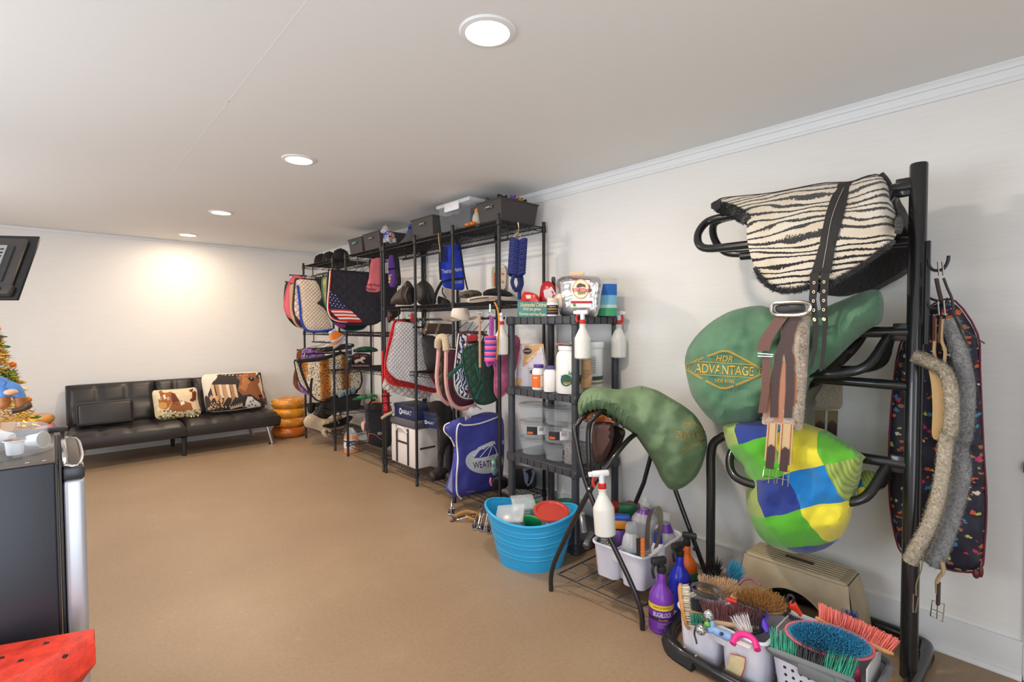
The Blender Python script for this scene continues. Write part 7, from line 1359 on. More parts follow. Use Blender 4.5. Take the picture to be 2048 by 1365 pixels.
for k, dx in enumerate((0, 112)):
    W_ = zc('Q', [(622+dx*.95, 185+k*8), (705+dx*1.12, 190+k*10), (692+dx*1.05, 500+k*30), (596+dx*.98, 488+k*25)]); part('elastic_web', BW, g1, lambda m: relief(m, W_, 0, gx-.002, th=.006, sm=1, res=12))
    for j in (0, 1): part('red_stripe', mat('red_stripe', (186, 84, 60), .8), g1, lambda m: pline(m, [tuple(Vector(W_[0]).lerp(Vector(W_[1]), .16+.68*j)), tuple(Vector(W_[3]).lerp(Vector(W_[2]), .16+.68*j))], 0, gx-.003, r=.0022, k=1, n=5, flat=.5))
    part('leather_tab', LD, g1, lambda m: relief(m, zc('Q', [(620+dx, 385+k*20), (650+dx, 358+k*20), (684+dx, 385+k*20), (672+dx*.97, 560+k*25), (604+dx*.98, 550+k*20)]), 0, gx-.01, th=.004, sm=1))
    bx_ = [(596+dx, 540+k*18), (685+dx, 552+k*20), (672+dx, 676+k*20), (582+dx, 658+k*20)]; part('roller_buckle', CHROME, g1, lambda m: (m.tube([PX(*z1('Q', *q), 0, gx-.008) for q in bx_], .0022, 6, closed=True), m.tube([PX(*z1('Q', 590+dx, 612+k*18), 0, gx-.009), PX(*z1('Q', 680+dx, 628+k*18), 0, gx-.009)], .0022, 6), m.tube([PX(*z1('Q', 640+dx, 560+k*18), 0, gx-.01), PX(*z1('Q', 630+dx, 668+k*18), 0, gx-.01)], .002, 6)))
# ---- second girth behind
g2 = T('leather_girth', 'sheepskin girth with twin straps hanging behind the middle arm', 'girth', tuple(PX(1655, 850, 0, 2.66)))
part('sheepskin', fleece('aged_fleece', (196, 176, 152), 110), g2, lambda m: relief(m, zc('P', [(1290, 730), (1390, 715), (1385, 900), (1388, 1040), (1250, 1050), (1120, 1040), (1150, 930), (1220, 820)]), 0, 2.64, th=.03, puff=.02, pw=5))
for dx in (0, 100): part('web_strap', mat('olive_web', (120, 100, 68), .8), g2, lambda m: relief(m, zc('P', [(1165+dx, 1050), (1250+dx, 1050), (1240+dx, 1260), (1160+dx, 1250)]), 0, 2.65, th=.006, sm=1)); part('leather_tab', LD, g2, lambda m: relief(m, zc('P', [(1172+dx, 1160), (1205+dx, 1130), (1242+dx, 1160), (1238+dx, 1250), (1172+dx, 1250)]), 0, 2.64, th=.004, sm=1))
# ---- plaid covered saddle, lowest arm
def f_plaid(t):
    uv = t.n('ShaderNodeUVMap').outputs[0]; mp = t.n('ShaderNodeMapping'); mp.inputs['Rotation'].default_value = (0, 0, -.42); mp.inputs['Scale'].default_value = (6.4, 6.4, 1); mp.inputs['Location'].default_value = (.35, .15, 0); t.l(uv, mp.inputs[0])
    dn = t.n('ShaderNodeTexNoise', i_Scale=5, i_Detail=1); t.l(uv, dn.inputs['Vector']); ad = t.n('ShaderNodeVectorMath', operation='ADD'); sc = t.n('ShaderNodeVectorMath', operation='SCALE'); sc.inputs['Scale'].default_value = .35; t.l(dn.outputs['Color'], sc.inputs[0]); t.l(mp.outputs[0], ad.inputs[0]); t.l(sc.outputs[0], ad.inputs[1])
    sp = t.n('ShaderNodeSeparateXYZ'); t.l(ad.outputs[0], sp.inputs[0])
    i = t.math('FLOOR', sp.outputs[0]); j = t.math('FLOOR', sp.outputs[1])
    def m4(a, k): return t.math('FLOORED_MODULO', a, k)
    k = t.math('ADD', m4(i, 3), t.math('MULTIPLY', m4(j, 2), 3))
    c = t.ramp(t.math('DIVIDE', t.math('ADD', k, .5), 6), [(0, (40, 60, 140)), (1/6, (20, 130, 206)), (2/6, (170, 190, 92)), (3/6, (86, 178, 42)), (4/6, (236, 222, 60)), (5/6, (100, 188, 48))], 'CONSTANT')
    w = t.math('SINE', t.math('MULTIPLY', sp.outputs[0], 75)); dark = t.math('MULTIPLY', t.math('GREATER_THAN', w, .2), t.math('LESS_THAN', t.math('ABSOLUTE', t.math('SUBTRACT', k, 2)), .3))
    c = t.mix(t.math('MULTIPLY', dark, .45), c, (50, 110, 50)); t.l(c, t.b.inputs['Base Color']); t.bump(t.noise(uv, 300, 3), .3, .004); t.b.inputs['Roughness'].default_value = .95; t.b.inputs['Sheen Weight'].default_value = .3
PLAID = custom('bright_plaid_fleece', f_plaid)
s3 = T('covered_saddle', 'saddle in a blue, green and yellow plaid fleece cover on the lowest arm', 'saddle', (AX, .8, .4)); c3 = [0]
part('plaid_cover', PLAID, s3, lambda m: c3.__setitem__(0, relief(m, zc('Q', [(262, 200), (360, 170), (560, 150), (900, 180), (1000, 215), (1110, 250), (1250, 345), (1420, 462), (1388, 480), (1382, 560), (1365, 650), (1328, 760), (1325, 830), (1302, 880), (1290, 960), (1220, 1100), (1100, 1195), (950, 1240), (820, 1236), (680, 1190), (580, 1130), (500, 1010), (452, 850), (447, 700), (468, 650), (435, 580), (428, 530), (350, 475), (300, 380), (272, 280)]), 0, 2.41, th=.08, puff=.16, pw=55, wr=.05, ws=6, both=True, res=8)))
part('cover_tail', PLAID, s3, lambda m: relief(m, zc('Q', [(1380, 560), (1490, 575), (1475, 640), (1480, 740), (1440, 775), (1350, 790), (1330, 700)]), 0, 2.56, th=.03, puff=.02, pw=8))
# ---- hooks, fleece girths and garment bag right of the upright
HK = mat('black_hook', (40, 42, 44), .4, .4)
hk = T('hook_plate', 'black double hook plate fixed to the rack upright', 'hook', (AX+.03, .35, 1.3))
hq = lambda x, y, X=2.42: PX(*z1('R', x, y), 0, X)
part('plate', HK, hk, lambda m: (m.box(AX-.01, AX+.01, PY-.04, PY-.028, 1.33, 1.72)))
for d in (0, 1): part('hook', HK, hk, lambda m: m.tube(cr([hq(330, 130+d*300), hq(338, 180+d*280), hq(370, 208+d*262), hq(430, 200+d*262), hq(462, 150+d*262), hq(468, 108+d*290)], 4), .0055, 8))
def fgirth(label, path, r, M, X, straps):
    t = T('fleece_girth', label, 'girth', tuple(PX(*path[-1], 0, X)), 'fleece girths on the hooks'); Q_ = cr([PX(*q, 0, X) for q in path], 5); part('fleece', M, t, lambda m: (m.tube(Q_, r, 12), fluff(m, Q_, r, 9000, .009)), ang=60)
    for n, M_, pts, rr, XX in straps: part(n, M_, t, lambda m: m.tube(cr([PX(*q, 0, XX) for q in pts], 4), rr, 6, flat=.35))
    return t
gr_ = fgirth('long grey fleece girth hanging from the hooks', zc('R', [(470, 540), (520, 680), (560, 850), (585, 1000), (580, 1200), (565, 1330)])+zc('S', [(410, 140), (425, 260), (400, 400), (360, 540), (310, 680), (270, 750)]), .027, fleece('grey_fleece', (176, 174, 174), 80), 2.44, [('leather_end', LD, zc('R', [(435, 262), (460, 330), (490, 400), (500, 480)]), .012, 2.42), ('leather_end', mat('dark_lace', (70, 62, 56), .6), zc('R', [(490, 480), (560, 600), (640, 660), (715, 708)]), .007, 2.42), ('leather_end', mat('dark_lace', (70, 62, 56), .6), zc('R', [(500, 500), (550, 620), (615, 740)]), .006, 2.42), ('web_strap', BW, zc('S', [(320, 735), (330, 790), (300, 830), (300, 900)]), .02, 2.43), ('leather_tab', LD, zc('S', [(305, 850), (302, 960)]), .018, 2.425)])
part('end_buckle', CHROME, gr_, lambda m: (m.tube([PX(*z1('S', *q), 0, 2.42) for q in ((272, 940), (335, 960), (325, 1052), (262, 1020))], .002, 6, closed=True), m.tube([PX(*z1('S', 268, 985), 0, 2.42), PX(*z1('S', 330, 1010), 0, 2.42)], .002, 6), m.tube([PX(*z1('S', 300, 950), 0, 2.42), PX(*z1('S', 295, 1036), 0, 2.42)], .002, 6)))
gc_ = fgirth('long cream fleece girth folded over the hooks', zc('R', [(230, 795), (290, 815), (370, 850), (440, 900), (480, 1000), (490, 1150), (480, 1300)])+zc('S', [(345, 110), (325, 280), (295, 430), (250, 560), (195, 660), (155, 740)]), .021, fleece('cream_girth_fleece', (234, 218, 192), 90), 2.36, [('web_strap', BW, zc('R', [(375, 540), (375, 680), (370, 760), (385, 840)]), .014, 2.38), ('web_strap', BW, zc('R', [(425, 540), (420, 680), (445, 760), (435, 860)]), .014, 2.38), ('leather_tab', LB, zc('R', [(372, 520), (370, 690)]), .013, 2.375), ('leather_tab', LB, zc('R', [(418, 520), (402, 690)]), .011, 2.372), ('leather_tab', LD, zc('R', [(385, 265), (400, 340), (420, 415)]), .018, 2.4), ('web_strap', mat('olive_edge', (150, 140, 100), .7), zc('S', [(225, 700), (215, 780), (190, 850), (188, 915)]), .006, 2.37)])
part('tan_lining', mat('tan_lining', (186, 152, 104), .7), gc_, lambda m: relief(m, zc('R', [(325, 860), (430, 900), (450, 1000), (440, 1150), (430, 1365), (350, 1365), (360, 1150), (350, 980)]), 0, 2.375, th=.008))
for a, b in ((395, 150), (425, 150), (395, 420), (435, 420)): part('buckle_bar', CHROME, gc_, lambda m: m.tube([hq(a, b, 2.395), hq(a+8, b+95, 2.395)], .003, 6))
part('end_buckle', CHROME, gc_, lambda m: m.tube([PX(*z1('S', *q), 0, 2.36) for q in ((172, 905), (196, 925), (184, 1003), (170, 1000))], .0025, 6, closed=True))
def f_dogs(t):
    uv = t.n('ShaderNodeUVMap').outputs[0]; mp = t.n('ShaderNodeMapping'); mp.inputs['Scale'].default_value = (1, 1.25, 1); t.l(uv, mp.inputs[0])
    nz = t.n('ShaderNodeTexNoise', i_Scale=70, i_Detail=2); t.l(uv, nz.inputs['Vector']); ad = t.n('ShaderNodeVectorMath', operation='MULTIPLY_ADD'); ad.inputs[1].default_value = (.03, .03, 0); t.l(nz.outputs['Color'], ad.inputs[0]); t.l(mp.outputs[0], ad.inputs[2])
    v = t.n('ShaderNodeTexVoronoi', i_Scale=36, i_Randomness=.8); t.l(ad.outputs[0], v.inputs['Vector'])
    sp = t.n('ShaderNodeSeparateXYZ'); t.l(v.outputs['Color'], sp.inputs[0])
    c = t.ramp(sp.outputs[0], [(0, (206, 96, 50)), (.2, (60, 130, 170)), (.38, (222, 206, 190)), (.55, (190, 40, 90)), (.7, (196, 190, 90)), (.85, (170, 110, 70))], 'CONSTANT')
    t.l(t.mix(t.math('LESS_THAN', v.outputs['Distance'], .36), (32, 30, 50), c), t.b.inputs['Base Color']); t.b.inputs['Roughness'].default_value = .6
gb = T('garment_bag', 'navy bridle bag printed with small colourful dogs', 'bag', tuple(PX(1880, 1140, 0, 2.66))); 
GB = [(1800, 690), (1838, 640), (1868, 608), (1910, 602), (1955, 668), (1960, 740), (1967, 900), (1973, 1000), (1969, 1090), (1961, 1140), (1920, 1144), (1885, 1136), (1820, 1110), (1797, 1096), (1780, 1010), (1778, 900), (1784, 800)]
part('printed_cloth', custom('dog_print', f_dogs), gb, lambda m: relief(m, GB, 0, 2.62, th=.03, puff=.03, pw=14, wr=.015, both=True))
part('pink_piping', mat('dark_pink_piping', (110, 40, 62), .6), gb, lambda m: pline(m, GB, 0, 2.615, r=.004, closed=True, k=3))
part('zip_pull', mat('maroon_pull', (96, 36, 44), .4), gb, lambda m: m.ball(PX(*z1('S', 500, 800), 0, 2.6), (.012, .012, .02), 10, 7)); part('zip_pull', mat('maroon_pull', (96, 36, 44), .4), gb, lambda m: m.ball(PX(*z1('S', 525, 790), 0, 2.6), (.008, .008, .024), 10, 7))
part('carabiner', BRASS, gb, lambda m: m.tube([PX(*z1('S', *q), 0, 2.58) for q in ((432, 125), (455, 98), (470, 125), (440, 150))], .003, 6, closed=True))
part('hang_loop', BLKC, gb, lambda m: m.tube([PX(1890, 606, 0, 2.62), (2.55, .36, 1.5), (AX+.03, .39, 1.52)], .005, 6))
# ================================================================ step stool
ss = T('step_stool', 'beige plastic step stool with handle slot and ribbed top', 'step stool', (2.6, .83, 0)); BEI = mat('beige_plastic', (176, 158, 128), .5, var=.08, vs=6)
sx0, sx1, sy0, sy1, sh_ = 2.50, 2.665, .62, 1.05, .295
def stool(m):
    # flared shell with an arch cut out of the long side
    N = 24; 
    for face, (xb, xt) in enumerate(((sx0-.06, sx0), (sx1+.06, sx1))):
        out = []
        for i in range(N+1):
            u = i/N; y = sy0-.045+(sy1-sy0+.09)*u; a = (u-.5)/.36; zc_ = .19*math.sqrt(max(0, 1-a*a)) if abs(a) < 1 else 0; out.append((y, zc_))
        vs = []; 
        for y, zz in out:
            for z in (zz, sh_-.012):
                k = z/sh_; yy = (y-(sy0+sy1)/2)*(1-.17*k*k)+(sy0+sy1)/2; vs.append((xb+(xt-xb)*k, yy, z))
        f = [(2*i, 2*i+2, 2*i+3, 2*i+1) if face else (2*i+1, 2*i+3, 2*i+2, 2*i) for i in range(N)]; m.add(vs, f)
    for s_ in (0, 1):
        vs = []
        for j in range(9):
            u = j/8
            for z in (0, sh_*.5, sh_-.012):
                k = z/sh_; x = (sx0-.06+(.06*k))*(1-u)+(sx1+.06-.06*k)*u; y = ((sy0-.045) if s_ == 0 else (sy1+.045)); yy = (y-(sy0+sy1)/2)*(1-.17*k*k)+(sy0+sy1)/2
                bul = .02*math.sin(PI*u)*(1-k); vs.append((x, yy+(bul if s_ == 0 else -bul), z))
        m.add(vs, [(j*3+i, j*3+3+i, j*3+4+i, j*3+1+i) for j in range(8) for i in range(2)])
part('shell', BEI, ss, stool, ang=50)
part('top', BEI, ss, lambda m: m.rbox(sx0-.006, sx1+.006, sy0+.0, sy1-.0, sh_-.022, sh_, b=.01, seg=3))
for k in range(7): part('rib', BEI, ss, lambda m: m.rbox(sx0+.012+k*.0235, sx0+.018+k*.0235, sy0+.03, sy1-.03, sh_-.002, sh_+.003, b=.001, seg=1))
part('handle_slot', mat('slot_dark', (84, 74, 60), .7), ss, lambda m: m.rbox((sx0+sx1)/2-.014, (sx0+sx1)/2+.014, (sy0+sy1)/2-.06, (sy0+sy1)/2+.06, sh_+.002, sh_+.0042, b=.002, seg=1))
# ================================================================ spray bottles on the floor
def qbottle(label, at, body, head, labf, s=1.0, yaw=2.4, neck=True):
    t = T('quart_spray_bottle', label, 'spray bottle', tuple(at), None); M = Matrix.Translation(at) @ Rz(yaw) @ Matrix.Scale(s, 4)
    def a(fn):
        def g(m): m.M = M; fn(m)
        return g
    part('body', body, t, a(lambda m: m.lathe([(0, .003), (.045, 0), (.052, .008), (.052, .135), (.05, .15), (.04, .175), (.024, .195), (.019, .215), (.018, .255), (.016, .258)], 32, cap=False)))
    part('sprayer_head', head, t, a(lambda m: (m.lathe([(.019, .25), (.02, .252), (.02, .275), (.013, .28)], 18), m.rbox(-.022, .05, -.014, .014, .285, .32, b=.01), m.lathe([(.012, .275), (.012, .3)], 12))))
    part('trigger', head, t, a(lambda m: m.tube(cr([(.036, 0, .29), (.044, 0, .265), (.036, 0, .23)], 4), .007, 8)))
    if labf: part('label', VC, t, lambda m: labf(m, at, .052*s), ang=None)
    return t
pb = (2.055, 1.245, 0.0); fpb = math.atan2(-pb[1], -pb[0])
def bug(m, at, r):
    z = lambda v: v; band(m, at, r+.0008, .015, .17-.04, (104, 40, 150), fpb-1.5, fpb+1.5, 20)
    band(m, at, r+.0014, .112, .136, (232, 200, 40), fpb-1.5, fpb+1.5, 20); band(m, at, r+.0014, .064, .077, (32, 28, 34), fpb-1.5, fpb+1.5, 20)
    cyl_text(m, 'BUGBLOCK', at, r+.0024, .094, .085, .02, (240, 236, 240), fpb+.12); cyl_text(m, 'BONUS SIZE 25% MORE', at, r+.0024, .126, .075, .007, (40, 30, 36), fpb+.05); cyl_text(m, 'KILLS & REPELS', at, r+.0024, .07, .045, .006, (230, 190, 50), fpb+.2)
    for k in range(3): cyl_text(m, 'fly spray formula', at, r+.0024, .054-k*.009, .04, .004, (226, 216, 230), fpb+.1)
qbottle('purple BUGBLOCK fly spray bottle with yellow band on the floor', pb, mat('purple_plastic', (126, 60, 178), .3), BLK, bug, s=1.06, yaw=2.7)
ub = (2.29, 1.285, 0.0); fub = math.atan2(-ub[1], -ub[0])
qbottle('blue spray bottle with an oval white label behind the purple one', ub, mat('cobalt_plastic', (40, 50, 190), .25), BLK, lambda m, at, r: (m.add([(at[0]+(r+.001)*math.cos(fub+.35+.5*math.cos(i*PI/10)), at[1]+(r+.001)*math.sin(fub+.35+.5*math.cos(i*PI/10)), at[2]+.1+.04*math.sin(i*PI/10)) for i in range(20)], [tuple(range(20))], col=S((222, 222, 232))), cyl_text(m, 'ShowSheen', at, r+.002, .11, .05, .012, (60, 56, 110), fub+.35)), s=1.02, yaw=2.9)
ob = (2.44, 1.33, 0.0); qbottle('green bottle with ribbed orange neck and black sprayer behind the blue one', ob, mat('orange_ribbed', (226, 104, 30), .35), BLK, lambda m, at, r: band(m, at, r+.001, .0, .12, (50, 130, 110), 0, 6.28, 24), s=1.0, yaw=-1.2)
# ================================================================ contents of the bottle caddy
cz_ = .105
def bott(name, label, at, prof, parts_, cat='bottle', tilt=None, deco=None):
    t = T(name, label, cat, tuple(at), 'supplies in the bottle caddy'); M = Matrix.Translation(at) @ (tilt or Matrix.Identity(4))
    def a(fn):
        def g(m): m.M = M; fn(m)
        return g
    for n_, M_, fn in parts_: part(n_, M_, t, a(fn))
    return t
L = lambda prof, n=24, **k: (lambda m: m.lathe(prof, n, cap=False, **k))
FC = lambda p: math.atan2(-p[1], -p[0])
def CP(px__, X): return (X, PX(px__, 1120, 0, X).y, cz_)
def hs(px__, py__, X, h): return Matrix.Scale((PX(px__, py__, 0, X).z-cz_)/h, 4)
dp = CP(1262, 2.19); fdp = FC(dp); k_ = PX(1252, 1042, 0, 2.19).z-cz_; k_ /= .207
bott('dish_soap_bottle', 'clear dish soap bottle with blue DAWN label', dp, None, [('bottle', mat('pearl_clear', (206, 206, 210), .15, alpha=.8), L([(0, 0), (.042, 0), (.044, .01), (.042, .08), (.03, .15), (.02, .17)])), ('cap', CLEARB, L([(.022, .168), (.022, .19), (.016, .205), (0, .207)]))], tilt=Matrix.Scale(k_, 4))
dt = bpy.data.objects['dish_soap_bottle']; part('label', VC, dt, lambda m: (band(m, dp, .0455*k_, .05*k_, .11*k_, (40, 160, 220), fdp-.2, fdp+1.1), cyl_text(m, 'DAWN', dp, .047*k_, .08*k_, .05, .024, (240, 244, 250), fdp+.45)), ang=None)
RDG = [('ridges', mat('pale_ridge', (180, 172, 168), .5), lambda m: [m.tube([(-.03, -.025, .08+k*.009), (0, -.037, .08+k*.009), (.03, -.025, .08+k*.009)], .0015, 5) for k in range(9)])]
bott('conditioner_bottle', 'tall clear bottle with purple collar and ridged grip', CP(1289, 2.29), None, [('bottle', mat('clear_gel', (200, 200, 208), .12, alpha=.6), L([(0, 0), (.04, 0), (.042, .01), (.036, .1), (.034, .16), (.046, .19), (.046, .2), (.03, .22)])), ('purple_collar', mat('purple_gel', (96, 50, 150), .3), L([(.042, .205), (.02, .23), (.014, .235)])), ('cap', CLEARB, L([(.016, .233), (.018, .25), (.01, .255), (.008, .275), (0, .277)]))]+RDG, tilt=hs(1281, 992, 2.29, .277))
bott('conditioner_bottle', 'smaller clear bottle with purple contents at the back', CP(1330, 2.42), None, [('bottle', mat('clear_gel', (200, 200, 208), .12, alpha=.6), L([(0, 0), (.04, 0), (.042, .01), (.042, .1), (.03, .13)])), ('purple_collar', mat('purple_gel', (96, 50, 150), .3), L([(.032, .125), (.016, .16)])), ('cap', CLEARB, L([(.018, .158), (.018, .19), (0, .192)]))], tilt=hs(1321, 1025, 2.42, .192))
bott('green_trigger_bottle', 'bottle with a dark green trigger sprayer and orange trim', CP(1252, 2.36), None, [('bottle', mat('lavender_bottle', (120, 80, 160), .4), L([(0, 0), (.04, 0), (.042, .1), (.02, .15)])), ('collar', mat('orange_collar', (226, 130, 30), .4), L([(.02, .148), (.021, .165), (.014, .17)])), ('head', mat('dark_green_plastic', (20, 92, 52), .4), lambda m: m.rbox(-.03, .045, -.018, .018, .165, .215, b=.012)), ('trigger', mat('dark_green_plastic', (20, 92, 52), .4), lambda m: m.tube(cr([(.034, 0, .18), (.05, 0, .15), (.046, 0, .12)], 4), .009, 8))], tilt=hs(1248, 1006, 2.36, .215) @ Rz(-.9))
bott('orange_trigger_bottle', 'bottle with orange and blue trigger head', CP(1238, 2.26), None, [('bottle', mat('violet_bottle', (96, 66, 140), .4), L([(0, 0), (.034, 0), (.034, .09), (.02, .13)])), ('head', mat('orange_head', (226, 140, 30), .4), lambda m: m.rbox(-.02, .03, -.014, .014, .13, .165, b=.008)), ('nozzle', mat('blue_nozzle', (40, 90, 190), .4), lambda m: m.rbox(-.03, .04, -.016, .016, .163, .182, b=.006))], tilt=hs(1240, 1030, 2.26, .182) @ Rz(-.9))
bott('roll_on_bottle', 'small white roll-on bottle with blue cap', CP(1316, 2.28), None, [('bottle', WHITE, L([(0, 0), (.022, 0), (.022, .1), (.014, .12)])), ('cap', mat('navy_cap', (40, 60, 150), .4), L([(.015, .118), (.012, .15), (0, .152)]))], tilt=hs(1316, 1065, 2.28, .152))
bb_ = (2.18, 1.6, cz_+.02); bb2, bbs = tbag('treatment_pouch', 'black pouch lettered mane and tail conditioner leaning in the caddy', zc('M', [(240, 480), (330, 470), (395, 500), (395, 560), (370, 610), (260, 590), (225, 545)]), 2.12, mat('black_pouch', (46, 44, 50), .4), th=.04, puff=.02, pw=6, wr=0, cat='pouch')
part('print', VC, bb2, lambda m: (ptext(m, "MANE 'N TAIL", *z1('M', 318, 515), 25, 4, 0, bbs, (226, 224, 226), 4), ptext(m, 'LEAVE IN', *z1('M', 290, 535), 16, 4, 0, bbs, (226, 224, 226), 4), ptext(m, 'CONDITIONER', *z1('M', 300, 556), 22, 4, 0, bbs, (226, 224, 226), 4)), ang=None)
cp = T('metal_curry_ring', 'coiled metal sweat scraper loop standing in the caddy', 'scraper', (2.3, 1.38, cz_), 'supplies in the bottle caddy')
RB = cr([PX(*z1('X', *q), 0, 2.14) for q in ((870, 880), (862, 700), (880, 480), (920, 320), (975, 262), (1030, 290), (1058, 400), (1052, 560), (1020, 740), (985, 860))], 4)
part('band', mat('pale_steel', (190, 184, 170), .3, .8), cp, lambda m: (m.grid(lambda u, v: RB[round(u*(len(RB)-1))]+Vector((.04*v, 0, 0)), len(RB)-1, 2), m.grid(lambda u, v: RB[round((1-u)*(len(RB)-1))]+Vector((.04*v, .0015, -.0015)), len(RB)-1, 2)))
sbk = T('bristle_brush', 'dark brush with red and yellow wire bristles standing in the caddy', 'brush', tuple(PX(1278, 1110, 0, 2.1)), 'supplies in the bottle caddy')
part('back', BLK, sbk, lambda m: relief(m, zc('X', [(735, 700), (800, 690), (805, 970), (740, 970)]), 0, 2.1, th=.02, sm=1)); 
part('bristle_field', VC, sbk, lambda m: [m.tube([PX(*z1('X', 800, 705+k*11), 0, 2.098), PX(*z1('X', 855, 700+k*11), 0, 2.1)], .0018, 4, col=S(((206, 60, 40), (230, 170, 50))[k % 2])) for k in range(24)], kind='stuff')
for k in range(2):
    clp = T('hair_clipper', ('silver electric clipper leaning out over the blue tub side', 'second silver clipper lying below the first')[k], 'clipper', tuple(PX(1180, 1050+k*35, 0, 2.18)), 'supplies in the bottle caddy'); 
    c_ = PX(*((1166, 1050), (1178, 1082))[k], 0, 2.12); Mc_ = Matrix.Translation(c_) @ Rz((.9, .3)[k]) @ Ry((-.9, -.35)[k])
    def cc(fn):
        def g(m): m.M = Mc_; fn(m)
        return g
    part('case', mat('gunmetal', (120, 120, 124), .3, .6), clp, cc(lambda m: m.rbox(-.05, .05, -.016, .016, -.02, .02, b=.009))); part('stripe', BLK, clp, cc(lambda m: m.rbox(-.051, .045, -.017, .017, -.006, .004, b=.002))); part('blade', CHROME, clp, cc(lambda m: m.box(.05, .066, -.016, .016, -.008, .004)))
for k, (x, y, w, h, c) in enumerate(((1180, 1010, 20, 42, (186, 56, 44)), (1216, 1005, 18, 60, (150, 50, 46)))):
    p = PX(x, y+h, 0, 2.55); t = T('red_box', ('red carton behind the blue tub', 'dark red carton behind the spray bottle')[k], 'box', (2.6, p.y, 0), 'red cartons'); 
    part('carton', mat('red_carton_%d' % k, c, .5, var=.1), t, lambda m: m.rbox(2.52+.05*k, 2.66, 1.86-.13*k, 1.97-.13*k, 0, .27+.03*k, b=.003)); part('flap', mat('red_carton_%d' % k, c, .5), t, lambda m: m.box(2.52+.05*k, 2.66, 1.86-.13*k, 1.97-.13*k, .27+.03*k, .275+.03*k))
# ================================================================ grooming brushes
def brush(label, c, yaw, pitch, roll, lx, ly, hb, back, bcol, blen, form='oval', cat='brush', dens=1, group='grooming brushes', splay=.12, name='grooming_brush', rim=None):
    """wooden or plastic brush: back + tufts of bristles; local +Z is the bristle side."""
    t = T(name, label, cat, tuple(c), group); M = Matrix.Translation(c) @ Rz(yaw) @ Ry(pitch) @ Rx(roll)
    def a(fn):
        def g(m): m.M = M; fn(m)
        return g
    def bk(m):
        n = 24; e = .5 if form == 'oval' else .22
        def pt(i, s, z): 
            q = 2*PI*i/n; cx_, sy_ = math.cos(q), math.sin(q); return Vector((lx/2*s*abs(cx_)**(2*e)*(1 if cx_ > 0 else -1), ly/2*s*abs(sy_)**(2*e)*(1 if sy_ > 0 else -1), z))
        R = [(.0, -hb), (.6, -hb*.97), (.88, -hb*.8), (1, -hb*.45), (.98, 0), (0, 0)]; vs = [pt(i, s, z) for s, z in R for i in range(n)]
        m.add(vs, [(k*n+(i+1) % n, k*n+i, (k+1)*n+i, (k+1)*n+(i+1) % n) for k in range(len(R)-1) for i in range(n)][::1])
    part('back', back, t, a(bk), ang=60)
    if rim: part('rim', rim, t, a(lambda m: m.tube([(lx/2*math.cos(2*PI*i/32), ly/2*math.sin(2*PI*i/32), -hb*.2) for i in range(32)], .006, 8, closed=True)))
    def bris(m):
        rnd = random.Random(sum(map(ord, label))); s_ = .0085/dens**.5; nx, ny = max(2, int(lx*.9/s_)), max(2, int(ly*.86/s_)); cols = bcol if isinstance(bcol, list) else [bcol]
        for i in range(nx):
            for j in range(ny):
                u = (i+.5)/nx*2-1; v = (j+.5)/ny*2-1
                if form == 'oval' and u*u+v*v > 1: continue
                p = Vector((u*lx*.45, v*ly*.43, -.002)); 
                for r in range(5):
                    d = Vector((u*splay+rnd.gauss(0, .07), v*splay+rnd.gauss(0, .07), 1)).normalized()*blen*rnd.uniform(.9, 1.05); o = Vector((rnd.uniform(-.4, .4)*s_, rnd.uniform(-.4, .4)*s_, 0)); w = Vector((.0013, 0, 0)) if r % 2 else Vector((0, .0013, 0)); q = p+o
                    cc_ = cols[min(len(cols)-1, int((u+1)/2*len(cols)))] if len(cols) > 1 else cols[0]; k_ = rnd.uniform(1.0, 1.45); m.add([q-w, q+w, q+d+w*.5, q+d-w*.5], [(0, 1, 2, 3)], col=tuple(x*k_ for x in S(cc_)))
    part('bristles', custom('bristle_fibre', lambda t_: (t_.l(t_.n('ShaderNodeAttribute', attribute_name='Col').outputs['Color'], t_.b.inputs['Base Color']), setattr(t_.b.inputs['Roughness'], 'default_value', .6))), t, a(bris), kind='stuff', ang=None)
    return t, M
WOODL = mat('varnished_beech', (206, 150, 92), .4, var=.12, vs=25); WOODP = mat('pale_beech', (214, 180, 140), .5, var=.1, vs=25)
TP = lambda x, y, z: PX(*z1('T', x, y), 2, z)
brush('oval wooden body brush with white bristles standing on edge at the caddy end', TP(345, 640, .215), 1.7, -1.35, .2, .19, .085, .02, WOODL, (226, 216, 196), .03)
brush('small square brush with black bristles and wooden handle grip', TP(445, 670, .22), .6, .25, .1, .075, .05, .022, WOODL, (44, 42, 48), .04, form='rect', dens=1.6)
brush('long wooden dandy brush with maroon bristles across the caddy', TP(770, 770, .22), -1.02, 0, -.15, .22, .06, .022, WOODP, (112, 64, 66), .06, form='rect', dens=1.5, splay=.25)
brush('large oval brush with golden brown soft bristles', TP(1040, 600, .245), -1.0, .1, .55, .22, .09, .018, WOODP, (186, 140, 84), .045, dens=1.3, splay=.3)
brush('pale natural bristle brush with thick wooden back', TP(640, 470, .235), -.85, .1, .4, .17, .06, .02, WOODP, (218, 190, 154), .045, form='rect', dens=1.4, splay=.25)
brush('turquoise bristle brush with red handle behind the caddy', TP(790, 350, .24), .3, -.5, .4, .1, .06, .015, mat('red_handle', (186, 60, 60), .4), (70, 160, 190), .055, dens=1.5, splay=.35)
brush('black bristle brush with cream strap behind the caddy', TP(600, 320, .23), -.2, -.6, .3, .1, .06, .015, BLK, (40, 36, 36), .055, dens=1.3, splay=.5)
brush('small green plastic brush half hidden in the caddy', TP(470, 790, .2), -.9, 0, -.2, .07, .045, .012, mat('green_brush_back', (50, 120, 100), .5), (60, 140, 118), .035, dens=1.5)
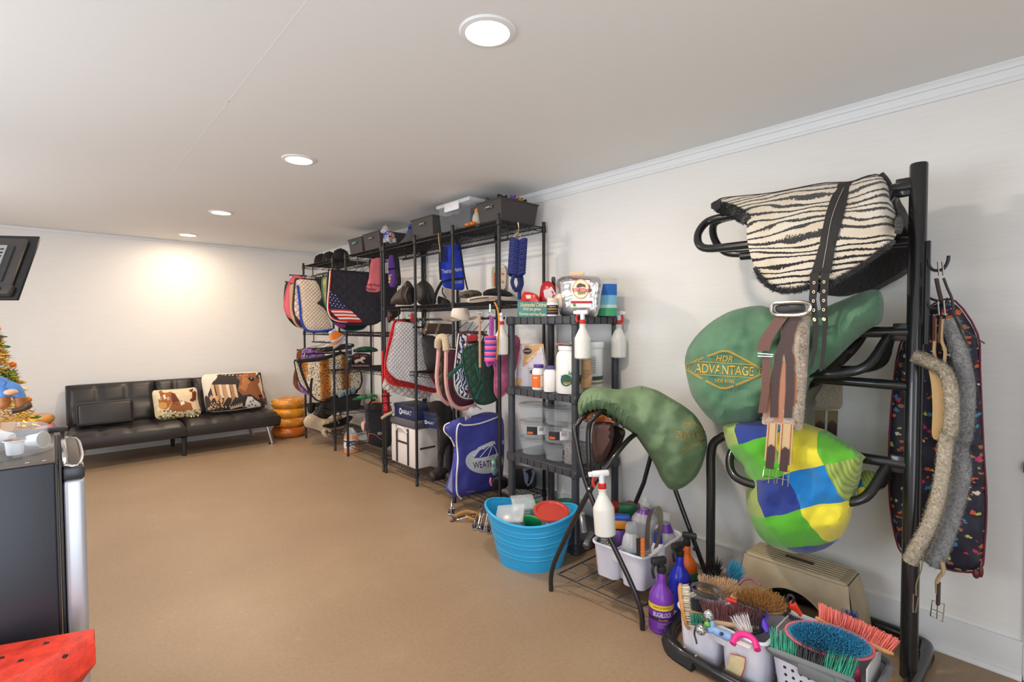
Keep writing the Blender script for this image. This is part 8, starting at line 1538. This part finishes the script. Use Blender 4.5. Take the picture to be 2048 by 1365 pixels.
brush('black and white bristle brush at the near end of the caddy', TP(970, 880, .2), -.5, -.1, -.5, .1, .05, .014, BLK, [(236, 232, 230), (60, 58, 66)], .075, form='rect', dens=1.2, splay=.4)
# metal curry comb with black and red handle
mc = T('metal_curry_comb', 'oval steel curry comb with red and black handle across the caddy', 'curry comb', tuple(TP(560, 500, .25)), 'grooming brushes'); o_ = TP(560, 505, .26)
STL = mat('steel_band', (186, 184, 178), .28, .9)
for k in range(2): part('toothed_ring', STL, mc, lambda m: m.grid(lambda u, v: o_+Vector((.05*(1-.3*k)*math.cos(2*PI*u)-.01, .07*(1-.3*k)*math.sin(2*PI*u), .018*v+(.003 if int(u*48) % 2 else 0)*(v < .5))), 48, 2, True))
part('handle', BLK, mc, lambda m: m.tube(cr([TP(830, 600, .26), TP(900, 640, .26), TP(1000, 680, .26), TP(1100, 720, .25)], 4), [.011]*5+[.014]*5+[.013]*3, 12)); part('red_grip', REDP, mc, lambda m: m.tube([TP(735, 575, .262), TP(830, 603, .26)], .0125, 12)); part('shank', STL, mc, lambda m: m.tube([TP(640, 530, .262), TP(740, 577, .262)], .004, 6))
rc = T('massage_tool', 'pale blue plastic massager with glitter rollers', 'massager', tuple(TP(600, 850, .22)), 'grooming brushes'); LBL = mat('pale_blue_plastic', (140, 178, 226), .35); GLT = custom('silver_glitter', lambda t: (t.l(t.ramp(t.vor(t.crd(), 220, 'F1', 1), [(.2, (120, 124, 128)), (.6, (206, 210, 212)), (.9, (244, 246, 246))]), t.b.inputs['Base Color']), setattr(t.b.inputs['Metallic'], 'default_value', .8), setattr(t.b.inputs['Roughness'], 'default_value', .25), t.bump(t.vor(t.crd(), 220), .5, .003)))
part('grip', LBL, rc, lambda m: (m.tube(cr([TP(590, 860, .215), TP(660, 890, .21), TP(760, 930, .2)], 4), [.013]*3+[.016]*3+[.018]*3, 12), m.tube([TP(600, 800, .225), TP(595, 870, .215)], .01, 10), m.tube([TP(550, 870, .215), TP(600, 870, .215)], .01, 10)))
part('roller', GLT, rc, lambda m: m.ball(TP(562, 730, .24), (.021, .021, .025), 16, 12)); part('roller', GLT, rc, lambda m: m.ball(TP(490, 860, .22), (.023, .021, .021), 16, 12)); part('wrist_cord', BLK, rc, lambda m: m.tube(cr([TP(440, 830, .22), TP(425, 900, .19), TP(440, 960, .17), TP(448, 1000, .16)], 4), .0035, 6)); part('green_ring', mat('lime_ring', (110, 190, 70), .4), rc, lambda m: m.ball(TP(548, 815, .225), (.012, .012, .012), 10, 7)); part('eye_mark', mat('dark_slate', (50, 60, 76), .4), rc, lambda m: m.ball(TP(685, 905, .218), (.011, .007, .006), 10, 6))
pk = T('curry_ring', 'bright pink rubber ring brush over the caddy rim', 'brush', tuple(TP(915, 985, .2)), 'grooming brushes'); part('ring', mat('hot_pink', (232, 50, 140), .4), pk, lambda m: m.tube(cr([TP(790, 1000, .19), TP(840, 920, .21), TP(920, 910, .215), TP(1000, 970, .205), TP(1030, 1060, .19)], 5), .0125, 12)); part('barcode_tag', mat('tag_white', (226, 224, 226), .6), pk, lambda m: m.rbox(*(lambda p: (p.x-.012, p.x+.012, p.y-.025, p.y+.025, p.z, p.z+.004))(TP(900, 1010, .195)), b=.001))
hpk = T('hoof_pick', 'purple plastic hoof pick with a metal loop', 'hoof pick', tuple(TP(1110, 830, .23)), 'grooming brushes'); part('handle', mat('violet_plastic', (92, 62, 196), .35), hpk, lambda m: (m.tube([TP(1130, 890, .215), TP(1100, 830, .23), TP(1085, 770, .245)], [.01, .014, .009], 12), m.tube([TP(1102+26*math.cos(q), 730+38*math.sin(q), .25) for q in [2*PI*i/14 for i in range(14)]], .004, 8, closed=True))); part('pick', STL, hpk, lambda m: m.tube([TP(1130, 890, .215), TP(1150, 925, .205)], .004, 6))
pkh = T('rubber_curry', 'dusty pink rubber curry band behind the golden brush', 'curry comb', tuple(TP(960, 420, .24)), 'grooming brushes'); part('band', mat('dusty_rose', (164, 96, 116), .5), pkh, lambda m: [m.tube(cr([TP(850, 430, .24+d), TP(900, 385, .255+d), TP(980, 380, .255+d), TP(1060, 440, .24+d)], 5), .006, 8) for d in (0, .01)])
ro = T('flexible_curry', 'orange red fan-shaped curry with black teeth behind the caddy', 'curry comb', tuple(PX(1590, 1230, 2, .2)), 'grooming brushes'); part('paddle', mat('orange_red_rubber', (222, 62, 40), .45), ro, lambda m: relief(m, zc('N', [(1125, 625), (1160, 570), (1185, 575), (1230, 660), (1275, 720), (1260, 745), (1180, 690)]), 0, 2.2, th=.02, puff=.008, pw=4)); part('hand_loop', BLK, ro, lambda m: m.tube([PX(*z1('N', 1150+28*math.cos(q), 575+38*math.sin(q)), 0, 2.2) for q in [2*PI*i/14 for i in range(14)]], .006, 8, closed=True)); part('teeth', VC, ro, lambda m: [m.tube([PX(*z1('N', 1100+k*16+(j*7), 690+k*7+j*14), 0, 2.17), PX(*z1('N', 1100+k*16+(j*7)-4, 668+k*7+j*14), 0, 2.17)], .0022, 5, col=S((40, 52, 54))) for k in range(13) for j in range(3)], kind='stuff')
# ================================================================ perforated basket with brooms
BZ = .2; bA, bB = PX(1551, 1303, 2, BZ), PX(1696, 1361, 2, BZ)
bk_ = T('perforated_basket', 'white perforated plastic basket with grey rim holding brushes', 'basket', (2.05, .56, 0)); GRIM = mat('grey_rim', (110, 114, 116), .5)
bcx, bcy, bw, bl = 2.1, .575, .26, .33
def blo(s, z, n=None): return [(bcx+x*s, bcy+y*s, z) for x, y in rrect(bw, bl, .05, 5)]
def bbody(m):
    R = [blo(.86, 0), blo(1, BZ-.03), blo(.97, BZ-.03), blo(.83, .006)]; n = len(R[0]); m.add([p for r in R for p in r], [tuple(range(n))[::-1]]+[(k*n+i, k*n+(i+1) % n, (k+1)*n+(i+1) % n, (k+1)*n+i) for k in range(3) for i in range(n)]+[tuple(range(3*n, 4*n))])
part('wall', CADM, bk_, bbody)
part('rim', GRIM, bk_, lambda m: (m.tube(blo(1.01, BZ-.02), .012, 8, closed=True)))
part('grip', GRIM, bk_, lambda m: m.rbox(bcx-bw/2-.018, bcx-bw/2+.004, bcy-.06, bcy+.06, BZ-.05, BZ-.008, b=.008))
def holes(m):
    for i in range(9):
        for j in range(5):
            z = .03+j*.028; s = .86+.14*z/(BZ-.03); y = bcy+(-.11+i*.0275)*s; x = bcx-bw/2*s-.0012; m.lathe([(.0055, 0), (0, .0004)], 10, (x, y, z), axis=(-1, 0, .1), cap=False)
part('hole_pattern', BLK, bk_, holes, kind='stuff')
cb2 = T('clear_bin', 'frosted clear bin standing inside the perforated basket', 'bin', (2.2, .58, 0)); 
def cbx(m):
    a, b, c, d = PX(1571, 1229, 2, .24), PX(1740, 1293, 2, .24), PX(1742, 1360, 2, .2), None
    y0, y1 = .44, .74; x1 = 2.2
    m.rbox(x1-.004, x1+.004, y0, y1, .05, .245, b=.003); m.rbox(2.02, x1, y0-.003, y0+.003, .05, .235, b=.002); m.rbox(2.05, x1, y1-.003, y1+.003, .05, .235, b=.002)
part('walls', mat('frosted_bin', (214, 212, 216), .4, alpha=.8), cb2, cbx)
UP_ = lambda x, y, z: PX(*z1('U', x, y), 2, z)
brush('green and black hand broom lying along the basket rim', UP_(380, 1190, .19), -1.45, 0, -.95, .28, .04, .02, GRIM, [(50, 150, 124), (52, 54, 60), (50, 150, 124)], .075, form='rect', dens=1.8, splay=.25, name='hand_broom')
brush('large oval brush with turquoise bristles and pink rim in the basket', UP_(560, 960, .265), -1.25, 0, .85, .27, .1, .016, mat('teal_brush_back', (60, 130, 160), .45), (96, 186, 216), .035, dens=2.2, splay=.15, rim=mat('pink_rim', (206, 96, 108), .45))
brush('long wooden scrub brush with coral pink bristles on the basket edge', UP_(800, 900, .27), -1.28, .25, -.35, .25, .045, .018, WOODL, (236, 130, 116), .055, form='rect', dens=1.5, splay=.3)
brush('small blue bristle brush behind the coral scrub brush', UP_(755, 770, .22), -1.0, 0, .2, .06, .04, .012, mat('navy_back', (30, 50, 90), .5), (36, 84, 150), .04, dens=1.4)
ph_ = T('pink_handle_tool', 'round-ended pink plastic handle standing in the basket', 'handle', tuple(UP_(800, 1300, .15)), 'grooming brushes'); part('handle', mat('raspberry_plastic', (214, 52, 100), .35), ph_, lambda m: (m.tube([UP_(800, 1365, .1), UP_(798, 1300, .165), UP_(795, 1240, .2)], [.022, .022, .02], 16), m.ball(UP_(795, 1240, .2), (.02, .02, .018), 14, 8)))
sw = T('sweat_scraper', 'peach plastic scraper blade tucked in the basket', 'scraper', tuple(UP_(230, 910, .2)), 'grooming brushes'); part('blade', mat('peach_plastic', (236, 160, 130), .4), sw, lambda m: (m.tube([UP_(190, 870, .235), UP_(300, 930, .23)], .014, 8, flat=.5), m.tube([UP_(190, 910, .22), UP_(280, 970, .215)], .012, 8, flat=.5)))
wk = T('wire_brush', 'small wire loop brush between the stool and the basket', 'brush', tuple(UP_(500, 800, .22)), 'grooming brushes'); part('loop', STL, wk, lambda m: m.tube([UP_(500+45*math.cos(q), 800+50*math.sin(q), .22) for q in [2*PI*i/14 for i in range(14)]], .0025, 6, closed=True)); part('handle', WOODL, wk, lambda m: m.tube([UP_(520, 830, .22), UP_(560, 850, .21)], .008, 8)); part('wire_tuft', VC, wk, lambda m: [m.tube([UP_(530, 820, .215), UP_(440+k*14, 790-k*8, .235)], .001, 4, col=S((216, 206, 200))) for k in range(7)], kind='stuff')
